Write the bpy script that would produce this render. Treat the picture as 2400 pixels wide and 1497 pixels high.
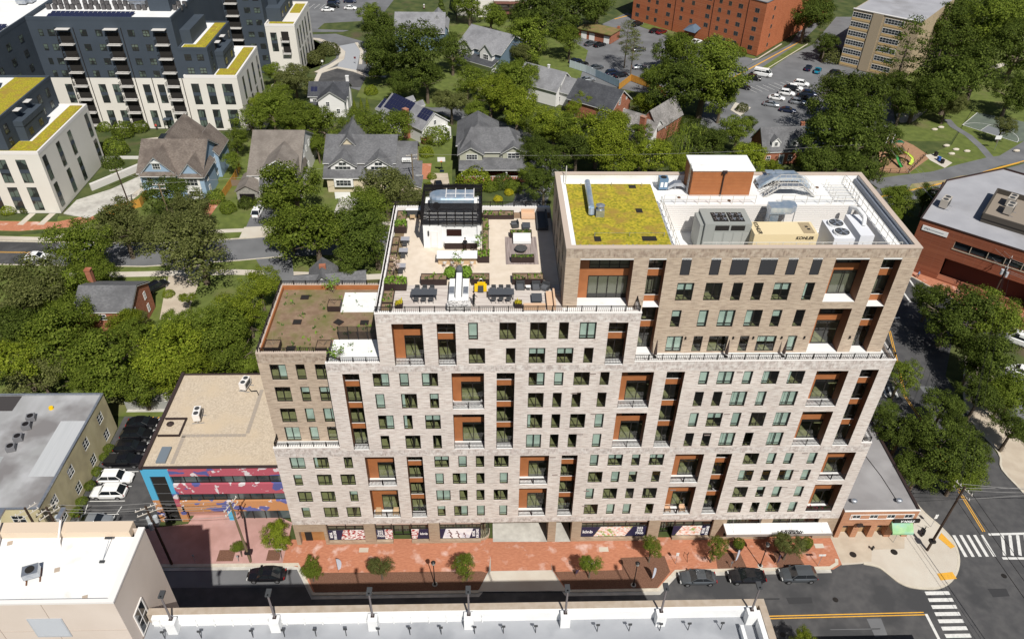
import bpy, math, random
from math import sin, cos, pi, radians, hypot, atan2
from mathutils import Vector, Matrix
scene = bpy.context.scene
for _o in list(bpy.data.objects): bpy.data.objects.remove(_o)
# ---------------------------------------------------------------- camera
CF, CP, CY, CR, CX0, CY0, CZ0 = 1813.33108, 0.66283, 0.03971, 0.02037, 24.94686, -62.23944, 85.8392
_fw = Vector((sin(CY)*cos(CP), cos(CY)*cos(CP), -sin(CP)))
_r0 = Vector((cos(CY), -sin(CY), 0)); _u0 = _r0.cross(_fw)
_rt = cos(CR)*_r0 + sin(CR)*_u0; _up = -sin(CR)*_r0 + cos(CR)*_u0
CAM = Vector((CX0, CY0, CZ0))
cd = bpy.data.cameras.new('camera'); cam = bpy.data.objects.new('camera', cd)
scene.collection.objects.link(cam)
cam.matrix_world = Matrix(((_rt.x, _up.x, -_fw.x, CAM.x), (_rt.y, _up.y, -_fw.y, CAM.y), (_rt.z, _up.z, -_fw.z, CAM.z), (0, 0, 0, 1)))
cd.sensor_width = 36; cd.lens = CF/2400*36; cd.clip_end = 3000; cd.clip_start = 1
scene.camera = cam
# ---------------------------------------------------------------- light
w = bpy.data.worlds.new("World"); scene.world = w; w.use_nodes = True
SUND = Vector((0.245, -0.75, 1.0)).normalized()
_bg = w.node_tree.nodes['Background']
sky = w.node_tree.nodes.new('ShaderNodeTexSky'); sky.sky_type = 'NISHITA'; sky.sun_disc = False
sky.sun_elevation = math.asin(SUND.z); sky.sun_rotation = atan2(SUND.x, SUND.y)
w.node_tree.links.new(sky.outputs[0], _bg.inputs[0]); _bg.inputs[1].default_value = 0.05
sl = bpy.data.lights.new('sun', 'SUN'); sl.energy = 5.0; sl.angle = radians(0.55); sl.color = (1, .965, .905)
so = bpy.data.objects.new('sun', sl); scene.collection.objects.link(so)
so.rotation_euler = SUND.to_track_quat('Z', 'Y').to_euler(); so.location = (0, 0, 300)
scene.view_settings.view_transform = 'Standard'; scene.view_settings.look = 'None'
scene.view_settings.exposure = 0.08; scene.view_settings.gamma = 1
scene.cycles.max_bounces = 6; scene.cycles.transparent_max_bounces = 8
scene.cycles.diffuse_bounces = 3; scene.cycles.glossy_bounces = 2; scene.cycles.transmission_bounces = 2
scene.cycles.caustics_reflective = False; scene.cycles.caustics_refractive = False
# ---------------------------------------------------------------- helpers
C = scene.collection
def g(px, py, z=0.0):
    "survey helper: where the sight line of a spot in the survey picture meets the level z"
    d = _fw*CF + _rt*(px-1200) - _up*(py-748.5)
    t = (z-CZ0)/d.z; p = CAM + d*t
    return Vector((p.x, p.y, z))
_mats = {}
def N(nt, t, **k):
    n = nt.nodes.new(t)
    for a, b in k.items(): setattr(n, a, b)
    return n
def M(name, col, rough=.8, metal=0.0, col2=None, scale=1.0, stretch=(1, 1, 1), spec=.3, bump=0.0, detail=6, lo=.35, hi=.65, col3=None, scale3=.1, trans=0, lo3=.45, hi3=.7):
    if name in _mats: return _mats[name]
    m = bpy.data.materials.new(name); m.use_nodes = True; nt = m.node_tree; b = nt.nodes['Principled BSDF']
    b.inputs['Base Color'].default_value = (*col, 1); b.inputs['Roughness'].default_value = rough
    b.inputs['Metallic'].default_value = metal; b.inputs['Specular IOR Level'].default_value = spec
    if col2:
        tc = N(nt, 'ShaderNodeTexCoord'); mp = N(nt, 'ShaderNodeMapping'); mp.inputs['Scale'].default_value = stretch
        nz = N(nt, 'ShaderNodeTexNoise'); nz.inputs['Scale'].default_value = scale; nz.inputs['Detail'].default_value = detail
        r = N(nt, 'ShaderNodeValToRGB'); r.color_ramp.elements[0].position = lo; r.color_ramp.elements[1].position = hi
        r.color_ramp.elements[0].color = (*col, 1); r.color_ramp.elements[1].color = (*col2, 1)
        L = nt.links.new; L(tc.outputs['Object'], mp.inputs[0]); L(mp.outputs[0], nz.inputs['Vector']); L(nz.outputs[0], r.inputs[0])
        out = r.outputs[0]
        if col3:
            n3 = N(nt, 'ShaderNodeTexNoise'); n3.inputs['Scale'].default_value = scale3; n3.inputs['Detail'].default_value = 4
            r3 = N(nt, 'ShaderNodeMapRange'); r3.inputs[1].default_value = lo3; r3.inputs[2].default_value = hi3
            mx = N(nt, 'ShaderNodeMix', data_type='RGBA'); mx.inputs[7].default_value = (*col3, 1)
            L(tc.outputs['Object'], n3.inputs['Vector']); L(n3.outputs[0], r3.inputs[0]); L(r3.outputs[0], mx.inputs[0]); L(out, mx.inputs[6]); out = mx.outputs[2]
        L(out, b.inputs['Base Color'])
        if bump:
            bp = N(nt, 'ShaderNodeBump'); bp.inputs['Strength'].default_value = bump; bp.inputs['Distance'].default_value = .05
            L(nz.outputs[0], bp.inputs['Height']); L(bp.outputs[0], b.inputs['Normal'])
    _mats[name] = m; return m
def brickmat(name, c1, c2, c3, mortar, bw=.42, bh=.1, soldier=False, nz=(.6, 6.0), diag=False):
    "brick courses laid over the wall in object space, whichever way the wall faces"
    if name in _mats: return _mats[name]
    m = bpy.data.materials.new(name); m.use_nodes = True; nt = m.node_tree; b = nt.nodes['Principled BSDF']; L = nt.links.new
    b.inputs['Roughness'].default_value = .85; b.inputs['Specular IOR Level'].default_value = .1
    tc = N(nt, 'ShaderNodeTexCoord'); sp = N(nt, 'ShaderNodeSeparateXYZ'); L(tc.outputs['Object'], sp.inputs[0])
    ad = N(nt, 'ShaderNodeMath', operation='ADD'); L(sp.outputs[0], ad.inputs[0]); L(sp.outputs[1], ad.inputs[1])
    cb = N(nt, 'ShaderNodeCombineXYZ')
    if soldier: L(sp.outputs[2], cb.inputs[0]); L(ad.outputs[0], cb.inputs[1])
    else: L(ad.outputs[0], cb.inputs[0]); L(sp.outputs[2], cb.inputs[1])
    br = N(nt, 'ShaderNodeTexBrick'); L(cb.outputs[0], br.inputs[0])
    br.inputs['Scale'].default_value = 1; br.inputs['Brick Width'].default_value = bw; br.inputs['Row Height'].default_value = bh
    br.inputs['Mortar Size'].default_value = .012 if not soldier else .02; br.inputs['Bias'].default_value = 0
    br.inputs['Color1'].default_value = (*c1, 1); br.inputs['Color2'].default_value = (*c2, 1); br.inputs['Mortar'].default_value = (*mortar, 1)
    mp = N(nt, 'ShaderNodeMapping'); mp.inputs['Scale'].default_value = (nz[0], nz[1], 1); L(cb.outputs[0], mp.inputs[0])
    n1 = N(nt, 'ShaderNodeTexNoise'); n1.inputs['Scale'].default_value = 1; n1.inputs['Detail'].default_value = 5; L(mp.outputs[0], n1.inputs['Vector'])
    r = N(nt, 'ShaderNodeMapRange'); r.inputs[1].default_value = .42; r.inputs[2].default_value = .66; L(n1.outputs[0], r.inputs[0])
    mx = N(nt, 'ShaderNodeMix', data_type='RGBA'); mx.inputs[7].default_value = (*c3, 1); L(r.outputs[0], mx.inputs[0]); L(br.outputs[0], mx.inputs[6])
    n2 = N(nt, 'ShaderNodeTexNoise'); n2.inputs['Scale'].default_value = .22; n2.inputs['Detail'].default_value = 3; L(cb.outputs[0], n2.inputs['Vector'])
    hs = N(nt, 'ShaderNodeHueSaturation'); r2 = N(nt, 'ShaderNodeMapRange'); r2.inputs[3].default_value = .93; r2.inputs[4].default_value = 1.07; r2.inputs[1].default_value = .3; r2.inputs[2].default_value = .7
    L(n2.outputs[0], r2.inputs[0]); L(r2.outputs[0], hs.inputs['Value']); L(mx.outputs[2], hs.inputs['Color'])
    L(hs.outputs[0], b.inputs['Base Color'])
    bp = N(nt, 'ShaderNodeBump'); bp.inputs['Strength'].default_value = .35; bp.inputs['Distance'].default_value = .02; L(br.outputs[1], bp.inputs['Height']); bp.invert = True; L(bp.outputs[0], b.inputs['Normal'])
    _mats[name] = m; return m
def glassmat(name, tint=(.77, .86, .81), gloss=.1, rough=.03):
    if name in _mats: return _mats[name]
    m = bpy.data.materials.new(name); m.use_nodes = True; nt = m.node_tree; nt.nodes.clear(); L = nt.links.new
    o = N(nt, 'ShaderNodeOutputMaterial'); t = N(nt, 'ShaderNodeBsdfTransparent'); t.inputs[0].default_value = (*tint, 1)
    gl = N(nt, 'ShaderNodeBsdfGlossy'); gl.inputs['Roughness'].default_value = rough; mx = N(nt, 'ShaderNodeMixShader')
    mx.inputs[0].default_value = gloss; L(t.outputs[0], mx.inputs[1]); L(gl.outputs[0], mx.inputs[2]); L(mx.outputs[0], o.inputs[0])
    _mats[name] = m; return m
class MB:
    def __init__(s): s.v = []; s.f = []; s.m = []
    def poly(s, pts, mi=0):
        n = len(s.v); s.v += [tuple(p) for p in pts]; s.f.append(tuple(range(n, n+len(pts)))); s.m.append(mi); return s
    def box(s, x0, x1, y0, y1, z0, z1, mi=0, top=None, xf=None):
        P = [(x0,y0,z0),(x1,y0,z0),(x1,y1,z0),(x0,y1,z0),(x0,y0,z1),(x1,y0,z1),(x1,y1,z1),(x0,y1,z1)]
        if xf: P = [xf(p) for p in P]
        n = len(s.v); s.v += P
        for k, q in enumerate(((0,3,2,1),(4,5,6,7),(0,1,5,4),(1,2,6,5),(2,3,7,6),(3,0,4,7))):
            s.f.append(tuple(n+i for i in q)); s.m.append(top if (top is not None and k == 1) else mi)
        return s
    def obox(s, c, lx, ly, z0, z1, ang=0, mi=0, top=None):
        ca, sa = cos(ang), sin(ang)
        return s.box(-lx/2, lx/2, -ly/2, ly/2, z0, z1, mi, top, xf=lambda p: (c[0]+p[0]*ca-p[1]*sa, c[1]+p[0]*sa+p[1]*ca, p[2]))
    def prism(s, pts, z0, z1, mi=0, top=None, bot=False):
        a = sum(pts[i][0]*pts[(i+1) % len(pts)][1]-pts[(i+1) % len(pts)][0]*pts[i][1] for i in range(len(pts)))
        if a < 0: pts = pts[::-1]
        k = len(pts)
        s.poly([(p[0], p[1], z1) for p in pts], mi if top is None else top)
        for i in range(k):
            p, q = pts[i], pts[(i+1) % k]; s.poly([(p[0],p[1],z0),(q[0],q[1],z0),(q[0],q[1],z1),(p[0],p[1],z1)], mi)
        if bot: s.poly([(p[0], p[1], z0) for p in pts[::-1]], mi)
        return s
    def tube(s, p, q, r0, r1=None, n=8, mi=0, cap=True):
        p, q = Vector(p), Vector(q); r1 = r0 if r1 is None else r1; d = (q-p)
        if d.length < 1e-6: return s
        d.normalize(); a = d.orthogonal().normalized(); b = d.cross(a); k = len(s.v)
        for c, r in ((p, r0), (q, r1)):
            for i in range(n):
                t = 2*pi*i/n; s.v.append(tuple(c+a*(r*cos(t))+b*(r*sin(t))))
        for i in range(n):
            j = (i+1) % n; s.f.append((k+i, k+j, k+n+j, k+n+i)); s.m.append(mi)
        if cap: s.f.append(tuple(k+n+i for i in range(n))); s.m.append(mi); s.f.append(tuple(k+n-1-i for i in range(n))); s.m.append(mi)
        return s
    def path(s, pts, r, n=6, mi=0):
        for a, b in zip(pts, pts[1:]): s.tube(a, b, r, r, n, mi)
        return s
    def ell(s, c, r, nu=10, nv=6, mi=0):
        k = len(s.v)
        for j in range(nv+1):
            t = pi*j/nv
            for i in range(nu):
                a = 2*pi*i/nu; s.v.append((c[0]+r[0]*sin(t)*cos(a), c[1]+r[1]*sin(t)*sin(a), c[2]+r[2]*cos(t)))
        for j in range(nv):
            for i in range(nu):
                i2 = (i+1) % nu; s.f.append((k+j*nu+i, k+(j+1)*nu+i, k+(j+1)*nu+i2, k+j*nu+i2)); s.m.append(mi)
        return s
    def build(s, name, mats, parent=None, loc=None, smooth=False, kind=None):
        me = bpy.data.meshes.new(name); me.from_pydata(s.v, [], s.f)
        if not isinstance(mats, (list, tuple)): mats = [mats]
        for m in mats: me.materials.append(m)
        if len(mats) > 1: me.polygons.foreach_set('material_index', s.m)
        if smooth: me.polygons.foreach_set('use_smooth', [True]*len(me.polygons))
        me.update(); o = bpy.data.objects.new(name, me); C.objects.link(o)
        if parent: o.parent = parent
        if loc: o.location = loc
        if kind: o['kind'] = kind
        return o
def tag(o, label, cat, group=None):
    o['label'] = label; o['category'] = cat
    if group: o['group'] = group
    return o
def thing(name, label, cat, loc=(0, 0, 0), rz=0, group=None):
    o = bpy.data.objects.new(name, None); C.objects.link(o); o.location = loc; o.rotation_euler = (0, 0, rz)
    o.empty_display_size = .3
    return tag(o, label, cat, group)
KIDS = {}
def kids(o):
    return [c for c in bpy.data.objects if c.parent == o]
def dup(o, parent=None, tree=None):
    "a copy of a thing with copies of its parts"
    if tree is None:
        tree = {}
        for c in bpy.data.objects:
            if c.parent: tree.setdefault(c.parent.name, []).append(c)
    c = o.copy(); C.objects.link(c); c.parent = parent
    for ch in tree.get(o.name, []): dup(ch, c, tree)
    return c
def copyto(o, loc, rz=0, label=None, scale=None, group=None):
    c = dup(o); c.location = loc; c.rotation_euler = (0, 0, rz)
    if label: c['label'] = label
    if scale: c.scale = scale
    if group: c['group'] = group
    return c
def wall(mb, org, ux, W, z0, z1, holes, depth, mi=0, mj=None, mtop=None, bands=()):
    """upright wall from org along unit vector ux (length W) with rectangular holes (u0,u1,z0,z1[,depth,mat,sillmat]), each
    lined with reveals; inward = left of ux. bands: (za, zb, mat) lays another brick bond over that height"""
    ux = Vector(ux); inw = Vector((-ux.y, ux.x, 0)); org = Vector(org); mj = mi if mj is None else mj
    hs = []
    for h in holes:
        if h[1] <= 0 or h[0] >= W or h[3] <= z0 or h[2] >= z1: continue
        hs.append((max(0, h[0]), min(W, h[1]), max(z0, h[2]), min(z1, h[3])) + tuple(h[4:]))
    zs = sorted(set([z0, z1]+[h[2] for h in hs]+[h[3] for h in hs]+[b for x in bands for b in x[:2] if z0 < b < z1]))
    P = lambda u, z, d=0: tuple(org+ux*u+inw*d+Vector((0, 0, z-org.z)))
    for a, b in zip(zs, zs[1:]):
        mz = (a+b)/2; mat = mi
        for q in bands:
            if q[0] <= mz <= q[1]: mat = q[2]
        row = sorted(h for h in hs if h[2] < mz < h[3]); u = 0
        for h in row:
            if h[0] > u+1e-5: mb.poly([P(u, a), P(h[0], a), P(h[0], b), P(u, b)], mat)
            u = max(u, h[1])
        if u < W-1e-5: mb.poly([P(u, a), P(W, a), P(W, b), P(u, b)], mat)
    for h in hs:
        a, b, c, d = h[:4]; dp = h[4] if len(h) > 4 else depth; k = h[5] if len(h) > 5 else mj; kt = h[6] if len(h) > 6 else (k if mtop is None else mtop)
        mb.poly([P(a, c), P(a, d), P(a, d, dp), P(a, c, dp)], k); mb.poly([P(b, c), P(b, c, dp), P(b, d, dp), P(b, d)], k)
        if d < z1-1e-4: mb.poly([P(a, d), P(b, d), P(b, d, dp), P(a, d, dp)], k)
        if c > z0+1e-4 or len(h) > 6: mb.poly([P(a, c), P(a, c, dp), P(b, c, dp), P(b, c)], kt)
    return mb
# ---------------------------------------------------------------- materials
m_pale = brickmat('pale_brick', (.64, .555, .50), (.44, .365, .325), (.72, .67, .62), (.66, .61, .56), bw=.5, bh=.12, nz=(.9, 7))
m_pale_s = brickmat('pale_brick_soldier', (.62, .54, .50), (.38, .32, .29), (.68, .64, .60), (.46, .42, .39), bw=.42, bh=.16, soldier=True, nz=(2.2, 1.6))
m_tan = brickmat('taupe_brick', (.47, .365, .275), (.31, .235, .18), (.53, .435, .335), (.48, .40, .32), bw=.5, bh=.12, nz=(.9, 7))
m_tan_s = brickmat('taupe_brick_soldier', (.42, .325, .25), (.24, .18, .14), (.48, .40, .32), (.32, .26, .21), bw=.42, bh=.16, soldier=True, nz=(2.2, 1.6))
m_pier = brickmat('pier_brick', (.36, .27, .19), (.28, .20, .14), (.42, .33, .24), (.4, .33, .26))
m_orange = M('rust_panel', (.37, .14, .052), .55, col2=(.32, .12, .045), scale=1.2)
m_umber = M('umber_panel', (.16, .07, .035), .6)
m_frame = M('bronze_frame', (.022, .019, .017), .45)
m_metal = M('black_metal', (.014, .012, .012), .5)
m_white = M('white_membrane', (.78, .78, .77), .7, col2=(.70, .70, .685), scale=.35, hi=.75, col3=(.66, .64, .58), scale3=.9, lo3=.6, hi3=.8)
m_coping = M('pale_coping', (.74, .71, .68), .6)
m_coptan = M('beige_coping', (.50, .41, .34), .6)
m_glass = glassmat('window_glass')
m_carpet = M('olive_carpet', (.30, .26, .13), .95, col2=(.22, .19, .10), scale=2)
m_inside = M('room_wall', (.20, .17, .13), .9)
m_blind = M('roller_blind', (.66, .70, .67), .8, col2=(.5, .54, .52), scale=.4, detail=1, lo=.45, hi=.55)
m_soil = M('planting_soil', (.19, .125, .08), .95, col2=(.26, .18, .12), scale=1.5, col3=(.15, .14, .05), scale3=.5, bump=.5)
m_sedum = M('sedum', (.19, .19, .015), .95, col2=(.44, .35, .03), scale=3.5, detail=10, lo=.36, hi=.62, col3=(.30, .20, .04), scale3=.7, lo3=.48, hi3=.7, bump=1)
m_paver = M('cream_paver', (.66, .57, .47), .8, col2=(.6, .51, .41), scale=1.2)
m_deck = M('silver_deck', (.62, .57, .52), .8, col2=(.42, .36, .33), scale=1.0, stretch=(.4, 7, 1))
m_deckd = M('weathered_deck', (.36, .30, .28), .8, col2=(.20, .16, .15), scale=1.0, stretch=(7, .4, 1))
m_whitewall = M('white_render', (.80, .80, .79), .7, col2=(.74, .74, .73), scale=.7)
m_steel = M('galvanised_steel', (.55, .57, .60), .35, .75, col2=(.42, .45, .50), scale=2.5)
m_bluesteel = M('duct_steel', (.35, .45, .56), .3, .6, col2=(.55, .6, .66), scale=1.5)
# ---------------------------------------------------------------- the brick apartment tower
bld = thing('apartment_tower', 'stepped pale and taupe brick apartment block with recessed balconies and roof terraces', 'apartment block')
S, D = 1.0, 1.74
B_ROW = {14.75: [(2.42, D), (5.21, D), (8.39, S), (19.41, D), (21.89, S), (23.96, S), (26.50, D), (37.59, S), (40.12, D), (42.59, S), (45.09, D), (56.51, D), (59, S), (61.09, S), (63.98, S)],
 11.72: [(2.04, S), (5.21, D), (8.02, D), (19.04, S), (21.49, D), (23.98, S), (26.82, S), (37.95, D), (40.42, S), (42.55, S), (45.39, S), (56.5, D), (58.97, S), (61.42, D), (63.93, S)],
 8.62: [(2.42, D), (5.24, D), (8.39, S), (19.39, D), (21.86, S), (23.96, S), (26.46, D), (37.53, S), (40.05, D), (42.52, S), (45.02, D), (56.42, D), (58.97, S), (61.04, S), (63.87, S)],
 5.58: [(2.09, S), (5.19, D), (8.03, D), (19.03, S), (21.48, D), (23.98, S), (26.81, S), (37.9, D), (40.4, S), (42.49, S), (45.36, S), (56.38, D), (58.9, S), (61.31, D), (63.79, S)]}
M_ROW = {27.95: [(13.39, D), (15.88, S), (18.66, D), (30.23, D), (32.64, S), (35.14, D), (37.65, S), (48.55, S), (50.94, D), (53.39, S), (55.91, D), (58.77, D)],
 24.62: [(13.03, S), (16.23, D), (19, S), (30.24, D), (32.61, S), (34.75, S), (37.59, S), (48.48, S), (50.56, S), (53.0, D), (55.55, S), (58.72, D)],
 21.32: [(13.41, D), (15.88, S), (18.69, D), (30.25, D), (32.63, S), (35.13, D), (37.6, S), (48.46, S), (50.87, D), (53.36, S), (55.87, D), (58.7, D)],
 18.05: [(13.04, S), (16.24, D), (19.05, S), (30.22, D), (32.61, S), (34.73, S), (37.59, S), (48.44, S), (50.47, S), (52.95, D), (55.44, S), (58.63, D)]}
T_ROW = {34.52: [(23.43, S), (27.01, D), (30.17, D), (32.8, S), (35.3, D)], 31.2: [(23.78, D), (27.35, S), (30.14, D), (33.12, D), (35.62, S)]}
L_ROW = {27.6: [(2.06, D), (4.49, S), (6.95, D)], 24.28: [(2.05, D), (4.51, S), (6.95, D)], 20.96: [(2.08, D), (4.51, S), (6.95, D)], 17.95: [(2.08, D), (4.57, S), (6.75, 1.2)]}
W_ROW = {41.3: [(44.89, S), (47.87, S), (50.32, D), (53.25, D), (55.7, S), (58.17, S)], 38.08: [(45.25, D), (48.19, D), (50.66, S), (52.8, S), (55.31, D), (58.15, S)],
 34.58: [(44.84, S), (47.72, S), (50.22, D), (53.11, D), (55.57, S), (58.03, S)], 31.15: [(45.17, D), (47.7, S), (49.94, 2.1), (52.77, S), (55.23, 2.1), (58.02, S)]}
def hh(z):  # window heights by tier
    return 2.05 if z < 17 else (2.0 if z == 27.95 else 2.3) if z < 31 else 2.2 if z < 34 else 2.1 if z == 41.3 else 2.3
HB = 1.3; HN = 1.0
REC = {'B': [(x, x+3.45, z0, z1) for x in (10.38, 28.72, 47.27) for z0, z1 in ((11.55, 16.74), (5.45, 10.82))] + [(65.65, 69.1, 11.75, 16.8), (65.65, 69.1, 5.65, 10.95)],
       'M': [(x, x+3.52, z0, z1) for x in (21.0, 39.48, 60.9) for z0, z1 in ((24.5, 29.9), (18.0, 23.68))], 'T': [(15.08, 18.25, 31.0, 36.68)]}
NAR = {'B': [(x, x+1.9, 5.45, 16.75) for x in (15.28, 33.67, 52.2)], 'M': [(9.3, 11.1, 18.0, 29.88), (25.88, 27.84, 18.0, 29.9), (44.4, 46.38, 18.0, 29.92), (65.8, 67.75, 18.0, 30.05)],
       'T': [(19.7, 21.62, 31.0, 36.7), (37.45, 39.45, 31.0, 36.75)]}
WREC = [(60.0, 63.45, 37.9, 43.38), (60.0, 63.45, 31.0, 37.0)]; WNAR = [(41.1, 42.85, 31.0, 43.36), (64.85, 66.78, 31.0, 43.4)]; LOG = (34.2, 39.56, 37.3, 43.35)
BM = [m_pale, m_pale_s, m_tan, m_tan_s, m_umber, m_white, m_coping, m_coptan, m_pier, m_frame]
mb = MB(); DW = .16
def holes(rows, x0, recs, nars, rm=4):
    h = [(x-w/2-x0, x+w/2-x0, z, z+hh(z)) for z, r in rows.items() for x, w in r]
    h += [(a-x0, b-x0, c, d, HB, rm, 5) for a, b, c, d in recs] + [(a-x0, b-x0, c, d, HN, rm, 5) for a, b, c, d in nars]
    return h
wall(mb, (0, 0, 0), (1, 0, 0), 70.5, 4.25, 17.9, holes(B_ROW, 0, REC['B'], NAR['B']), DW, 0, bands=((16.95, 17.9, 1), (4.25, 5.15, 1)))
for xa, xb, za, zb in ((0, 7.7, 17.9, 18.4), (69.2, 70.5, 17.9, 18.4), (7.7, 13.5, 31.0, 31.4), (40.66, 69.2, 31.0, 31.4)): wall(mb, (xa, 0, 0), (1, 0, 0), xb-xa, za, zb, [], DW, 1)
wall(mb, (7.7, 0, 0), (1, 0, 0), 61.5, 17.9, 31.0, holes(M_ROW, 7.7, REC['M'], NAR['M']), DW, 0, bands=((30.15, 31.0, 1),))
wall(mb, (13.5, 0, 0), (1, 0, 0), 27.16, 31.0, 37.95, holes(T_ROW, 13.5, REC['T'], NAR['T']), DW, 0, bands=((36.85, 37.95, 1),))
wall(mb, (0, 1.6, 0), (1, 0, 0), 7.7, 17.9, 31.4, holes(L_ROW, 0, [], []), DW, 2, bands=((30.15, 31.4, 3),))
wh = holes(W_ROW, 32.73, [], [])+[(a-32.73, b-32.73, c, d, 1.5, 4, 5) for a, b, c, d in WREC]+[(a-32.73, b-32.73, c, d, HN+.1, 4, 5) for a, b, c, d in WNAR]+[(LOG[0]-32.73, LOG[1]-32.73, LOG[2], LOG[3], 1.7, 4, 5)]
wall(mb, (32.73, 1.9, 0), (1, 0, 0), 35.67, 37.3, 44.5, wh, DW, 2, bands=((43.45, 44.5, 3),))
wall(mb, (40.66, 1.9, 0), (1, 0, 0), 27.74, 31.0, 37.3, [(h[0]-7.93, h[1]-7.93)+tuple(h[2:]) for h in wh if h[0] > 7.9], DW, 2)
# sides and backs
LF = [(y-.6, y+.6, z, z+2.1) for y in (3.2, 6.4, 9.6, 12.6) for z in (38.1, 41.2)]
wall(mb, (32.73, 18.0, 0), (0, -1, 0), 16.1, 37.3, 44.5, [(16.1-b, 16.1-a, c, d) for a, b, c, d in LF], DW, 2, bands=((43.45, 44.5, 3),))
wall(mb, (68.4, 1.9, 0), (0, 1, 0), 16.1, 31.0, 44.5, [], DW, 2); wall(mb, (68.4, 18, 0), (-1, 0, 0), 35.67, 31, 44.5, [], DW, 2)
wall(mb, (40.66, 0, 0), (0, 1, 0), 1.9, 31.0, 37.95, [], DW, 0); wall(mb, (13.5, 21.8, 0), (0, -1, 0), 21.8, 31, 37.95, [], DW, 0); wall(mb, (13.5, 21.8, 0), (0, -1, 0), 7.2, 0, 31, [], DW, 2); wall(mb, (13.5, 14.6, 0), (-1, 0, 0), 13.5, 0, 31.4, [], DW, 2)
wall(mb, (32.73, 21.8, 0), (-1, 0, 0), 19.23, 31, 37.95, [], DW, 0); wall(mb, (32.73, 18, 0), (0, 1, 0), 3.8, 31, 37.95, [], DW, 0)
wall(mb, (7.7, 1.6, 0), (0, -1, 0), 1.6, 17.9, 31.4, [], DW, 0); wall(mb, (69.2, 0, 0), (0, 1, 0), 21.8, 18.4, 31.4, [], DW, 0)
wall(mb, (0, 14.6, 0), (0, -1, 0), 13.0, 17.9, 31.4, [], DW, 2); wall(mb, (69.2, 21.8, 0), (-1, 0, 0), 55.7, 17.9, 31.0, [], DW, 2)
wall(mb, (0, 14.6, 0), (0, -1, 0), 14.6, 0, 18.4, [], DW, 2); wall(mb, (70.5, 0, 0), (0, 1, 0), 21.8, 0, 18.4, [], DW, 0); wall(mb, (70.5, 21.8, 0), (-1, 0, 0), 57, 0, 17.9, [], DW, 2)
# parapet backs and copings: (x0,x1,y0,y1,floor,top,matcoping)
def ring(x0, x1, y0, y1, zf, zt, wm, cm, sides='fblr', t=.35, ch=.1, out=.04, gaps=()):
    e = .02
    if 'f' in sides: mb.box(x0+e, x1-e, y0+e, y0+t, zf, zt-.003, wm); mb.box(x0-out, x1+out, y0-out, y0+t+out, zt, zt+ch, cm)
    if 'b' in sides: mb.box(x0+e, x1-e, y1-t, y1-e, zf, zt-.003, wm); mb.box(x0-out, x1+out, y1-t-out, y1+out, zt, zt+ch, cm)
    ya, yb = (y0+t+out+.003 if 'f' in sides else y0), (y1-t-out-.003 if 'b' in sides else y1)
    if 'l' in sides: mb.box(x0+e, x0+t, ya, yb, zf, zt-.003, wm); mb.box(x0-out, x0+t+out, ya, yb, zt, zt+ch, cm)
    if 'r' in sides: mb.box(x1-t, x1-e, ya, yb, zf, zt-.003, wm); mb.box(x1-t-out, x1+out, ya, yb, zt, zt+ch, cm)
ring(32.73, 68.4, 1.9, 18.0, 43.2, 44.5, 5, 7, t=.5, ch=.12)
ring(13.5, 40.66, 0, 21.8, 37.3, 37.95, 6, 6, sides='fl', t=.4, ch=.09); mb.box(13.9, 32.7, 21.4, 21.84, 37.3, 38.04, 6); mb.box(40.3, 40.7, .5, 1.88, 37.3, 38.04, 6)
mb.box(40.68, 69.18, .02, .3, 30.9, 31.4, 0); mb.box(68.9, 69.18, .31, 21.8, 30.9, 31.4, 0); mb.box(40.66, 69.24, -.03, .33, 31.401, 31.45, 6); mb.box(68.87, 69.24, .34, 21.8, 31.401, 31.45, 6)
mb.box(7.72, 13.48, .02, .3, 30.9, 31.4, 0); mb.box(7.66, 13.48, -.03, .33, 31.401, 31.45, 6); mb.box(0, 7.65, 1.62, 1.95, 30.8, 31.5, 7); mb.box(-.04, .35, 1.96, 14.6, 30.8, 31.5, 7); mb.box(.36, 13.47, 14.2, 14.6, 30.8, 31.5, 7)
mb.box(.02, 7.68, .02, .3, 17.8, 18.4, 0); mb.box(-.03, 7.68, -.03, .33, 18.401, 18.45, 6); mb.box(69.22, 70.48, .02, .3, 17.8, 18.4, 0); mb.box(69.22, 70.54, -.03, .33, 18.401, 18.45, 6); mb.box(70.2, 70.54, .36, 12, 17.8, 18.5, 6)
# roof and terrace slabs
mb.box(.1, 7.68, .05, 1.58, 17.6, 17.9, 5); mb.box(69.25, 70.4, .05, 21.7, 17.6, 17.9, 5)
mb.box(40.7, 69.1, .05, 1.88, 30.7, 31.0, 5); mb.box(68.42, 69.1, 1.9, 21.7, 30.7, 31.0, 5)
mb.box(.1, 13.48, 1.7, 14.5, 30.5, 30.9, 8); mb.box(7.72, 13.48, .05, 1.7, 30.5, 30.9, 5)
mb.box(13.55, 32.72, .05, 21.75, 37.0, 37.2, 5); mb.box(32.72, 40.6, .05, 1.88, 37.0, 37.3, 5)
body = mb.build('wall', BM, bld)
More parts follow.
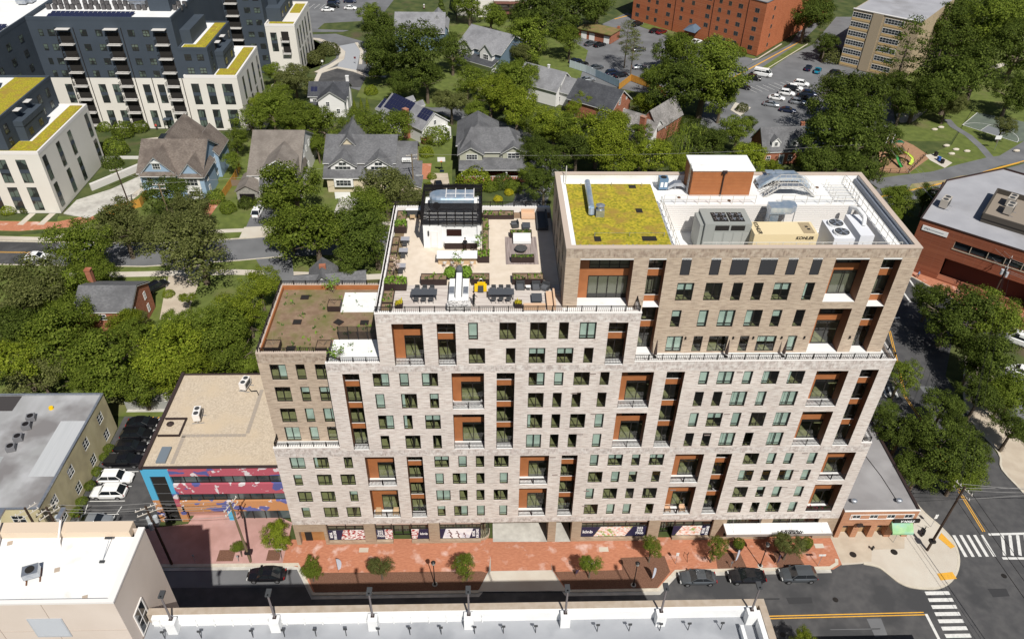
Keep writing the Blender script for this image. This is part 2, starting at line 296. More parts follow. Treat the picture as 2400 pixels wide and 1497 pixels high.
# interior storeys seen through the glass
it = MB(); FL = [5.38, 8.42, 11.5, 14.6, 17.85, 21.15, 24.45, 27.78, 31.0, 34.35]
def storey(z, zt, x0, x1, y0, blk, dp=4):
    xs = []; u = x0
    for a, b in sorted(blk):
        if a > u: xs.append((u, a))
        u = max(u, b)
    if u < x1: xs.append((u, x1))
    for a, b in xs: it.poly([(a, y0+.2, z), (b, y0+.2, z), (b, y0+1.75, z), (a, y0+1.75, z)], 0); it.poly([(a, y0+.2, zt), (b, y0+.2, zt), (b, y0+1.75, zt), (a, y0+1.75, zt)], 1)
    if dp > 2: it.poly([(x0, y0+1.75, z), (x1, y0+1.75, z), (x1, y0+dp, z), (x0, y0+dp, z)], 0); it.poly([(x0, y0+1.75, zt), (x1, y0+1.75, zt), (x1, y0+dp, zt), (x0, y0+dp, zt)], 1)
    it.poly([(x0, y0+dp, z), (x1, y0+dp, z), (x1, y0+dp, zt), (x0, y0+dp, zt)], 1)
    for a, b in xs:
        n = int((b-a)//3.2)
        for i in range(1, n+1): x = a+(b-a)*i/(n+1)+.31; it.poly([(x, y0+.25, z), (x, y0+dp, z), (x, y0+dp, zt), (x, y0+.25, zt)], 1)
for z, zt in zip(FL[:4], FL[1:5]): storey(z, zt-.3, .3, 70.2, 0, [(a-.06, b+.06) for a, b, c, d in REC['B']+NAR['B']])
for z, zt in zip(FL[4:8], FL[5:9]): storey(z, zt-.3, 7.9, 69, 0, [(a-.06, b+.06) for a, b, c, d in REC['M']+NAR['M']]); storey(z, zt-.3, .3, 7.6, 1.6, [])
for z, zt in ((31.0, 34.35), (34.35, 37.3)): storey(z, zt-.4, 13.7, 40.4, 0, [(a-.06, b+.06) for a, b, c, d in REC['T']+NAR['T']])
for z, zt in ((31.0, 34.4), (34.4, 37.8)): storey(z, zt-.3, 41.0, 68.2, 1.9, [(a-.06, b+.06) for a, b, c, d in WREC+WNAR])
for z, zt in ((37.85, 41.1), (41.1, 43.3)): storey(z, zt-.2, 33.0, 68.2, 1.9, [(a-.06, b+.06) for a, b, c, d in WREC+WNAR+[LOG]], 1.76)
it.build('room_floor', [m_carpet, m_inside], bld)
# windows
rnd = random.Random(5)
def frame_geo(f, w, h, ox=0, oy=0, oz=0, n=1, tr=.5):
    t = .075; y0, y1 = oy+.09, oy+.15
    f.box(ox-w/2, ox-w/2+t, y0, y1, oz, oz+h); f.box(ox+w/2-t, ox+w/2, y0, y1, oz, oz+h)
    f.box(ox-w/2+t, ox+w/2-t, y0, y1, oz+h-t, oz+h); f.box(ox-w/2+t, ox+w/2-t, y0, y1, oz, oz+t)
    for i in range(1, n): x = ox-w/2+w*i/n; f.box(x-.05, x+.05, y0, y1, oz+t, oz+h-t)
    if tr: f.box(ox-w/2+t, ox+w/2-t, y0+.01, y1-.01, oz+tr, oz+tr+.06)
FM = {}
def fmesh(w, h, n, tr):
    k = (w, h, n, tr)
    if k not in FM:
        f = MB(); frame_geo(f, w, h, n=n, tr=tr); p = MB(); p.poly([(-w/2+.07, .13, .07), (w/2-.07, .13, .07), (w/2-.07, .13, h-.07), (-w/2+.07, .13, h-.07)])
        a = f.build('window', m_frame); b = p.build('pane', m_glass); FM[k] = (a.data, b.data); bpy.data.objects.remove(a); bpy.data.objects.remove(b)
    return FM[k]
def inst(name, data, parent, loc=(0, 0, 0)):
    o = bpy.data.objects.new(name, data); C.objects.link(o); o.parent = parent; o.location = loc; return o
blinds = {}
def blindmesh(w, h, fr, half):
    k = (w, h, fr, half)
    if k not in blinds:
        b = MB(); x0 = -w/2+.08; x1 = w/2-.08
        if half == 1: x1 = -.03
        if half == 2: x0 = .03
        if half == 3: x1 = x0+.28; fr = 1
        b.poly([(x0, .3, h-.05-fr*(h-.1)), (x1, .3, h-.05-fr*(h-.1)), (x1, .3, h-.05), (x0, .3, h-.05)]); o = b.build('blind', m_blind); blinds[k] = o.data; bpy.data.objects.remove(o)
    return blinds[k]
allw = []
for rows, yp in ((B_ROW, 0), (M_ROW, 0), (T_ROW, 0), (L_ROW, 1.6), (W_ROW, 1.9)):
    for z, r in rows.items():
        for x, ww in r: allw.append((x, yp, z, ww, hh(z)))
allw.sort(key=lambda a: -a[3]*a[4]/((a[0]-CX0)**2+(a[1]-CY0)**2+(a[2]-CZ0)**2))
m_shutter = M('dark_screen', (.03, .03, .034), .6, col2=(.045, .045, .05), scale=1, stretch=(.2, .2, 25))
rf, rp, rb = MB(), MB(), MB(); cnt = 0
for x, y, z, ww, h in allw:
    n = 2 if ww > 1.5 else 1; tr = .45 if ww < 2 else 0
    screen = z == 41.3
    pr = .62 if x > 47 else .3
    bl = None if screen else (1.0, 0) if rnd.random() < pr*.55 else (.45, 0) if rnd.random() < .2 else (1.0, rnd.choice((1, 2, 3))) if rnd.random() < .3 else None
    if cnt < 100:
        fm, pm = fmesh(ww, h, n, tr); o = inst('window', fm, bld, (x, y, z)); cnt += 1
        inst('pane', pm, o)
        if bl: inst('blind', blindmesh(ww, h, bl[0], bl[1] if n == 2 or bl[1] == 0 else 3), o)
        if screen:
            k = ('s', ww)
            if k not in blinds: b = MB(); b.box(-ww/2+.05, ww/2-.05, .02, .06, .04, h-.04); q = b.build('screen', m_shutter); blinds[k] = q.data; bpy.data.objects.remove(q)
            inst('screen', blinds[k], o)
    else:
        frame_geo(rf, ww, h, x, y, z, n, tr); rp.poly([(x-ww/2+.07, y+.13, z+.07), (x+ww/2-.07, y+.13, z+.07), (x+ww/2-.07, y+.13, z+h-.07), (x-ww/2+.07, y+.13, z+h-.07)], 1)
        if bl: rp.poly([(x-ww/2+.08, y+.3, z+h-.05-bl[0]*(h-.1)), (x+ww/2-.08, y+.3, z+h-.05-bl[0]*(h-.1)), (x+ww/2-.08, y+.3, z+h-.05), (x-ww/2+.08, y+.3, z+h-.05)], 2)
n0 = len(rf.v); rf.v += rp.v; rf.f += [tuple(i+n0 for i in f) for f in rp.f]; rf.m += rp.m
rf.build('window', [m_frame, m_glass, m_blind], bld, kind='stuff')
# side windows of the upper block, in shade
for a, b, c, d in LF:
    f = MB(); f.box(32.83, 32.88, a, b, c, d); o = f.build('side_window', m_frame, bld)
    p = MB(); p.poly([(32.82, a+.08, c+.08), (32.82, b-.08, c+.08), (32.82, b-.08, d-.08), (32.82, a+.08, d-.08)]); p.build('pane', M('dark_glass', (.02, .025, .03), .08, spec=.8), o)
# recessed balconies
m_soffit = m_umber
def rail(mb2, p, q, z, h=1.05, sp=.16, post=1.5, r=.018):
    p, q = Vector((p[0], p[1], 0)), Vector((q[0], q[1], 0)); L = (q-p).length; d = (q-p)/L; ang = atan2(d.y, d.x)
    for zz, tt in ((z+h, .06), (z+.1, .05), (z+h-.15, .035)): mb2.obox(((p+q)/2), L, .05 if zz == z+h else .03, zz-tt/2, zz+tt/2, ang)
    n = max(1, round(L/sp))
    for i in range(1, n): c = p+d*(L*i/n); mb2.obox(c, .034, .034, z+.1, z+h-.13, ang)
    n = max(1, round(L/post))
    for i in range(n+1): c = p+d*(L*i/n); mb2.obox(c, .09, .09, z, z+h+.05, ang)
def balcony(x0, x1, z0, z1, y0, dp, big=True, rails=True, panel=.27):
    yb = y0+dp; b = MB(); W = x1-x0; H = z1-z0; mid = z0+H*.555
    xl = x0+W*panel
    b.box(x0, xl, yb, yb+.1, z0, z1, 0); b.box(xl, x1, yb, yb+.1, mid, mid+.85, 0); b.box(xl, x1, yb+.002, yb+.1, z1-.35, z1, 1)
    o = b.build('balcony_panel', [m_orange, m_umber], bld)
    f = MB(); p = MB()
    for za, zb, nn in ((z0, mid, 2), (mid+.85, z1-.35, 2)):
        w2 = x1-xl; c = (xl+x1)/2
        frame_geo(f, w2, zb-za, c, yb-.1, za, nn, 0); f.box(xl, x1, yb-.01, yb+.06, zb-.3, zb-.24)
        p.poly([(xl, yb+.03, za), (x1, yb+.03, za), (x1, yb+.03, zb), (xl, yb+.03, zb)])
    f.build('balcony_door', m_frame, bld); p.build('balcony_glass', m_glass, bld)
    if rails:
        r = MB(); rail(r, (x0+.02, y0+.12), (x1-.02, y0+.12), z0, .95); r.build('railing', m_metal, bld)
def slot(x0, x1, z0, z1, y0, dp, floors, sp=.88, rails=True):
    yb = y0+dp; f = MB(); p = MB(); o = MB(); zc = z0; W = x1-x0
    for fl in floors:
        o = MB(); o.box(x0, x1, yb-.02, yb+.1, fl-.55, fl+.3); o.box(x0, x1, yb-.06, yb+.1, fl+.3, fl+.36, 1); o.build('spandrel', [m_orange, m_coping], bld)
    cuts = [z0]+[v for fl in floors for v in (fl-.55, fl+.36)]+[z1]
    for za, zb in zip(cuts[::2], cuts[1::2]):
        frame_geo(f, W, zb-za, (x0+x1)/2, yb-.1, za, 2, .5 if za > z0 else 0); p.poly([(x0, yb+.03, za), (x1, yb+.03, za), (x1, yb+.03, zb), (x0, yb+.03, zb)])
    f.build('slot_window', m_frame, bld); p.build('slot_glass', m_glass, bld)
    if rails: r = MB(); rail(r, (x0+.02, y0+.12), (x1-.02, y0+.12), z0, .95); r.build('railing', m_metal, bld)
for k in 'BMT':
    for a, b, c, d in REC[k]: balcony(a, b, c, d, 0, HB, panel=.27 if k == 'M' else .33)
for a, b, c, d in NAR['B']: slot(a, b, c, d, 0, HN, (8.5, 11.6, 14.7))
for a, b, c, d in NAR['M']: slot(a, b, c, d, 0, HN, (21.15, 24.45, 27.75))
for a, b, c, d in NAR['T']: slot(a, b, c, d, 0, HN, (34.4,))
for a, b, c, d in WREC: balcony(a, b, c, d, 1.9, 1.5, rails=False)
for a, b, c, d in WNAR: slot(a, b, c, d, 1.9, HN+.1, (34.4, 37.8, 41.1), rails=False)
a, b, c, d = LOG; yb = 3.6; o = MB(); o.box(a, a+1.2, yb, yb+.1, c, d, 0); o.box(a+1.2, b, yb, yb+.1, 40.15, 41.05, 0); o.build('balcony_panel', m_orange, bld)
f = MB(); frame_geo(f, b-a-1.2, 2.85, (a+1.2+b)/2, yb-.1, c, 4, 0); frame_geo(f, b-a-1.2, 2.3, (a+1.2+b)/2, yb-.1, 41.05, 4, .4); f.build('balcony_door', m_frame, bld)
p = MB(); p.poly([(a+1.2, yb+.03, c), (b, yb+.03, c), (b, yb+.03, d), (a+1.2, yb+.03, d)]); p.build('balcony_glass', m_glass, bld)
# terrace railings
for n, segs, z in (('railing', [((40.7, .2), (69.0, .2)), ((69.0, .2), (69.0, 6))], 31.35), ('railing', [((13.6, .25), (40.5, .25)), ((40.45, .25), (40.45, 1.85))], 37.85),
                   ('railing', [((13.75, 21.5), (13.75, .25))], 37.85), ('railing', [((13.75, 21.6), (32.6, 21.6))], 37.85), ('railing', [((.2, .2), (7.6, .2)), ((.2, .2), (.2, 1.5))], 18.3), ('railing', [((69.4, .2), (70.35, .2)), ((70.35, .2), (70.35, 8))], 18.3),
                   ('railing', [((.5, 1.85), (7.6, 1.85)), ((7.9, .2), (13.4, .2)), ((7.9, .2), (7.9, 1.85))], 31.2), ('railing', [((.2, 14.3), (.2, 1.85)), ((.2, 14.3), (13.3, 14.3))], 31.2)):
    r = MB()
    for p_, q_ in segs: rail(r, p_, q_, z, .85, sp=.2)
    r.build(n, m_metal, bld)
# wall lights, vents
v = MB()
for x, z in ((34.45, 26.7), (36.3, 29.6), (36.9, 23.5), (35.6, 20.2), (33.0, 13.2), (32.6, 16.3), (37.1, 10.1), (37.1, 7.2), (47.9, 10.1), (48, 7.2), (52.4, 29.7), (51.8, 26.5), (52.2, 23.3), (50.5, 19.9), (62.9, 16.6), (62.6, 13.5), (61.9, 10.4)):
    v.box(x-.35, x+.35, -.01, .03, z, z+.16)
v.build('vent_grille', M('vent_grey', (.25, .2, .18), .7), bld)
v = MB()
for x, z in ((46.3, 33), (51.5, 33), (53.7, 33), (56.8, 33), (59.3, 33), (64.3, 33)): v.box(x-.07, x+.07, 1.75, 1.88, z, z+.3)
v.build('wall_light', m_metal, bld)
# ---------------------------------------------------------------- street level of the tower
_fonts = {}
def text(s, size, loc, mat, parent=None, name='lettering', rot=(pi/2, 0, 0), align='CENTER', ext=.01, sx=1, shear=0, bold=0.0):
    cu = bpy.data.curves.new(name, 'FONT'); cu.body = s; cu.size = size; cu.extrude = ext; cu.align_x = align; cu.align_y = 'CENTER'; cu.shear = shear; cu.offset = bold; cu.resolution_u = 2
    t = bpy.data.objects.new(name, cu); C.objects.link(t); bpy.context.view_layer.update()
    me = bpy.data.meshes.new_from_object(t.evaluated_get(bpy.context.evaluated_depsgraph_get())); bpy.data.objects.remove(t)
    me.materials.clear(); me.materials.append(mat); o = bpy.data.objects.new(name, me); C.objects.link(o)
    o.parent = parent; o.location = loc; o.rotation_euler = rot; o.scale = (sx, 1, 1); return o
m_navy = M('navy_vinyl', (.022, .022, .06), .5)
m_poster = M('food_print', (.72, .30, .20), .5, col2=(.78, .76, .72), scale=2.2, stretch=(1, 1, 2.5), detail=2, lo=.42, hi=.5, col3=(.30, .40, .12), scale3=1.6, lo3=.56, hi3=.6)
m_poster2 = M('pale_print', (.62, .62, .70), .5, col2=(.80, .80, .82), scale=.9, detail=1, lo=.4, hi=.6)
m_poster3 = M('red_print', (.78, .76, .75), .5, col2=(.35, .03, .03), scale=2.6, stretch=(1, 1, 2), detail=3, lo=.5, hi=.54)
m_letter = M('white_lettering', (.82, .82, .82), .6)
m_signband = M('sign_band', (.50, .38, .32), .6)
m_conc = M('concrete', (.44, .42, .38), .85, col2=(.54, .52, .47), scale=1.2, col3=(.34, .32, .29), scale3=.35)
m_dark = M('dark_void', (.02, .018, .016), .9)
gf = MB(); PY = .45
piers = [(0, .54), (3.74, 4.14), (8.92, 10.33), (17.21, 18.59), (32.66, 33.68), (35.73, 37.0), (45.75, 47.25), (54.18, 55.9), (60.4, 61.9), (68.0, 70.5)]
for a, b in piers: gf.box(a, b, .02, 1.0, 0, 4.249, 0)
for a, b in ((4.14, 8.92), (10.33, 12.45), (14.9, 17.21), (18.59, 23.9), (37, 45.75), (49.2, 54.18), (55.9, 60.4)): gf.box(a, b, .04, .6, 0, .38, 0)
gf.box(.54, 3.74, .04, 1, 2.7, 4.249, 0); gf.box(0, 24.4, .62, .9, 4.0, 4.249, 1); gf.box(36, 70.4, .62, .9, 4.0, 4.249, 1)
gf.box(25.0, 32.6, .02, 21, 4.1, 4.249, 1); gf.box(33.68, 35.73, .02, 21, 4.1, 4.249, 1)
gf.box(.05, 24.5, 2.0, 2.1, 0, 4.2, 1); gf.box(36, 70.4, 2.0, 2.1, 0, 4.2, 1); gf.box(32.7, 33.6, 1, 20, 0, 4.1, 0); gf.box(36, 36.3, 1, 20, 0, 4.1, 0); gf.box(24.4, 24.6, 1.4, 20, 0, 4.1, 0)
gf.build('street_wall', [m_pier, m_inside], bld)
def shop(x0, x1, n, posters, trans=True, y=PY, z0=.38):
    f = MB(); f.box(x0, x1, y, y+.12, 3.22, 3.34); f.box(x0, x1, y, y+.12, z0, z0+.1); f.box(x0, x1, y, y+.12, 2.6, 2.66)
    for i in range(n+1): x = x0+.04+(x1-x0-.08)*i/n; f.box(x-.05, x+.05, y-.01, y+.13, z0, 4.2 if i % 2 == 0 else 3.25)
    o = f.build('shop_window', m_frame, bld); b = MB(); b.box(x0, x1, y+.04, y+.1, 3.34, 4.22); b.build('sign_band', m_signband, o)
    p = MB(); p.poly([(x0, y+.07, z0), (x1, y+.07, z0), (x1, y+.07, 3.25), (x0, y+.07, 3.25)]); p.build('pane', m_glass, o)
    for poly, mt in posters:
        p = MB(); p.poly([(x0+(x1-x0)*u, y-.012-(.003 if mt is m_navy else 0), z0+.1+(2.0)*v) for u, v in poly]); p.build('poster', mt, o)
    return o
yl = PY-.03
o = shop(4.14, 8.92, 4, [([(0, 0), (1, 0), (1, 1), (0, 1)], m_poster3), ([(0, 0), (.32, 0), (.42, 1), (0, 1)], m_navy)])
text('RETAIL\nFOR LEASE', .5, (4.75, yl, 1.45), m_letter, o, rot=(pi/2, -pi/2, 0), sx=.75, bold=.012)
o = shop(10.33, 12.45, 2, [([(0, 0), (1, 0), (1, 1), (0, 1)], m_poster3), ([(0, 0), (.52, 0), (.52, 1), (0, 1)], m_navy)])
text('202\n375\n7900', .5, (10.88, yl, 1.6), m_letter, o, bold=.012)
o = shop(14.9, 17.21, 2, [([(0, 0), (1, 0), (1, 1), (0, 1)], m_poster3), ([(.3, 0), (1, 0), (1, 1), (.45, 1)], m_navy)])
text('klnb', .6, (16.5, yl, 1.5), m_letter, o, bold=.012)
o = shop(18.59, 23.9, 5, [([(0, 0), (1, 0), (1, 1), (0, 1)], m_poster2), ([(0, 0), (.06, 0), (.15, 1), (0, 1)], m_navy), ([(.72, 0), (1, 0), (1, 1), (.82, 1)], m_navy)])
text('RETAIL\nFOR LEASE', .5, (23.25, yl, 1.45), m_letter, o, rot=(pi/2, -pi/2, 0), sx=.75, bold=.012)
pq = MB()   # three stretching figures printed on the poster
for x, k in ((19.9, 1.0), (20.9, .85), (21.8, .6)):
    Y_ = yl+.012; pq.ell((x-.1*k, Y_, .6+1.5*k), (.11, .012, .14)); pq.path([(x-.05, Y_, .6+1.3*k), (x+.22*k, Y_, .6+.75*k), (x+.02, Y_, .6+.4*k), (x+.3*k, Y_, .62)], .09*k, 5); pq.path([(x, Y_, .6+1.2*k), (x-.35*k, Y_, .6+.95*k)], .045, 4)
pq.build('poster_print', M('print_dark', (.16, .08, .08), .6), o)
o = shop(37.0, 45.75, 6, [([(0, 0), (1, 0), (1, 1), (0, 1)], m_poster), ([(0, 0), (.2, 0), (.3, 1), (0, 1)], m_navy), ([(.68, 0), (1, 0), (1, 1), (.78, 1)], m_navy)])
text('klnb', .8, (37.95, yl, 1.45), m_letter, o, bold=.015); text('202\n375\n7900', .55, (44.8, yl, 1.6), m_letter, o, bold=.012)
o = shop(49.2, 54.18, 4, [([(0, 0), (1, 0), (1, 1), (0, 1)], m_poster), ([(0, 0), (.08, 0), (.24, 1), (0, 1)], m_navy), ([(.76, 0), (1, 0), (1, 1), (.76, 1)], m_navy)])
text('RETAIL\nFOR LEASE', .5, (53.55, yl, 1.45), m_letter, o, rot=(pi/2, -pi/2, 0), sx=.75, bold=.012)
# curved shop corner by the driveway
f = MB(); p = MB(); K = 7
arc = [(23.9+1.1*sin(pi/2*i/K)*1.0, PY+1.1-1.1*cos(pi/2*i/K)) for i in range(K+1)]
for i in range(K):
    a, b = arc[i], arc[i+1]; p.poly([(a[0], a[1], .4), (b[0], b[1], .4), (b[0], b[1], 4.1), (a[0], a[1], 4.1)], 1); f.tube((b[0], b[1], .3), (b[0], b[1], 4.1), .04, n=4); f.tube((a[0], a[1], 3.28), (b[0], b[1], 3.28), .05, n=4); f.tube((a[0], a[1], 2.3), (b[0], b[1], 2.3), .03, n=4)
n0 = len(f.v); f.v += p.v; f.f += [tuple(i+n0 for i in q) for q in p.f]; f.m += p.m; f.build('corner_window', [m_frame, m_glass], bld)
f = MB(); f.prism([(23.9, .3), (24.5, .45), (24.95, .8), (25.1, 1.4), (25.1, 2), (23.9, 2)], 0, .4, 0); f.build('corner_plinth', m_pier, bld)
# doors
for a, b, y in ((12.45, 14.9, 1.4), (47.25, 49.2, 1.4)):
    f = MB(); w2 = b-a; f.box(a, b, y, y+.08, 2.5, 2.62); f.box(a, b, y-.9, y+.08, 3.2, 3.34)
    for i in range(3): x = a+.05+(w2-.1)*i/2; f.box(x-.06, x+.06, y, y+.08, 0, 3.2)
    f.box(a, b, y, y+.08, .0, .2); f.box(a, b, y, y+.08, 1.0, 1.1)
    o = f.build('door', m_frame, bld); p = MB(); p.poly([(a, y+.05, 0), (b, y+.05, 0), (b, y+.05, 3.2), (a, y+.05, 3.2)]); p.build('door_glass', m_glass, o)
    q = MB(); q.box(a+.8, a+.84, y-.06, y-.02, .9, 1.4); q.box(b-.84, b-.8, y-.06, y-.02, .9, 1.4); q.build('door_handle', m_steel, o)
    q = MB(); q.box(a, b, PY+.04, PY+.1, 3.34, 4.22); q.build('sign_band', m_signband, o)
f = MB(); f.box(.54, 3.74, .75, .85, 0, 2.7, 0); f.box(1.0, 1.9, .70, .75, .0, 2.3, 1); f.build('service_door', [M('bronze_wood', (.30, .14, .05), .5, col2=(.38, .2, .08), scale=1), m_dark], bld)
# cafe front and canopy
for a, b, n in ((55.9, 60.4, 5), (61.9, 68.0, 5)):
    f = MB(); f.box(a, b, PY, PY+.1, .3, .42); f.box(a, b, PY, PY+.1, 3.0, 3.1); f.box(a, b, PY, PY+.1, 4.05, 4.2)
    for i in range(n+1): x = a+.05+(b-a-.1)*i/n; f.box(x-.045, x+.045, PY, PY+.1, .3, 4.2)
    o = f.build('cafe_window', m_frame, bld); p = MB(); p.poly([(a, PY+.05, .3), (b, PY+.05, .3), (b, PY+.05, 4.2), (a, PY+.05, 4.2)]); p.build('pane', m_glass, o)
    p = MB(); p.poly([(a, PY+.35, .3), (b, PY+.35, .3), (b, PY+.35, 1.0), (a, PY+.35, 1.0)]); p.poly([(a, PY+.5, 3.3), (a+(b-a)*.6, PY+.5, 3.3), (a+(b-a)*.6, PY+.5, 4.15), (a, PY+.5, 4.15)]); p.build('blind', m_blind, o)
f = MB(); f.box(55.5, 69.2, -1.75, .0, 3.25, 3.42, 0); f.box(55.45, 69.25, -1.85, -1.75, 3.1, 3.46, 1); f.box(55.45, 55.5, -1.75, 0, 3.1, 3.46, 1); f.box(69.2, 69.25, -1.75, 0, 3.1, 3.46, 1)
for x in (56.5, 60, 64, 68): f.tube((x, -1.6, 3.4), (x, -.02, 4.6), .02, n=4, mi=1)
cn = f.build('canopy', [m_whitewall, M('canopy_edge', (.30, .26, .24), .6)], bld)
p = MB(); p.path([(62.3+.14*i, -1.76, 3.55+(.5 if i % 2 else .08)+.1*sin(i*1.7)) for i in range(23)], .045, 5); p.path([(62.9+.12*i, -1.76, 4.12+(.12 if i % 2 else 0)) for i in range(15)], .03, 5); p.box(62.4, 65.2, -1.79, -1.75, 3.46, 3.6); p.build('canopy_sign', m_metal, cn)
# ---------------------------------------------------------------- ground, roads, pavements
def struct(name, mb2, mats, kind='structure'):
    o = mb2.build(name, mats); o['kind'] = kind; return o
m_grass = M('lawn', (.085, .11, .024), .95, col2=(.125, .155, .035), scale=.55, detail=9, bump=.3, col3=(.15, .135, .06), scale3=.13, lo3=.55, hi3=.75)
m_earth = M('ground_cover', (.04, .06, .016), .95, col2=(.085, .10, .03), scale=.3, detail=9, col3=(.10, .075, .045), scale3=.12, lo3=.58, hi3=.75)
m_asph = M('asphalt_new', (.066, .065, .067), .9, col2=(.088, .086, .086), scale=.9, detail=12, col3=(.052, .052, .054), scale3=.16, lo3=.5, hi3=.6, bump=.1)
m_asph2 = M('asphalt_old', (.135, .137, .142), .9, col2=(.17, .172, .178), scale=.25, col3=(.10, .10, .105), scale3=.08, lo3=.5, hi3=.8)
m_brick = M('brick_paving', (.36, .14, .08), .85, col2=(.47, .20, .115), scale=3.2, stretch=(.6, 1.6, 1), detail=10, lo=.3, hi=.7, col3=(.60, .42, .36), scale3=.55, lo3=.56, hi3=.74, bump=.3)
m_pink = M('pink_concrete', (.42, .25, .22), .85, col2=(.48, .29, .26), scale=.9, detail=9, col3=(.35, .20, .17), scale3=.2)
m_dpatch = M('asphalt_patch', (.040, .040, .042), .9); m_mulch = M('mulch', (.115, .055, .035), .95, col2=(.19, .10, .065), scale=9, detail=6, bump=.8)
m_kerb = M('kerb_concrete', (.56, .51, .42), .85, col2=(.48, .43, .35), scale=1.5)
m_walk = M('pavement_concrete', (.54, .50, .43), .85, col2=(.52, .47, .40), scale=.6, col3=(.46, .40, .33), scale3=.18)
m_pink2 = M('tan_concrete', (.50, .43, .34), .85, col2=(.43, .36, .28), scale=.6)
m_line = M('road_paint_white', (.66, .65, .62), .8, col2=(.5, .5, .48), scale=4, lo=.45, hi=.75)
m_yel = M('road_paint_yellow', (.72, .38, .04), .8, col2=(.6, .32, .05), scale=4)
gd = MB(); s_ = 1500; gd.poly([(-s_, -s_, -.15), (s_, -s_, -.15), (s_, s_, -.15), (-s_, s_, -.15)]); struct('ground', gd, m_earth)
def GP(pts, z=0): return [tuple(g(x, y, z))[:2] for x, y in pts]
def sheet(name, pts, z, mat, px=True):
    m_ = MB(); P = GP(pts, z) if px else pts; a = sum(P[i][0]*P[(i+1) % len(P)][1]-P[(i+1) % len(P)][0]*P[i][1] for i in range(len(P)))
    if a < 0: P = P[::-1]
    m_.poly([(x, y, z) for x, y in P]); return struct(name, m_, mat)
def slab(name, pts, mat, z=0, px=True, z0=-.16, edge=None):
    m_ = MB(); P = GP(pts, z) if px else pts; m_.prism(P, z0, z, 1 if edge else 0, 0); return struct(name, m_, [mat, edge] if edge else mat)
def band(name, pts, wd, mat, z, z0=None, px=True):
    "a strip of width wd metres along a line of points"
    P = [Vector(p) for p in (GP(pts, z) if px else pts)]; m_ = MB(); Lp = []; Rp = []
    for i, p in enumerate(P):
        d = (P[min(i+1, len(P)-1)]-P[max(i-1, 0)]).normalized(); n = Vector((-d.y, d.x)); Lp.append(p+n*wd/2); Rp.append(p-n*wd/2)
    for i in range(len(P)-1):
        q = [Lp[i], Rp[i], Rp[i+1], Lp[i+1]]
        if z0 is None: m_.poly([(a.x, a.y, z) for a in q])
        else: m_.prism([(a.x, a.y) for a in q], z0, z)
    return struct(name, m_, mat)
# the street in front
sheet('road', [(-60, -60), (140, -60), (140, -3.9), (-60, -2.2)], -.12, m_asph, px=False)
sheet('side_road', [(84.2, -6), (102, -6), (101, 12), (101.5, 32), (110, 46), (134, 30), (150, 45), (118, 64), (108, 63), (98, 60), (89, 40), (84.5, 20)], -.125, m_asph, px=False)
sheet('road_patch', [(-60, -3.6), (2.5, -3.6), (2.5, -6.1), (-60, -5.6)], -.112, m_asph2, px=False)
walk = [(-1.45, -2.7), (.9, -3.3), (3.4, -7.3), (23.6, -7.3), (25.5, -4.8), (32.9, -4.8), (34.6, -7.4), (46.1, -7.4), (48.7, -4.9), (69.3, -4.7), (70.8, -3.9), (70.6, .3), (-1.3, .9), (-1.5, 3.4)]
slab('brick_pavement', walk, m_brick, px=False)
kl = [(-60, -2.6), (.6, -2.9), (3.2, -7.15), (23.7, -7.15), (25.5, -4.65), (32.9, -4.65), (34.5, -7.25), (46.2, -7.25), (48.8, -4.7), (68.9, -4.5), (70.0, -3.9), (70.2, -3.2)]
band('kerb', kl, .42, m_kerb, .012, -.15, px=False)
band('gutter', [(p[0], p[1]-.45) for p in kl[:-2]], .5, m_conc, -.1, px=False)
slab('mulch_bed', [(1.9, -4.2), (24.0, -4.3), (25.2, -4.75), (23.6, -7.0), (3.45, -7.0)], m_mulch, .016, px=False, z0=-.01)
slab('mulch_bed', [(33.3, -4.55), (42, -4.4), (42.0, -2.6), (47.8, -2.4), (48.1, -4.75), (46, -7.1), (34.7, -7.1)], m_mulch, .016, px=False, z0=-.01)
slab('mulch_bed', [(54.3, -4.4), (58.1, -4.4), (57.8, -2.1), (54.5, -2.1)], m_mulch, .016, px=False, z0=-.01)
slab('mulch_bed', [(62.1, -4.4), (65.8, -4.4), (65.2, -1.9), (62.2, -1.9)], m_mulch, .016, px=False, z0=-.01)
slab('driveway', [(25.5, 20), (25.5, .2), (24.9, -4.3), (23.6, -7.2), (34.6, -7.3), (33.1, -4.4), (32.7, .2), (32.7, 20)], m_conc, .02, px=False, z0=-.01)
slab('driveway', [(25.15, -4.35), (32.95, -4.35), (34.5, -7.2), (23.7, -7.1)], m_walk, .03, px=False, z0=0)
sheet('brick_pavement', [(25.2, -4.3), (33.0, -4.3), (33.0, .0), (25.2, .1)], .03, m_brick, px=False)
slab('passage', [(33.68, 0), (35.73, 0), (35.73, 20), (33.68, 20)], m_conc, .02, px=False)
for i, (x, y) in enumerate(((8.7, -.9), (40.0, -1.3), (37.7, -3.3), (68.6, -1.2))):
    sheet('access_cover', [(x-.6, y-.35), (x+.6, y-.35), (x+.6, y+.35), (x-.6, y+.35)], .034, m_walk, px=False)
slab('pink_pavement', [(-45, -2.6), (-1.4, -2.8), (-1.4, 3.6), (-8, 6.9), (-14.2, 6.9), (-15.2, 3.6), (-21.0, 2.8), (-45, 2.6)], m_pink, .004, px=False)
for x0, x1, y0, y1 in ((-9.9, -7.8, -2.3, -.6), (-3.6, -1.9, -2.3, -.7)): sheet('mulch_bed', [(x0, y0), (x1, y0), (x1, y1), (x0, y1)], .016, m_mulch, px=False)
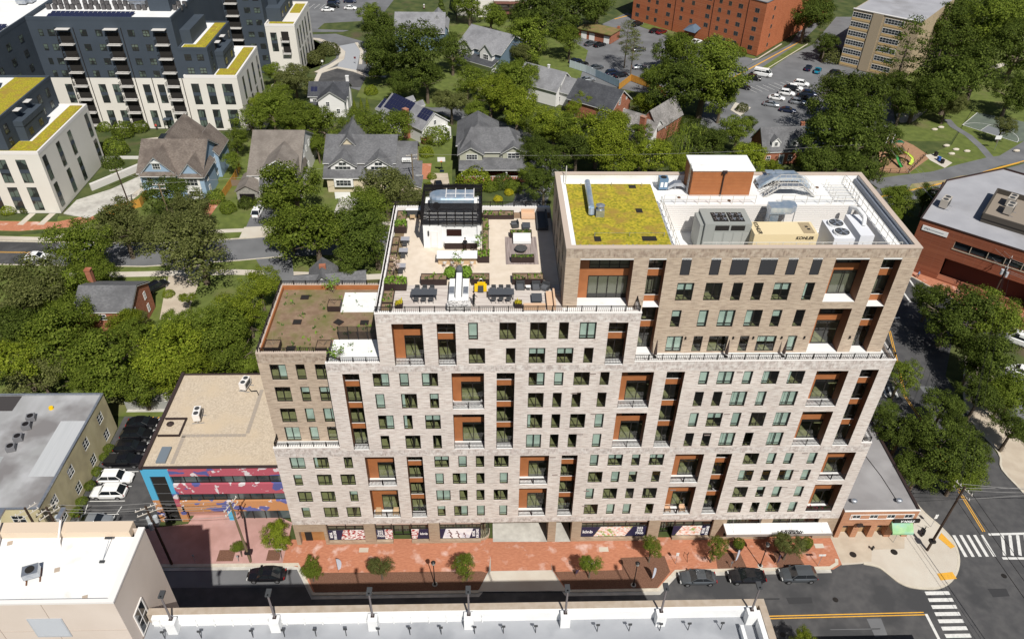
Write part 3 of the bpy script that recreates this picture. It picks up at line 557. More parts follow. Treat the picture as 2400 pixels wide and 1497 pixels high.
# corner
bulb = [(70.6, 1), (70.6, -4.1), (73.5, -3.9), (75.2, -4.4), (76.0, -5.3), (77, -6.7), (78.6, -7.5), (81.7, -7.6), (84.3, -6.2), (86.2, -3.7), (86.9, -.9), (86.3, 1.6), (84.8, 5), (84.0, 12), (84.5, 20), (84.4, 34), (81.2, 34), (81.2, 1)]
def smooth(P, n=4):
    o_ = []
    for i in range(len(P)-1):
        a, b, c, d = P[max(i-1, 0)], P[i], P[i+1], P[min(i+2, len(P)-1)]
        for k in range(n): t = k/n; o_.append(tuple(.5*(2*b[j]+(c[j]-a[j])*t+(2*a[j]-5*b[j]+4*c[j]-d[j])*t*t+(3*b[j]-a[j]-3*c[j]+d[j])*t**3) for j in (0, 1)))
    return o_+[P[-1]]
bulb = bulb[:2]+smooth(bulb[2:15])+bulb[15:]
slab('corner_pavement', bulb, m_walk, .002, px=False)
sheet('tan_pavement', [(70.7, .9), (70.7, -3.9), (74.6, -3.7), (75.4, -1.9), (79.8, -1.8), (81, .9)], .02, m_pink2, px=False)
band('kerb', bulb[2:52], .3, m_kerb, .012, -.15, px=False)
for x, y in ((72.6, -2.6), (78.2, -2.3)): o = MB(); o.tube((x, y, .02), (x, y, .03), .45, n=16); struct('manhole_cover', o, m_frame)
sheet('tactile_strip', [(82.4, -6.6), (84.6, -6.4), (84.5, -5.4), (82.4, -5.6)], .03, m_yel, px=False)
sheet('tactile_strip', [(85.1, -.2), (86.0, -1.9), (86.7, -1.6), (85.9, .6)], .03, m_yel, px=False)
for i, (x, y, a_, b_) in enumerate(((62, -9.5, 3, .9), (71, -14, 1.6, 2.4), (88, -9, 2.2, 1.2), (90.5, 16, 1.2, 4), (96, 28, 2.4, 1.5), (56, -8.9, 5, .25), (80, -12.6, .2, 5), (66, -13, 6, .1), (95, 8, .1, 8))):
    sheet('road_patch', [(x, y), (x+a_, y+.1*b_), (x+a_+.1, y+b_), (x-.1, y+b_)], -.114, m_asph2 if i % 3 == 1 else m_dpatch, px=False)
for x, y in ((68, -9), (91, -6), (60, -13.5), (97, 20)): o = MB(); o.tube((x, y, -.12), (x, y, -.108), .35, n=14); struct('manhole_cover', o, m_frame)
# markings
ln = MB(); yl_ = MB()
def strip(m_, a, b, wd, z=-.108):
    a, b = Vector(a), Vector(b); d = (b-a).normalized(); n = Vector((-d.y, d.x))*wd/2
    m_.poly([(p.x, p.y, z) for p in (a-n, b-n, b+n, a+n)])
for dy in (-.16, .16): strip(yl_, (40, -11.4+dy), (78.3, -11.05+dy), .14)
strip(ln, (78.5, -11.1), (78.6, -16), .35)
for i in range(8): y = -8.3-.95*i; strip(ln, (79.7-.03*i, y), (82.8-.03*i, y), .5)
for i in range(5): x = 87.5+.95*i; strip(ln, (x, .3), (x, -3.1), .42)
for i in range(9): x = 93.2+1.05*i; strip(ln, (x-.5, -3.0), (x+.9, .2), .4)
strip(ln, (92.2, -3.4), (104, -3.6), .35); strip(ln, (92.3, .35), (104, .5), .35)
for q in (-.14, .14):
    for a, b in (((91.9, .8), (91.9, 7.4)), ((91.9, 7.4), (92.9, 19)), ((92.9, 19), (92.5, 27)), ((92.5, 27), (97, 44))): strip(yl_, (a[0]+q, a[1]), (b[0]+q, b[1]), .13)
strip(ln, (100.5, 47.8), (99.0, 47.8), .4); strip(ln, (107.6, 60), (107.6, 53.8), .35); strip(ln, (104.6, 56), (104.6, 52.6), .35); strip(ln, (87.5, 30), (91.5, 31.2), .3); strip(ln, (88, 33), (95, 35.2), .3)
for i in range(4): strip(ln, (88.5+.9*i, 27), (88.9+.9*i, 29.5), .35)
struct('road_marking', ln, m_line); struct('road_marking', yl_, m_yel)
fp = smooth([(97.8, -4), (101.0, 5), (100.2, 11.5), (101.4, 15), (101, 24), (108, 38)]); slab('far_pavement', fp+[(111, 36), (106, 22), (107, 10), (110, -5)], m_pink2, 0, px=False); band('kerb', fp, .3, m_kerb, .012, -.15, px=False); sheet('car_park', [(110, -5), (106.5, 22), (112, 35), (150, 6), (150, -6)], -.1, m_asph2, px=False)
slab('brick_pavement', [(104.5, 68.5), (107.8, 64.0), (121.6, 52.5), (152, 27), (146, 16), (122, 42.5), (113.9, 52), (108.6, 60.8), (104, 64.5)], m_brick, 0.002, px=False, edge=m_kerb)
band('kerb', [(104, 64.3), (108.6, 60.7), (113.9, 51.9), (122, 42.4), (146, 16)], .3, m_kerb, .012, -.15, px=False)
# ---------------------------------------------------------------- the block's own roofs
# planted roof of the low corner
rf_ = MB()
rf_.box(.4, 13.4, 2.0, 14.1, 30.9, 31.02, 0); rf_.build('planted_roof', m_soil, bld)
p = MB(); p.box(7.9, 13.44, .4, 4.4, 30.95, 31.06); p.build('terrace_floor', m_white, bld); p = MB(); p.box(7.9, 13.0, 9.4, 13.2, 30.98, 31.1); p.build('terrace_floor', m_white, bld)
p = MB(); p.box(.36, 13.2, 13.9, 14.15, 31.0, 31.5); p.box(.36, .5, 2.0, 13.9, 31.0, 31.5); p.build('rust_kerb', m_orange, bld)
def plants(mb2, x0, x1, y0, y1, z, n, sz, seed, mats=1):
    r = random.Random(seed)
    for i in range(n):
        x, y = r.uniform(x0, x1), r.uniform(y0, y1); s = sz*r.uniform(.6, 1.3); k = r.randrange(mats)
        for j in range(7):
            a = r.uniform(0, 2*pi); q = Vector((x+r.gauss(0, s*.4), y+r.gauss(0, s*.4), z)); l = s*r.uniform(.5, 1.2)
            d = Vector((cos(a)*.5, sin(a)*.5, 1)).normalized()*l; t = Vector((-sin(a), cos(a), 0))*l*.28
            mb2.poly([q-t, q+t, q+d+t*.3, q+d-t*.3], k)
m_leafA = M('shrub_leaf', (.13, .22, .02), .7); m_leafB = M('shrub_leaf_dark', (.05, .10, .015), .7); m_leafY = M('shrub_leaf_yellow', (.42, .36, .02), .7)
p = MB(); plants(p, .8, 13, 2.3, 13.6, 31.02, 75, .28, 3, 2); o = p.build('roof_plants', [m_leafB, m_leafA]); tag(o, 'sparse green seedlings over the brown soil of the low corner roof', 'plants'); o['kind'] = 'stuff'
def boxplanter(x0, x1, y0, y1, z, h, lab, cat='planter', plantn=0, sz=.25, leaf=None, seed=1, hedge=0, div=0, soil=None, grp=None):
    "a dark metal trough with its soil; what grows in it is a part of it"
    cx, cy = (x0+x1)/2, (y0+y1)/2; a, b = (x1-x0)/2, (y1-y0)/2
    t = thing('planter', lab, cat, (cx, cy, z), group=grp)
    m_ = MB(); w_ = .05
    m_.box(-a, a, -b, -b+w_, 0, h); m_.box(-a, a, b-w_, b, 0, h); m_.box(-a, -a+w_, -b+w_, b-w_, 0, h); m_.box(a-w_, a, -b+w_, b-w_, 0, h)
    for i in range(1, div+1):
        if a > b: x = -a+2*a*i/(div+1); m_.box(x-.03, x+.03, -b+w_, b-w_, h-.2, h)
        else: y = -b+2*b*i/(div+1); m_.box(-a+w_, a-w_, y-.03, y+.03, h-.2, h)
    m_.build('trough', m_umberbox, t); s = MB(); s.poly([(-a+.04, -b+.04, h-.09), (a-.04, -b+.04, h-.09), (a-.04, b-.04, h-.09), (-a+.04, b-.04, h-.09)]); s.build('soil', soil or m_soil, t)
    if plantn: s = MB(); plants(s, -a+.1, a-.1, -b+.1, b-.1, h-.1, plantn, sz, seed, 2); s.build('plants', leaf or [m_leafB, m_leafA], t)
    if hedge:
        s = MB(); r = random.Random(seed); n = int(hedge*260*max(1, a*b*4/2))
        for i in range(n):
            x, y = r.uniform(-a, a), r.uniform(-b, b); zz = h-.1+hedge*r.random()**.6*(1-.35*(abs(x/a)**4+abs(y/b)**4)); d = Vector((r.gauss(0, 1), r.gauss(0, 1), r.gauss(.4, 1))).normalized(); u = d.orthogonal().normalized()*.09; v_ = d.cross(u).normalized()*.09; c = Vector((x, y, zz))
            s.poly([c-u-v_, c+u-v_, c+u+v_, c-u+v_])
        s.build('hedge', leaf or m_leafA, t)
    return t
m_umberbox = M('dark_bronze_box', (.035, .022, .02), .6)
for x0, x1, y0, y1, lab in ((6.4, 7.9, 9.5, 10.95, 'empty dark square planter against the far white terrace of the soil roof'), (.8, 2.4, 2.1, 3.6, 'dark square planter with a bare sapling at the front left of the soil roof'), (6.35, 7.9, 1.95, 3.5, 'dark square planter with a bare sapling beside the front white terrace')):
    t = boxplanter(x0, x1, y0, y1, 31.02, .75, lab, grp='square planters on the soil roof'); s = MB(); r = random.Random(int(x0*10))
    for i in range(6): a = r.uniform(0, 6.28); s.tube((0, 0, .6), (cos(a)*.8, sin(a)*.8, 1.2+r.random()), .02, .006, 4)
    s.build('twigs', M('twig', (.22, .17, .12), .9), t)
for i, (x, y, r_, lab) in enumerate(((3.28, 12.3, 0, 'dark hatch at the far edge of the soil roof'), (3.28, 7.56, 0, 'dark hatch in the middle of the soil roof'), (7.97, 7.5, -.6, 'tilted open hatch near the middle of the soil roof'), (10.9, 7.4, 0, 'dark hatch beside the mesh screen on the soil roof'), (3.47, 2.9, 0, 'dark hatch by the front railing of the soil roof'))):
    m_ = MB(); m_.obox((x, y), .95, .8, 31.0, 31.12, r_, 0); m_.obox((x, y), .8, .65, 31.121, 31.125, r_, 1); tag(m_.build('roof_hatch', [m_umberbox, m_dark]), lab, 'hatch', 'hatches in the soil roof')
m_ = MB(); L_ = 4.3
for i in range(5): x = 8.5+L_*i/4; m_.box(x-.04, x+.04, 4.35, 4.42, 31.0, 32.9)
for i in range(24): m_.box(8.5, 12.8, 4.37, 4.385, 31.1+.078*i, 31.1+.078*i+.03)
m_.build('mesh_screen', m_metal, bld)
for i in range(2):
    t = thing('young_tree', ['thin light green sapling at the far railing of the soil roof', 'wispy light green shrub on the front white terrace'][i], 'sapling', ((6.5, 13.3, 31), (9.0, .9, 31.05))[i])
    s = MB(); r = random.Random(i+9); c = MB()
    for k in range(9):
        a = r.uniform(0, 6.28); e = Vector((cos(a)*r.uniform(.3, 1.1), sin(a)*r.uniform(.3, 1), 1+r.random()*1.2)); s.tube((0, 0, 0), e, .025, .006, 4)
        for j in range(22): q = e*r.uniform(.5, 1.05)+Vector((r.gauss(0, .15), r.gauss(0, .15), r.gauss(0, .12))); d = Vector((r.gauss(0, 1), r.gauss(0, 1), r.gauss(0, 1))).normalized(); u = d.orthogonal()*.07; v_ = d.cross(u); c.poly([q-u, q+v_, q+u, q-v_])
    s.build('stems', M('twig', (.22, .17, .12), .9), t); c.build('leaves', m_leafA, t)
# ---- big roof terrace (floor level 37.3)
Z0 = 37.3
p = MB(); p.box(15.1, 32.7, 5.95, 20.0, 37.2, Z0, 0); p.box(15.1, 32.7, .5, 5.95, 37.2, Z0-.002, 1); p.box(13.95, 15.1, .5, 21.4, 37.2, Z0-.01, 2); p.box(15.1, 32.7, 20.0, 21.4, 37.2, Z0-.02, 2); p.box(27.0, 30.7, 9.9, 15.7, 37.25, Z0+.02, 3)
p.build('terrace_floor', [m_paver, m_deck, m_soil, m_deckd], bld)
# penthouse bar
ph = thing('bar_pavilion', 'white rendered pavilion with wall screen and black slatted pergola on the roof terrace', 'pavilion', (0, 0, 0))
p = MB(); p.box(17.65, 19.75, 13.35, 13.8, Z0, 40.5); p.box(19.75, 23.8, 13.6, 13.9, Z0, 40.5); p.box(17.65, 17.95, 13.8, 19.6, Z0, 40.5); p.box(23.8, 24.25, 13.35, 19.6, Z0, 40.6); p.box(17.95, 23.8, 19.3, 19.6, Z0, 40.5); p.box(17.95, 23.8, 14.0, 19.3, 40.0, 40.3); p.build('wall', m_whitewall, ph)
p = MB(); p.box(20.3, 22.0, 13.52, 13.59, 38.8, 39.65); p.build('screen', M('screen_black', (.03, .012, .01), .3), ph)
p = MB(); p.box(18.4, 19.3, 13.3, 13.345, Z0+.02, 39.5, 0); p.box(18.55, 19.15, 13.28, 13.3, Z0+.3, 39.3, 1); p.build('door', [m_coping, m_whitewall], ph)
p = MB(); p.box(20.05, 23.75, 13.05, 13.58, Z0, 38.15, 0); p.box(20.02, 23.78, 13.0, 13.59, 38.15, 38.22, 1); p.box(23.0, 23.5, 13.1, 13.4, 38.221, 38.25, 2); p.build('back_counter', [m_umberbox, m_white, m_steel], ph)
p = MB()
for x in (18.0, 24.0):
    for z in (39.3, 39.0): p.box(x-.08+.25, x+.06+.25, 13.2, 13.34, z, z+.28)
p.build('wall_light', m_metal, ph)
p = MB()
for i in range(16): z = 40.55+.1*i; p.box(17.5, 24.3, 13.15, 13.2, z, z+.05); p.box(17.45, 17.5, 13.2, 19.7, z, z+.055); p.box(24.3, 24.35, 13.2, 19.7, z, z+.055); p.box(17.5, 24.3, 19.7, 19.75, z, z+.055)
for i in range(8): x = 17.5+6.75*i/7; p.box(x-.06, x+.06, 13.2, 13.32, 40.4, 42.2); p.box(x-.06, x+.06, 19.58, 19.7, 40.4, 42.2)
for i in range(1, 6): y = 13.3+6.4*i/6; p.box(17.5, 17.62, y-.05, y+.05, 40.5, 42.2); p.box(24.18, 24.3, y-.05, y+.05, 40.5, 42.2)
for i in range(9): y = 13.4+.22*i; p.box(17.5, 24.3, y, y+.07, 42.0, 42.08)
for i in range(5): y = 18.3+.3*i; p.box(17.5, 24.3, y, y+.07, 42.0, 42.08)
p.build('slatted_screen', m_metal, ph)
# rooftop duct inside the pergola
t = thing('air_duct', 'large rounded blue grey steel duct inside the black pergola', 'duct', (0, 0, 0)); p = MB(); K = 8
prof = [(16.2, 40.35), (16.2, 41.7)]+[(16.2+.5-.5*cos(a*pi/2/4), 41.7+.5*sin(a*pi/2/4)) for a in range(5)]+[(18.2, 42.2), (18.5, 41.9), (18.5, 40.35)]
xs = [18.3, 18.6, 19.1, 19.6, 23.4]; sc = [.45, .75, .93, 1, 1]
for (xa, sa), (xb, sb) in zip(zip(xs, sc), list(zip(xs, sc))[1:]):
    q = lambda x, s: [(x, 17.35+(y-17.35)*s, 40.3+(z-40.3)*(.8+.2*s)) for y, z in prof]
    A, B = q(xa, sa), q(xb, sb)
    for i in range(len(A)-1): p.poly([A[i], A[i+1], B[i+1], B[i]])
p.poly([(23.4, y, z) for y, z in prof]); p.build('casing', m_bluesteel, t)
p = MB()
for x in (20.2, 21.3, 22.4, 23.4): p.box(x-.04, x+.04, 16.3, 18.45, 42.2, 42.24)
p.box(20.2, 23.4, 17.2, 17.26, 42.205, 42.24); p.build('seam', m_coping, t); p = MB(); p.tube((19.1, 16.1, 41.2), (19.1, 16.3, 41.2), .42, n=14); p.build('vent_opening', m_dark, t)
# bar counter and stools
t = thing('bar_counter', 'long white topped bar counter in front of the pavilion', 'bar counter', (21.55, 10.3, Z0)); p = MB(); p.box(-2.25, 2.25, -.75, .75, 1.02, 1.1); p.build('counter_top', m_whitewall, t); p = MB(); p.box(-2.1, 2.1, -.35, .6, 0, 1.02); p.build('counter_base', M('oak', (.50, .36, .22), .6), t)
def stool(loc, lab):
    t = thing('bar_stool', lab, 'bar stool', loc, group='bar stools at the counter'); p = MB(); p.tube((0, 0, .68), (0, 0, .76), .2, .2, 12); p.build('seat', m_coping, t)
    p = MB()
    for i in range(8): a = pi+pi*i/7; b = pi+pi*(i+1)/7; p.poly([(.22*cos(a), .22*sin(a), .76), (.22*cos(b), .22*sin(b), .76), (.24*cos(b), .24*sin(b), 1.0), (.24*cos(a), .24*sin(a), 1.0)])
    p.build('backrest', m_coping, t)
    for i in range(4): a = pi/4+pi/2*i; p = MB(); p.tube((.12*cos(a), .12*sin(a), .68), (.24*cos(a), .24*sin(a), 0), .014, n=5); p.build('leg', m_steel, t)
    return t
for x, l in ((20.2, 'white bar stool at the left end of the counter'), (21.05, 'second white bar stool from the left end of the counter'), (22.1, 'white bar stool half hidden behind the young tree'), (23.2, 'white bar stool at the right end of the counter')): stool((x, 9.2, Z0), l)
# planters
G1 = 'planters on the roof terrace'
boxplanter(14.0, 15.4, 16.5, 17.9, Z0, .9, 'square planter with a bright green hedge by the left parapet', hedge=.5, seed=2, grp=G1)
boxplanter(13.95, 16.3, 4.9, 6.2, Z0, .9, 'wide planter with a low green hedge at the left of the dining deck', hedge=.4, seed=3, grp=G1)
boxplanter(17.75, 20.55, 5.9, 7.1, Z0, .75, 'long planter with dry soil left of the round hedges', plantn=12, seed=4, div=1, grp=G1)
boxplanter(23.2, 25.15, 5.9, 7.15, Z0, .75, 'planter with dry soil behind the yellow machine', plantn=10, seed=5, grp=G1)
boxplanter(27.6, 31.0, 5.95, 7.15, Z0, .75, 'long planter behind the grey armchairs', plantn=16, seed=6, div=1, grp=G1)
boxplanter(27.6, 30.15, 15.4, 16.15, Z0, .75, 'narrow hedge planter behind the white sofa', plantn=40, sz=.2, seed=7, grp=G1, leaf=[m_leafB, m_leafA])
boxplanter(27.6, 30.2, 10.2, 10.85, Z0, .75, 'narrow hedge planter in front of the fire bowl', plantn=40, sz=.2, seed=8, grp=G1)
boxplanter(24.4, 28.2, 19.7, 20.9, Z0, .6, 'long planter along the far edge of the terrace', plantn=26, seed=9, div=1, grp=G1)
boxplanter(24.4, 25.1, 11.7, 19.5, Z0, .35, 'long narrow planting strip right of the pavilion', plantn=30, seed=10, grp=G1)
boxplanter(23.85, 25.15, 10.2, 11.6, Z0, .85, 'square planter with green leaves at the right end of the bar', hedge=.35, seed=11, grp=G1)
boxplanter(15.4, 16.15, 1.75, 2.5, Z0, .55, 'square pot of yellow flowers at the left of the dining deck', plantn=22, seed=12, leaf=[m_leafY, m_leafY], grp='yellow flower pots')
boxplanter(27.75, 28.5, 1.75, 2.5, Z0, .55, 'square pot of yellow flowers beside the corner sofa', plantn=22, seed=13, leaf=[m_leafY, m_leafY], grp='yellow flower pots')
for i, (y0, y1) in enumerate(((.6, 2.3), (2.4, 4.6), (6.4, 8.2), (8.3, 10), (10.1, 11.7), (11.8, 13.5), (13.6, 15.2), (18.3, 21.3))):
    boxplanter(13.95, 15.1 if y0 < 5 or y0 > 18 else 14.7, y0, y1, Z0, .35, ['low planting bed in the front left corner of the roof terrace', 'low planting bed second from the front along the left parapet', 'low soil bed behind the wide hedge planter', 'low soil bed beside the third cafe table', 'low soil bed beside the second cafe table', 'low soil bed beside the first cafe table', 'low soil bed next to the square hedge planter', 'low planting bed in the far left corner of the terrace'][i], plantn=10 if y0 < 5 or y0 > 18 else 2, seed=20+i, grp='low beds along the left parapet')
p = MB(); plants(p, 15.4, 32, .65, 1.0, Z0, 60, .2, 31, 2); plants(p, 15.3, 24, 20.1, 21.2, Z0, 60, .3, 32, 2); o = p.build('edge_planting', [m_leafB, m_leafA]); tag(o, 'green fringe of plants along the terrace edges', 'plants'); o['kind'] = 'stuff'
def ball(name, loc, r, lab, cat, leaf, n=500, sz=.1, seed=0, sq=1.0, grp=None, lens=1):
    t = thing(name, lab, cat, loc, group=grp); s = MB(); q = random.Random(seed)
    for i in range(n):
        d = Vector((q.gauss(0, 1), q.gauss(0, 1), abs(q.gauss(0, 1))*sq if sq < 1 else q.gauss(0, 1))).normalized(); c = Vector((d.x*r, d.y*r, r*sq+d.z*r*sq))*1.0; c = Vector((c.x*q.uniform(.75, 1.05), c.y*q.uniform(.75, 1.05), c.z*q.uniform(.85, 1.03)))
        d = (d+Vector((q.gauss(0, .5), q.gauss(0, .5), q.gauss(0, .5)))).normalized(); u = d.orthogonal().normalized()*sz; v_ = d.cross(u).normalized()*sz; s.poly([c-u-v_, c+u-v_, c+u+v_, c-u+v_])
    s.build('foliage', leaf, t); s = MB(); s.tube((0, 0, -.05), (0, 0, r), .04, n=5); s.build('stem', M('bark', (.12, .09, .06), .9), t); return t
ball('round_hedge', (20.9, 7.1, Z0+.3), .62, 'round bright green hedge left of the black draped post', 'hedge', m_leafA, 700, .08, 1, grp='round hedges'); ball('round_hedge', (22.6, 7.1, Z0+.3), .66, 'round bright green hedge right of the black draped post', 'hedge', m_leafA, 700, .08, 2, grp='round hedges')
for loc, lab, sd in (((21.8, 8.3, Z0), 'slender young tree in front of the bar counter', 4), ((24.2, 11.3, Z0+.5), 'slender young tree in the planter at the end of the bar', 5), ((14.9, 7.3, Z0), 'pale flowering young tree by the left parapet', 6)):
    t = thing('young_tree', lab, 'young tree', loc); r = random.Random(sd); s = MB(); s.tube((0, 0, 0), (0, 0, 2.6), .035, .015, 5); c = MB()
    for k in range(9):
        a = r.uniform(0, 6.28); b_ = Vector((0, 0, r.uniform(1, 2.3))); e = b_+Vector((cos(a)*.55, sin(a)*.55, r.uniform(.1, .6))); s.tube(b_, e, .012, .005, 4)
        for j in range(14): q = b_+(e-b_)*r.uniform(.4, 1.1)+Vector((r.gauss(0, .1), r.gauss(0, .1), r.gauss(0, .1))); d = Vector((r.gauss(0, 1), r.gauss(0, 1), r.gauss(0, 1))).normalized(); u = d.orthogonal()*.06; v_ = d.cross(u); c.poly([q-u, q+v_, q+u, q-v_])
    s.build('trunk', M('twig', (.22, .17, .12), .9), t); c.build('crown', m_leafA if sd != 6 else M('pale_blossom', (.55, .42, .34), .8), t)
# furniture
m_grey = M('charcoal_weave', (.055, .057, .06), .7); m_cush = M('grey_cushion', (.10, .105, .115), .9); m_peach = M('peach_cushion', (.62, .42, .28), .9); m_tabletop = M('slate_top', (.075, .08, .09), .5); m_lgrey = M('light_grey_top', (.33, .33, .36), .5)
def ctable(loc, lab):
    t = thing('cafe_table', lab, 'cafe table', loc, group='cafe tables along the left parapet'); p = MB(); p.box(-.5, .5, -.4, .4, .7, .74); p.build('table_top', m_lgrey, t)
    for x in (-.42, .42):
        for y in (-.33, .33): p = MB(); p.box(x-.02, x+.02, y-.02, y+.02, 0, .7); p.build('leg', m_grey, t)
    return t
def chair(loc, rz, lab, grp, mat=m_grey, sm=m_cush, s=1.0):
    t = thing('chair', lab, 'chair', loc, rz, grp); p = MB(); p.box(-.24*s, .24*s, -.24*s, .24*s, .42, .48); p.build('seat', sm, t); p = MB(); p.box(-.24*s, .24*s, .2*s, .25*s, .5, .85); p.build('backrest', mat, t)
    for x in (-.22, .22):
        for y in (-.22, .22): p = MB(); p.box(x-.015, x+.015, y-.015, y+.015, 0, .42); p.build('leg', mat, t)
    for x in (-.25*s, .23*s): p = MB(); p.box(x, x+.03, -.2, .22, .62, .65); p.build('armrest', mat, t)
    return t
for i, y in enumerate((14.2, 11.8, 8.7)):
    ctable((15.45, y, Z0), ['first small grey cafe table, nearest the square hedge planter', 'second small grey cafe table along the left parapet', 'third small grey cafe table, half under the pale young tree'][i])
    chair((15.45, y-.72, Z0), pi, ['grey chair pulled up to the first cafe table', 'grey chair pulled up to the second cafe table', 'grey chair pulled up to the third cafe table'][i], 'chairs at the cafe tables')
for i, x in enumerate((18.28, 26.36)):
    side = ('left', 'right')[i]
    t = thing('dining_table', f'long dark outdoor dining table on the {side} half of the deck', 'dining table', (x, 3.7, Z0), group='long dining tables'); p = MB(); p.box(-1.36, 1.36, -.52, .52, .71, .76); p.build('table_top', m_tabletop, t)
    for a in (-1.25, 1.25):
        for b_ in (-.42, .42): p = MB(); p.box(a-.04, a+.04, b_-.04, b_+.04, 0, .71); p.build('leg', m_grey, t)
    for k, dx in enumerate((-.78, 0, .78)):
        w3 = ('left', 'middle', 'right')[k]
        chair((x+dx, 2.85, Z0), pi, f'{w3} chair on the near side of the {side} dining table', 'dining chairs'); chair((x+dx, 4.6, Z0), 0, f'{w3} chair on the far side of the {side} dining table', 'dining chairs')
def armchair(loc, rz, lab):
    t = thing('armchair', lab, 'armchair', loc, rz, 'charcoal armchairs'); p = MB(); p.box(-.4, .4, -.4, .3, .12, .42); p.build('seat', m_cush, t); p = MB(); p.box(-.45, .45, .3, .42, .1, .8); p.build('backrest', m_grey, t)
    for x in (-.47, .37): p = MB(); p.box(x, x+.1, -.4, .3, .1, .58); p.build('armrest', m_grey, t)
    return t
armchair((28.45, 5.25, Z0), 0, 'charcoal armchair at the left of the small white table'); armchair((30.15, 5.2, Z0), 0, 'charcoal armchair at the right of the small white table'); armchair((31.1, 5.1, Z0), -.5, 'charcoal armchair turned away in the shade of the tower wall'); armchair((28.25, 18.0, Z0), -1.4, 'charcoal armchair by the square black table at the far end')
def btable(loc, w_, d_, h, lab, mat, name='coffee_table'):
    t = thing(name, lab, 'coffee table', loc); p = MB(); p.box(-w_/2, w_/2, -d_/2, d_/2, h-.06, h); p.build('table_top', mat, t); p = MB(); p.box(-w_/2+.08, w_/2-.08, -d_/2+.08, d_/2-.08, 0, h-.06); p.build('base', m_grey, t)
btable((29.6, 17.75, Z0), .95, 1.2, .42, 'black coffee table in front of the far peach sofa', m_tabletop); btable((30.1, 3.15, Z0), 1.1, 1.4, .42, 'black coffee table framed by the peach corner sofa', m_tabletop); btable((29.3, 5.1, Z0), .5, .4, .45, 'small white side table between two armchairs', m_whitewall)
def sofa(lab, segs, mat, grp=None):
    t = thing('sofa', lab, 'sofa', (segs[0][0], segs[0][2], Z0)); ox, oy = segs[0][0], segs[0][2]
    for x0, x1, y0, y1, back in segs:
        p = MB(); p.box(x0-ox, x1-ox, y0-oy, y1-oy, .12, .44); p.build('seat', mat, t); p = MB(); bx = dict(n=(x0, x1, y1-.2, y1), s=(x0, x1, y0, y0+.2), e=(x1-.2, x1, y0, y1), w=(x0, x0+.2, y0, y1))[back]; p.box(bx[0]-ox, bx[1]-ox, bx[2]-oy, bx[3]-oy, .441, .8); p.build('backrest', mat, t)
    return t
sofa('peach cushioned corner sofa at the front right of the deck', [(28.65, 30.9, 1.3, 2.1, 's'), (31.1, 32.0, 1.3, 4.2, 'e')], m_peach); sofa('peach two seat sofa at the far edge in the sun', [(29.1, 30.75, 19.6, 20.9, 'n')], m_peach)
sofa('dark sofa at the far edge in the tower shadow', [(30.85, 32.2, 17.0, 20.9, 'e')], m_grey); sofa('white outdoor sofa facing the fire bowl', [(27.95, 30.0, 14.0, 15.3, 'n')], m_whitewall)
t = thing('fire_bowl', 'round charcoal fire bowl on the weathered deck', 'fire bowl', (28.8, 12.6, Z0)); p = MB(); p.tube((0, 0, .02), (0, 0, .45), .45, .72, 20); p.build('bowl', m_grey, t); p = MB(); p.tube((0, 0, .451), (0, 0, .47), .6, .55, 20); p.build('gravel', M('lava_gravel', (.05, .05, .055), .95, col2=(.09, .09, .09), scale=20), t)
t = thing('grill_island', 'white double sided outdoor kitchen island with a stone front in the middle of the deck', 'kitchen island', (0, 0, 0))
p = MB(); p.box(20.9, 21.5, 2.1, 5.95, Z0, 38.15); p.box(22.3, 22.95, 2.1, 5.95, Z0, 38.15); p.box(21.5, 22.3, 2.1, 2.6, Z0, 38.15); p.build('counter', m_whitewall, t); p = MB(); p.box(21.62, 22.2, 2.25, 6.2, Z0, 38.75); p.build('divider', m_whitewall, t)
p = MB(); p.box(20.75, 23.2, 1.1, 2.05, Z0, 38.1); p.build('stone_bar', M('marble', (.62, .6, .57), .5, col2=(.25, .24, .23), scale=5, lo=.5, hi=.56), t); p = MB(); p.box(20.95, 21.45, 3.1, 4.3, 38.15, 38.3); p.box(22.4, 22.9, 3.1, 4.3, 38.15, 38.3); p.build('grill', m_steel, t)
t = thing('covered_heater', 'tall object under a black cover at the end of the kitchen island', 'covered heater', (21.9, 6.7, Z0)); p = MB(); p.tube((0, 0, 0), (0, 0, 1.7), .42, .36, 10); p.tube((0, 0, 1.7), (0, 0, 2.05), .36, .1, 10); p.build('cover', m_cush, t)
t = thing('floor_machine', 'yellow and black floor cleaning machine on the deck', 'machine', (24.2, 5.0, Z0)); p = MB(); p.box(-.65, -.3, -.4, .35, .1, .6); p.box(.3, .65, -.4, .35, .1, .6); p.box(-.35, .5, .25, .5, .3, .75); p.build('body', M('safety_yellow', (.75, .48, .01), .4), t); p = MB(); p.box(-.3, .3, -.5, .2, .05, .45); p.build('motor', m_grey, t); p = MB(); p.path([(-.25, .4, .7), (-.1, .6, 1.05), (.15, .6, 1.05), (.3, .4, .7)], .025); p.build('handle', m_steel, t)
t = thing('high_table', 'white high table against the far edge left of the pavilion', 'table', (16.3, 20.4, Z0)); p = MB(); p.box(-1.2, 1.2, -.25, .25, 1.0, 1.06); p.build('table_top', m_whitewall, t); p = MB(); p.box(-1.1, 1.1, -.05, .05, 0, 1.0); p.build('base', m_grey, t)
m_oak = M('oak', (.50, .36, .22), .6)
for x, l in ((15.9, 'left wooden chair at the white high table'), (16.9, 'right wooden chair at the white high table')): chair((x, 19.6, Z0), pi, l, 'wooden chairs at the high table', m_oak, m_oak, 1.2)
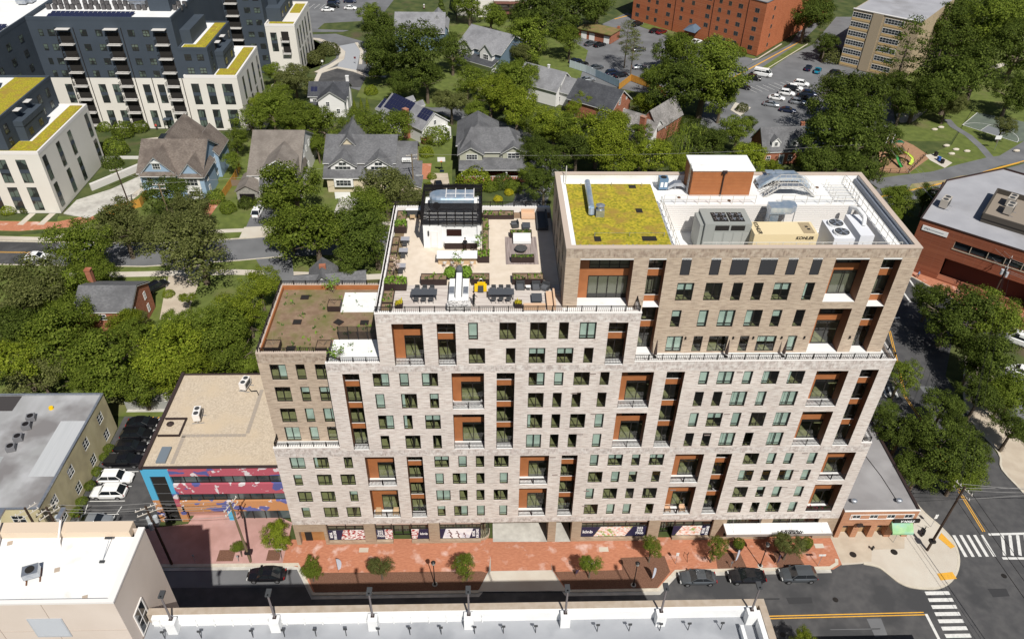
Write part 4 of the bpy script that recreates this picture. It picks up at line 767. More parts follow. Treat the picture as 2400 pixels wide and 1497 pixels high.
# ---- upper roof (43.6) with the plant well
ZR = 43.55
p = MB(); p.box(33.25, 68.0, 12.4, 17.5, 43.42, ZR, 0); p.box(33.25, 44.2, 2.4, 12.4, 43.42, ZR, 0); p.box(66.2, 67.9, 2.4, 12.4, 43.42, ZR, 0); p.box(33.95, 43.7, 4.0 - 1.1, 17.0, ZR, ZR+.06, 1); p.box(44.2, 66.2, 4.0, 12.4, 39.9, 40.1, 0); p.box(44.2, 66.2, 2.4, 4.0, 43.42, 43.46, 0); p.box(44.2, 66.2, 3.9, 4.0, 40.1, 43.42, 0)
p.build('roof_deck', [m_white, m_sedum], bld)
p = MB(); p.box(67.55, 67.9, 2.4, 17.4, ZR, ZR+.6); p.build('grey_gutter', M('grey_flashing', (.16, .18, .22), .5), bld)
m_corr = M('ribbed_cladding', (.70, .69, .66), .6, col2=(.50, .49, .46), scale=1, stretch=(.001, .001, 3.2), detail=0, lo=.48, hi=.52)
p = MB()
for i in range(14): z = 40.1+.25*i; p.box(44.25, 66.15, 12.28+.0, 12.36, z, z+.2)
p.box(44.25, 66.15, 12.37, 12.4, 40.1, ZR); p.box(44.2, 44.24, 4.0, 12.36, 40.1, ZR); p.box(66.15, 66.2, 4.0, 12.36, 40.1, ZR); p.build('well_wall', m_coping, bld)
def wrail(mb2, pts, z, h=1.07, post=1.35):
    for a, b in zip(pts, pts[1:]):
        a, b = Vector((*a, z)), Vector((*b, z)); L = (b-a).length; n = max(1, round(L/post))
        for hz in (h, h*.55): mb2.tube(a+Vector((0, 0, hz)), b+Vector((0, 0, hz)), .036, n=5, cap=False)
        for i in range(n+1): c = a+(b-a)*i/n; mb2.tube(c, c+Vector((0, 0, h)), .034, n=5, cap=False)
m_rail = M('white_rail', (.56, .54, .50), .5)
p = MB(); wrail(p, [(44.4, 12.5), (54.6, 12.5)], ZR); wrail(p, [(57.5, 12.5), (66.0, 12.5)], ZR); p.build('roof_railing', m_rail, bld)
p = MB(); wrail(p, [(66.4, 17.3), (66.4, 2.6)], ZR); p.build('roof_railing', m_rail, bld); p = MB(); wrail(p, [(46.5, 2.9), (66.8, 2.9)], 43.5, 1.1); p.build('roof_railing', m_rail, bld)
p = MB(); wrail(p, [(44.05, 12.3), (44.05, 2.6)], ZR); p.build('roof_railing', m_rail, bld)
p = MB()
for i in range(6): wrail(p, [(63.9+.0, 16.6-.75*i), (66.3, 16.6-.75*i)], ZR, .9, 2.4)
p.build('roof_railing', m_rail, bld)
# ---------------------------------------------------------------- machinery on the upper roof
ph2 = thing('roof_penthouse', 'rust clad roof penthouse with a white flat roof', 'penthouse', (51.05, 16.2, ZR))
p = MB(); p.box(-3.4, 3.35, -1.9, 1.6, 0, 3.1); p.build('wall', m_orange, ph2); p = MB(); p.box(-3.5, 3.45, -2.0, 1.7, 3.1, 3.25); p.build('roof', m_white, ph2)
p = MB(); p.tube((.05, -2.05, .1), (.05, -2.05, 3.15), .07, n=6); p.box(-.2, .3, -2.2, -1.95, 2.9, 3.2); p.build('downpipe', m_umberbox, ph2); p = MB()
for i in range(7): p.box(-3.4, 3.35, -1.915, -1.9, .4*i+.3, .4*i+.32)
p.build('seam', M('rust_seam', (.36, .125, .045), .6), ph2); p = MB(); p.tube((-3.6, -1.5, 0), (-3.6, -1.5, 3.6), .04, n=5); p.tube((-3.6, -1.1, 0), (-3.6, -1.1, 3.6), .04, n=5)
for i in range(10): p.tube((-3.6, -1.5, .35*i+.2), (-3.6, -1.1, .35*i+.2), .02, n=4)
p.build('ladder', m_steel, ph2)
def fan(mb2, x, y, z, r, mi=1, mj=2):
    mb2.tube((x, y, z), (x, y, z+.02), r, n=16, mi=mi)
    for k in range(5):
        a = 2*pi*k/5; b = a+.5; mb2.poly([(x+.12*r*cos(a), y+.12*r*sin(a), z+.03), (x+.92*r*cos(a), y+.92*r*sin(a), z+.03), (x+.92*r*cos(b), y+.92*r*sin(b), z+.06), (x+.12*r*cos(b), y+.12*r*sin(b), z+.06)], mj)
    mb2.tube((x, y, z+.03), (x, y, z+.1), .16*r, n=8, mi=mj)
t = thing('chiller', 'large grey air chiller with eight dark roof fans in the plant well', 'chiller', (50.3, 9.4, 40.1)); m_chill = M('chiller_grey', (.30, .31, .29), .5)
p = MB(); p.box(-2.3, 2.7, -1.6, 1.6, .2, 3.7, 0); p.box(-2.75, -2.3, -1.3, 1.4, .2, 3.4, 0); p.build('casing', m_chill, t)
for bx in (-1.3, .45):
    p = MB(); p.box(bx, bx+1.6, -1.1, .75, 3.7, 3.74, 1)
    for i in range(2):
        for j in range(2): fan(p, bx+.42+.76*i, -.6+.9*j, 3.745, .38, 1, 2)
    p.build('fan_bank', [m_chill, m_dark, m_steel], t)
p = MB(); p.box(-1.2, .3, -1.62, -1.6, 2.9, 3.5); p.box(.5, 2.0, -1.62, -1.6, 2.9, 3.5); p.build('louvre', m_dark, t); p = MB()
for x in (-1.2, -.1, .9, 1.9): p.box(x, x+.9, -1.63, -1.6, .5, 2.6); p.box(x+.7, x+.78, -1.66, -1.63, 1.5, 1.65)
p.build('access_panel', M('chiller_panel', (.34, .35, .33), .5), t)
t = thing('generator', 'long cream generator housing with black maker lettering', 'generator', (56.4, 7.8, 40.1)); m_cream = M('cream_enclosure', (.70, .58, .36), .5)
p = MB(); p.box(-3.4, 3.4, -1.3, 1.3, .2, 3.2); p.build('enclosure', m_cream, t); p = MB(); p.box(1.9, 3.1, -1.1, 1.1, 3.2, 3.23); p.build('vent_mesh', M('vent_tan', (.40, .32, .20), .8, col2=(.3, .23, .14), scale=9), t); p = MB(); p.box(2.4, 2.7, .1, .35, 3.23, 3.26); p.box(2.5, 2.8, -.4, -.15, 3.23, 3.26); p.build('exhaust', m_dark, t)
text('KOHLER', .62, (-2.75, 0, 3.22), m_metal, t, rot=(0, 0, -pi/2), shear=.2, bold=.015); text('KOHLER', .5, (2.0, -1.32, 2.75), m_metal, t, shear=.2, bold=.015)
p = MB()
for i in range(5): p.box(-3.2+1.3*i, -2.1+1.3*i, -1.32, -1.3, .4, 2.2)
p.build('access_panel', M('cream_panel', (.66, .54, .33), .5), t)
t = thing('cooling_unit', 'white cooling unit with two big open fans', 'cooling unit', (62.4, 7.6, 40.1)); p = MB(); p.box(-1.2, 1.0, -1.9, 1.9, .2, 3.2); p.build('casing', M('white_enamel', (.66, .67, .70), .5), t)
for j in (-.9, .9): p = MB(); p.tube((-.1, j, 3.2), (-.1, j, 3.45), .85, n=20, mi=0); p.tube((-.1, j, 3.452), (-.1, j, 3.46), .76, n=20, mi=1); fan(p, -.1, j, 3.46, .74, 1, 2); p.build('fan', [m_whitewall, m_grey, m_steel], t)
t = thing('air_handler', 'long white air handling box with an arched white pipe', 'air handler', (64.85, 8.3, 40.1)); p = MB(); p.box(-.75, .75, -2.2, 2.2, .2, 3.3); p.build('casing', M('white_enamel', (.66, .67, .70), .5), t); p = MB(); p.path([(-.2, 2.6, 1.5), (-.2, 2.6, 4.0), (.15, 1.6, 4.3), (.4, .3, 4.1), (.35, -.2, 3.3)], .22, 10); p.build('pipe', m_whitewall, t)
t = thing('roof_duct', 'blue grey rectangular duct bending down into the plant well', 'duct', (57.0, 11.0, 43.4)); p = MB(); p.box(-1.4, .3, -.9, .5, .2, 1.0); p.prism([(.3, -.9), (.9, -.9), (1.6, -.3), (1.6, .6), (.3, .9)], .25, 1.0); p.box(-1.35, -.35, -.8, .3, -3.2, .2); p.build('casing', m_bluesteel, t); p = MB()
for x, y in ((-1.4, -.95), (.2, -.95), (1.5, -.35)): p.tube((x, y, -3.2), (x, y, .3), .05, n=5)
p.build('leg', m_steel, t); p = MB(); p.box(.2, 1.5, -.6, .3, -3.2, -2.3); p.build('motor_box', m_dark, t)
t = thing('duct_bridge', 'arched pair of wide steel ducts crossing the white roof', 'duct', (58.8, 16.0, ZR)); p = MB()
for dy in (-.2, .75):
    pr = [(-2.9, .1), (-1.4, 1.1), (1.4, 1.1), (3.0, .1)]
    for (xa, za), (xb, zb) in zip(pr, pr[1:]):
        q = [(xa, dy, za), (xa, dy+.75, za), (xb, dy+.75, zb), (xb, dy, zb)]; p.poly([(a, b, c+.45) for a, b, c in q]); p.poly(q[::-1]); p.poly([q[0], q[3], (q[3][0], dy, q[3][2]+.45), (q[0][0], dy, q[0][2]+.45)])
p.build('casing', m_bluesteel, t)
t = thing('crossover_stair', 'white steel crossover stair arching over the ducts', 'stair', (58.9, 14.4, ZR)); p = MB()
pr = [(-2.9, 0), (-1.2, 1.35), (1.3, 1.35), (3.0, 0)]
for y in (-.45, .45):
    for (xa, za), (xb, zb) in zip(pr, pr[1:]):
        p.tube((xa, y, za), (xb, y, zb), .07, n=4); 
        for h in (.5, 1.0): p.tube((xa, y, za+h), (xb, y, zb+h), .03, n=4)
        for k in range(4): f_ = k/4; x, z = xa+(xb-xa)*f_, za+(zb-za)*f_; p.tube((x, y, z), (x, y, z+1), .025, n=4)
p.build('handrail', m_rail, t); p = MB()
for k in range(7): f_ = k/7; p.box(-2.9+1.7*f_, -2.65+1.7*f_, -.45, .45, 1.35*f_, 1.35*f_+.04); p.box(2.75-1.7*f_, 3.0-1.7*f_, -.45, .45, 1.35*f_, 1.35*f_+.04)
p.box(-1.2, 1.3, -.45, .45, 1.3, 1.35); p.build('tread', m_steel, t)
t = thing('fan_unit', 'small blue rooftop fan box at the edge of the sedum roof', 'fan unit', (44.85, 15.9, ZR)); p = MB(); p.box(-.5, .5, -.5, .5, .2, 1.5, 0); p.tube((0, 0, 1.5), (0, 0, 1.53), .36, n=14, mi=1); p.build('casing', [M('blue_enamel', (.12, .20, .30), .4), m_dark], t); p = MB(); p.box(-.35, -.05, -.52, -.5, .5, 1.1); p.box(.1, .4, -.52, -.5, .5, 1.1); p.build('label_plate', m_whitewall, t)
t = thing('ribbed_duct', 'white and silver arched duct beside the rust penthouse', 'duct', (46.5, 15.8, ZR)); p = MB(); pr = [(-1.1, .5), (-.4, 1.0), (.4, 1.0), (1.1, .5)]
for (xa, za), (xb, zb) in zip(pr, pr[1:]):
    for a_, b_ in ((-.35, .35),): p.poly([(xa, a_, za), (xb, a_, zb), (xb, b_, zb), (xa, b_, za)]); p.poly([(xa, a_, za-.4), (xb, a_, zb-.4), (xb, a_, zb), (xa, a_, za)]); p.poly([(xa, a_, za-.4), (xa, b_, za-.4), (xb, b_, zb-.4), (xb, a_, zb-.4)])
p.tube((-.2, 0, 0), (-.2, 0, .6), .08, n=6); p.build('casing', m_steel, t)
for i, x in enumerate((57.3, 58.4)):
    t = thing('exhaust_stack', ['left of the two square exhaust stacks at the back edge of the roof', 'right of the two square exhaust stacks at the back edge of the roof'][i], 'exhaust stack', (x, 17.2, ZR), group='square exhaust stacks'); p = MB(); p.box(-.3, .3, -.3, .3, 0, 1.5); p.build('shaft', M('tan_metal', (.40, .34, .26), .6), t); p = MB(); p.box(-.45, .45, -.4, .4, 1.5, 1.58); p.build('cap', m_bluesteel, t)
t = thing('vent_pipe', 'long slanted galvanised pipe lying over the sedum roof', 'pipe', (36.1, 13.0, ZR+.06)); p = MB(); p.tube((.15, 3.0, .8), (0, -2.8, .8), .33, n=14); p.tube((0, -2.8, .8), (0, -3.1, .1), .33, n=14); p.build('pipe', m_bluesteel, t); p = MB(); p.box(-.1, .1, 1.9, 2.1, 0, .6); p.box(-.1, .1, -1.6, -1.4, 0, .6); p.build('bracket', m_steel, t)
t = thing('roof_vent', 'short round capped vent on a box beside the slanted pipe', 'vent', (37.0, 9.9, ZR+.06)); p = MB(); p.box(-.45, .45, -.4, .4, 0, .8); p.build('box', m_steel, t); p = MB(); p.tube((0, 0, .8), (0, 0, 1.25), .3, n=12); p.tube((0, 0, 1.25), (0, 0, 1.4), .5, .2, n=14); p.build('cap', m_steel, t)
for i, (x, y, w_, d_) in enumerate(((36.25, 5.15, .7, .9), (41.6, 5.2, 1.5, .85), (41.44, 10.9, .7, .85), (41.5, 16.3, .8, .7))):
    p = MB(); p.box(x-w_/2, x+w_/2, y-d_/2, y+d_/2, ZR+.05, ZR+.1); tag(p.build('roof_hatch', m_dark), ['small dark opening at the near left of the sedum roof', 'wide dark opening at the near right of the sedum roof', 'dark opening in the middle of the sedum roof', 'dark opening at the far edge of the sedum roof'][i], 'hatch', 'openings in the sedum roof')
p = MB()
for i, x in enumerate((34.3, 35.2, 36.5, 37.6, 39.0, 39.6, 40.0, 41.1, 42.3, 43.2)): p.box(x-.07, x+.07, 3.4, 3.52, ZR+.06, ZR+.45)
for x in (34.3, 37.0, 40, 42.7): p.box(x-.2, x+.2, 3.1, 3.3, ZR+.06, ZR+.3)
p.build('vent_stub', m_steel, bld); p = MB(); p.tube((36, 5.7, ZR+.45), (43.2, 5.7, ZR+.45), .015, n=4); p.tube((35.6, 16.5, ZR+.45), (42.6, 16.5, ZR+.45), .015, n=4)
for x in (36, 39.6, 43.2): p.tube((x, 5.7, ZR), (x, 5.7, ZR+.5), .04, n=5)
for x in (35.6, 39.1, 42.6): p.tube((x, 16.5, ZR), (x, 16.5, ZR+.5), .04, n=5)
p.build('safety_line', m_steel, bld); p = MB(); p.tube((33.9, 16.9, ZR), (33.9, 16.9, 45.9), .06, n=6); p.build('mast', m_rail, bld)
for i, (x, y) in enumerate(((46.4, 13.9), (51.9, 13.2), (61.9, 16.2), (62.9, 16.3))):
    p = MB(); p.tube((x, y, ZR), (x, y, ZR+.06), .2, n=10); tag(p.build('roof_drain', M('rusty_drain', (.12, .06, .03), .8)), ['round roof drain left of the rust penthouse', 'round roof drain in front of the rust penthouse', 'left rusty roof drain beyond the stair', 'right rusty roof drain beyond the stair'][i], 'roof drain', 'round drains in the white roof')
# ---------------------------------------------------------------- parasols and furniture on the tower's balconies
for i, x in enumerate((43.1, 50.9, 57.2)):
    t = thing('parasol', ['closed dark parasol by the narrow slot of the upper terrace', 'closed dark parasol between the two terrace doors', 'closed dark parasol right of the second terrace door'][i], 'parasol', (x, 1.2, 31.0), group='closed parasols on the long terrace'); p = MB(); p.tube((0, 0, .5), (0, 0, 2.4), .2, .03, 7); p.build('canopy', M('brown_canvas', (.06, .04, .035), .9), t); p = MB(); p.tube((0, 0, 0), (0, 0, .6), .03, n=5); p.tube((0, 0, 0), (0, 0, .06), .22, n=8); p.build('pole', m_metal, t)
for x, z, l in ((21.5, 24.5, 'left curved white lounge chair on the balcony'), (23.7, 24.5, 'right curved white lounge chair on the balcony')):
    s = 1 if x < 22 else -1; t = thing('lounge_chair', l, 'lounge chair', (x, .6, z)); p = MB(); pr = [(-.6, .75), (-.35, .4), (0, .28), (.5, .3), (.9, .3)]
    for a, b in zip(pr, pr[1:]): p.poly([(a[0]*s, -.3, a[1]), (b[0]*s, -.3, b[1]), (b[0]*s, .3, b[1]), (a[0]*s, .3, a[1])])
    p.build('seat', m_whitewall, t); p = MB(); p.tube((-.3*s, 0, 0), (-.3*s, 0, .38), .03, n=4); p.tube((.7*s, 0, 0), (.7*s, 0, .3), .03, n=4); p.build('leg', m_metal, t)
for x, z, m_, l in ((11.0, 5.45, m_oak, 'left woven armchair on a low balcony'), (13.2, 5.45, m_oak, 'right woven armchair on a low balcony'), (47.9, 5.45, m_peach, 'left pale armchair on the lowest balcony under the second pair'), (49.8, 5.45, m_peach, 'right pale armchair on the lowest balcony under the second pair')):
    t = thing('armchair', l, 'armchair', (x, .6, z)); p = MB(); p.box(-.3, .3, -.3, .3, .25, .45); p.build('seat', m_, t); p = MB(); p.box(-.32, .32, .3, .38, .25, .85); p.build('backrest', m_, t); p = MB(); p.box(-.38, -.3, -.3, .3, 0, .6); p.box(.3, .38, -.3, .3, 0, .6); p.build('armrest', m_, t)
boxplanter(65.75, 69.0, .05, .35, 5.75, .5, 'long flower box along the lowest right balcony', plantn=30, sz=.25, seed=77, leaf=[m_leafB, M('red_flower', (.4, .05, .08), .8)])
# ---------------------------------------------------------------- neighbours
m_paint = M('mural_pink', (.44, .10, .135), .7, col2=(.10, .11, .30), scale=.22, stretch=(1, 1, 2.2), detail=3, lo=.57, hi=.58, col3=(.66, .60, .62), scale3=.8, lo3=.6, hi3=.61)
m_paint2 = M('mural_orange', (.52, .25, .11), .7, col2=(.12, .13, .33), scale=.25, stretch=(1, 1, 2), detail=3, lo=.54, hi=.55, col3=(.66, .60, .62), scale3=1.1, lo3=.62, hi3=.63)
m_sky = M('mural_blue', (.09, .40, .62), .7, col2=(.30, .12, .35), scale=.5, detail=2, lo=.66, hi=.67)
m_gravel = M('pale_gravel', (.56, .47, .36), .95, col2=(.42, .345, .26), scale=5, detail=6, bump=.4, col3=(.52, .42, .30), scale3=.3)
m_patchy = M('weathered_roof', (.30, .30, .30), .8, col2=(.40, .40, .41), scale=.35, stretch=(1, .5, 1), detail=7, col3=(.19, .18, .18), scale3=.12, lo3=.5, hi3=.62)
t = thing('mural_building', 'low office building with a pink, blue and orange painted front and a pale gravel roof', 'building', (0, 0, 0))
X0, X1, Y0, Y1 = -18.9, -.1, 4.4, 21.8
p = MB(); p.box(X0, X1, Y0+.7, Y1, 0, 10.3, 0); p.box(X0, X0+.3, Y0+.02, Y0+.7, 4.0, 10.3, 0); p.build('wall', M('dark_brown_wall', (.06, .04, .035), .8), t)
p = MB()
for a, b, c, d, mi in ((X0, -15.5, 9.0, 10.45, 2), (-15.5, X1, 9.0, 10.45, 0), (X0, -18.05, 4.4, 9.0, 2), (-16.1, -15.5, 5.6, 9.0, 2), (-15.5, X1, 5.55, 7.4, 0), (-16.1, -15.5, 3.0, 5.6, 0), (-15.5, X1, 2.0, 3.98, 1), (X0, -18.05, -.1, 4.4, 1), (-16.1, -15.2, -.1, 3.0, 1)):
    p.box(a, b, Y0-.35, Y0, c, d, mi)
p.prism([(-9.8, Y0-.3), (-9.2, Y0-.3), (-9.2, Y0+.8), (-9.8, Y0+.8)], 0, 2.0, 2); p.build('painted_front', [m_paint, m_paint2, m_sky], t)
for za, zb, xa, n in ((7.4, 9.0, -15.5, 10), (3.98, 5.55, -15.5, 10), (-.1, 2.0, -8.2, 5)):
    f = MB()
    for i in range(n+1): x = xa+(X1-xa)*i/n; f.box(x-.05, x+.05, Y0-.06, Y0+.02, za, zb)
    f.box(xa, X1, Y0-.06, Y0+.02, za, za+.1); f.box(xa, X1, Y0-.06, Y0+.02, zb-.1, zb); o = f.build('ribbon_window', m_frame, t); q = MB(); q.box(xa, X1, Y0+.03, Y0+.06, za, zb); q.build('pane', M('office_glass', (.03, .045, .05), .12, col2=(.10, .13, .13), scale=.5, stretch=(1, 1, .2), detail=1, lo=.5, hi=.56, spec=.6), o)
p = MB(); p.box(-18.05, -16.1, Y0-.2, Y0, -.1, 9.0, 0)
for z in (7.4, 5.55, 4.0, 2.0): p.box(-18.05, -16.1, Y0-.23, Y0-.2, z, z+.05, 1)
p.path([(-17.6+.09*i, Y0-.22, 3.1+(.16 if i % 2 else 0)) for i in range(10)], .03, 4, 1); p.path([(-17.3+.09*i, Y0-.22, .9+(.1 if i % 2 else 0)) for i in range(9)], .02, 4, 1); p.build('black_panel', [m_dark, m_steel], t); p = MB(); p.box(-16, -8.2, Y0+.6, Y0+.68, -.1, 2.0); p.build('entry_wall', M('pink_wall', (.40, .22, .18), .8), t)
p = MB(); p.box(X0+.3, X1, Y0, Y1-.3, 10.3, 10.5); p.build('roof', m_gravel, t); p = MB(); p.box(X0-.05, X0+.35, Y0-.4, Y1, 10.31, 10.85); p.box(X0+.36, X1, Y0-.4, Y0-.02, 10.46, 10.62); p.box(X0+.36, X1, Y1-.3, Y1, 10.3, 10.6); p.build('roof_edge', M('dark_flashing', (.045, .03, .028), .6), t)
p = MB()
for i in range(16): y = 4.8+.6*i; p.box(-15.3+.0*i, -14.8, y, y+.55, 10.505, 10.53) if y < 9.3 else None
for i in range(14): x = -15.3+.6*i; p.box(x, x+.55, 9.4, 9.9, 10.505, 10.53)
for i in range(14): y = 10+.6*i; p.box(-7.1, -6.6, y, y+.55, 10.505, 10.53)
p.build('roof_pavers', M('grey_paver', (.34, .29, .24), .9), t)
p = MB(); p.box(-18.4, -15.5, 9.5, 9.7, 10.5, 10.75); p.box(-15.7, -15.5, 9.7, 12.8, 10.5, 10.75); p.box(-18.4, -15.7, 12.6, 12.8, 10.5, 10.75); p.build('curb_frame', m_umberbox, t)
def condenser(loc, rz, lab, grp=None, s=1, stand=.4, mat=None, fans=2):
    t2 = thing('condenser', lab, 'condenser', loc, rz, grp); p = MB(); p.box(-.45*s, .45*s, -.9*s, .9*s, stand, stand+1.1*s); p.build('casing', mat or m_coping, t2); p = MB()
    for i in range(fans): y = (-.45+.9*i)*s if fans > 1 else 0; p.tube((0, y, stand+1.1*s), (0, y, stand+1.12*s), .34*s, n=12)
    p.box(.45*s, .46*s, -.7*s, .7*s, stand+.15, stand+.9*s); p.build('fan_grille', m_grey, t2); p = MB()
    for y in (-.7*s, .7*s): p.box(-.8*s, .8*s, y-.05, y+.05, 0, .08); p.box(-.05, .05, y-.05, y+.05, 0, stand)
    p.build('stand', m_steel, t2); return t2
condenser((-9.1, 18.7, 10.5), -.2, 'tall white condenser with two round fans near the brick tower', stand=.5); condenser((-13.9, 12.6, 10.5), .1, 'white condenser standing in the middle of the gravel roof', stand=.6)
p = MB(); p.path([(-8.6, 18.3, 10.9), (-8.2, 17.9, 10.7), (-7.4, 17.8, 10.9), (-7.0, 17.2, 10.6)], .06); tag(p.build('pipe', m_metal), 'bent black pipe beside the tall white condenser', 'pipe')
p = MB(); p.tube((-17.4, 11.6, 10.5), (-17.4, 11.6, 10.8), .3, .5, 7); p.tube((-17.4, 11.6, 10.8), (-17.4, 11.6, 11.0), .5, .1, 7); tag(p.build('roof_vent', m_umberbox), 'dark hooded vent inside a square curb on the gravel roof', 'vent')
p = MB(); p.box(-17.1, -15.9, 4.9, 7.5, 10.5, 10.8); tag(p.build('skylight', M('blue_grey_panel', (.16, .19, .22), .4)), 'long blue grey panel lying near the front left edge of the gravel roof', 'skylight')
# yellow rendered building
t = thing('rendered_building', 'yellow rendered two storey building with a patched grey flat roof', 'building', (0, 0, 0)); m_yr = M('yellow_render', (.62, .55, .35), .85, col2=(.54, .47, .28), scale=.5, stretch=(1, 1, .25), col3=(.44, .38, .24), scale3=.4)
WY = [(y, 4.15) for y in (18.6, 13.6, 8.6, 3.6)]+[(y, .85) for y in (18.5, 13.6, 8.6, 3.8)]
p = MB(); wall(p, (-31.05, .7, 0), (0, 1, 0), 20.7, 0, 7.05, [(y-.7-.75, y-.7+.75, z, z+1.6) for y, z in WY], .15); wall(p, (-75, .7, 0), (1, 0, 0), 43.95, 0, 7.05, [(x, x+1.7, z, z+1.5) for x in (22, 26.5, 31, 35.5, 40) for z in (1, 4.3)], .15); wall(p, (-31.05, 21.4, 0), (-1, 0, 0), 43.95, 0, 7.05, [], .1); p.build('wall', m_yr, t)
def casement(par, c, w_, h, ax, fm=None, gm=None, n=2, rows=2, fw=.07, proud=.04, name='window'):
    "window set in a wall: c = sill centre, ax = unit vector along the wall"
    f = MB(); ang = atan2(ax[1], ax[0]); 
    def B(u0, u1, z0, z1, d0, d1): f.box(u0, u1, d0, d1, z0, z1, xf=lambda p_: (c[0]+p_[0]*cos(ang)-p_[1]*sin(ang), c[1]+p_[0]*sin(ang)+p_[1]*cos(ang), c[2]+p_[2]))
    B(-w_/2, -w_/2+fw, 0, h, -proud, .06); B(w_/2-fw, w_/2, 0, h, -proud, .06); B(-w_/2+fw, w_/2-fw, h-fw, h, -proud, .06); B(-w_/2+fw, w_/2-fw, 0, fw, -proud, .06)
    for i in range(1, n): u = -w_/2+w_*i/n; B(u-.025, u+.025, fw, h-fw, -proud+.01, .05)
    for i in range(1, rows): z = h*i/rows; B(-w_/2+fw, w_/2-fw, z-.025, z+.025, -proud+.012, .05)
    o = f.build(name, fm or m_trim, par); q = MB(); P = [(-w_/2, 0), (w_/2, 0), (w_/2, h), (-w_/2, h)]
    q.poly([(c[0]+u*cos(ang)-.03*sin(ang)*-1*0, c[1]+u*sin(ang), c[2]+z) for u, z in P]); q.build('pane', gm or m_hglass, o); return o
m_trim = M('white_trim', (.72, .72, .70), .6); m_hglass = M('dark_glass', (.02, .025, .03), .08, spec=.8)
for y, z in WY: casement(t, (-31.1, y, z), 1.5, 1.6, (0, 1), n=2, rows=3)
for x in (22, 26.5, 31, 35.5, 40):
    for z in (1, 4.3): casement(t, (-75+x+.85, .75, z), 1.7, 1.5, (1, 0))
p = MB(); p.box(-75, -31.2, .9, 21.2, 6.8, 7.0, 0); p.box(-34.8, -31.4, 6, 16, 7.001, 7.02, 1); p.box(-46, -42.5, 18.1, 21.1, 7.001, 7.03, 2); p.box(-75, -39.5, 2, 9.5, 7.001, 7.015, 3); p.build('roof', [m_patchy, M('pale_patch', (.46, .47, .48), .7, col2=(.42, .43, .44), scale=1, stretch=(4, .1, 1)), M('black_patch', (.05, .045, .045), .9), M('silver_patch', (.36, .37, .38), .7, col2=(.30, .31, .31), scale=.4)], t)
p = MB(); p.box(-31.3, -31.0, .65, 21.45, 7.05, 7.2); p.box(-75, -31.31, 21.15, 21.45, 7.05, 7.25); p.box(-75, -31.31, .62, .9, 7.05, 7.2); p.build('roof_edge', m_steel, t)
for i, (x, y) in enumerate(((-38.9, 16.3), (-38.8, 14.7), (-38.9, 12.5), (-39.0, 10.7))):
    t2 = thing('condenser', ['farthest of four grey condensers on the patched roof', 'second of four grey condensers on the patched roof', 'third of four grey condensers on the patched roof', 'nearest of four grey condensers on the patched roof'][i], 'condenser', (x, y, 7.0), group='grey condensers on the patched roof'); p = MB(); p.obox((0, 0), 1.1, 1.0, .1, .85, .3); p.build('casing', M('condenser_grey', (.17, .17, .18), .5), t2); p = MB(); p.tube((0, 0, .85), (0, 0, .88), .42, n=12); p.build('fan_grille', m_metal, t2)
p = MB(); p.tube((-37.2, 18.5, 7), (-37.2, 18.5, 7.35), .35, .3, 9); tag(p.build('yellow_cap', M('safety_yellow', (.75, .48, .01), .4)), 'small yellow cap on the patched grey roof', 'cap')
# car park beside it
sheet('car_park', [(-31.0, .6), (-19.0, .6), (-19.0, 26), (-31, 26)], -.09, m_asph, px=False); slab('concrete_strip', [(-31, 24.8), (-19, 24.8), (-19, 30), (-31, 30)], m_conc, 0, px=False)
q = MB()
for y in (5.4, 7.65, 10.2, 12.9, 15.6, 18.4, 21.0): strip(q, (-30, y), (-25, y), .12, -.08)
strip(q, (-29.9, 7.6), (-29.6, 5.5), .12, -.07); strip(q, (-25.1, 6.7), (-25.3, 5.5), .12, -.07); struct('road_marking', q, m_line); q = MB()
for i in range(5): strip(q, (-28.5+.9*i, 23.4), (-28.0+.9*i, 24.6), .14, -.07)
struct('road_marking', q, m_yel)
# white rendered building at the lower left
t = thing('white_roof_building', 'tall cream panelled building with a bright white membrane roof', 'building', (0, 0, 0)); m_pan = M('cream_panel_wall', (.66, .57, .50), .8, col2=(.62, .53, .46), scale=.3)
p = MB(); wall(p, (-60, -26.9, 0), (1, 0, 0), 55.2, 0, 30, [], .1); wall(p, (-4.8, -26.9, 0), (0, 1, 0), 7.1, 0, 30, [(1.2, 3.0, 22.9, 26.0)], .2); wall(p, (-4.8, -19.8, 0), (-1, 0, 0), 55.2, 0, 30, [], .1)
for i in range(12): p.box(-60+4.5*i, -60+4.5*i+.03, -26.93, -26.9, 0, 29.9, 1)
for z in (26, 22, 18): p.box(-60, -4.8, -26.925, -26.9, z, z+.03, 1)
p.build('wall', [m_pan, M('panel_joint', (.40, .34, .29), .8)], t)
p = MB(); p.box(-60, -5.0, -26.7, -20.4, 29.4, 29.6); p.build('roof', m_white, t); p = MB(); p.box(-60, -4.75, -26.95, -26.6, 29.9, 30.1); p.box(-5.3, -4.75, -26.6, -19.75, 29.9, 30.1); p.build('roof_edge', m_coping, t); p = MB(); p.box(-60, -5.8, -20.4, -19.3, 29.5, 30.35); p.build('parapet', M('peach_parapet', (.62, .50, .38), .8), t)
p = MB(); p.box(-12.3, -9.5, -26.96, -26.92, 25.2, 27.9, 0)
for i in range(16): p.box(-12.2, -9.6, -26.99, -26.96, 25.35+.155*i, 25.43+.155*i, 0)
p.build('louvre', M('louvre_grey', (.45, .47, .50), .5), t); casement(t, (-4.75, -24.8, 22.9), 1.8, 3.1, (0, 1), fm=m_coping, n=2, rows=2, fw=.12)
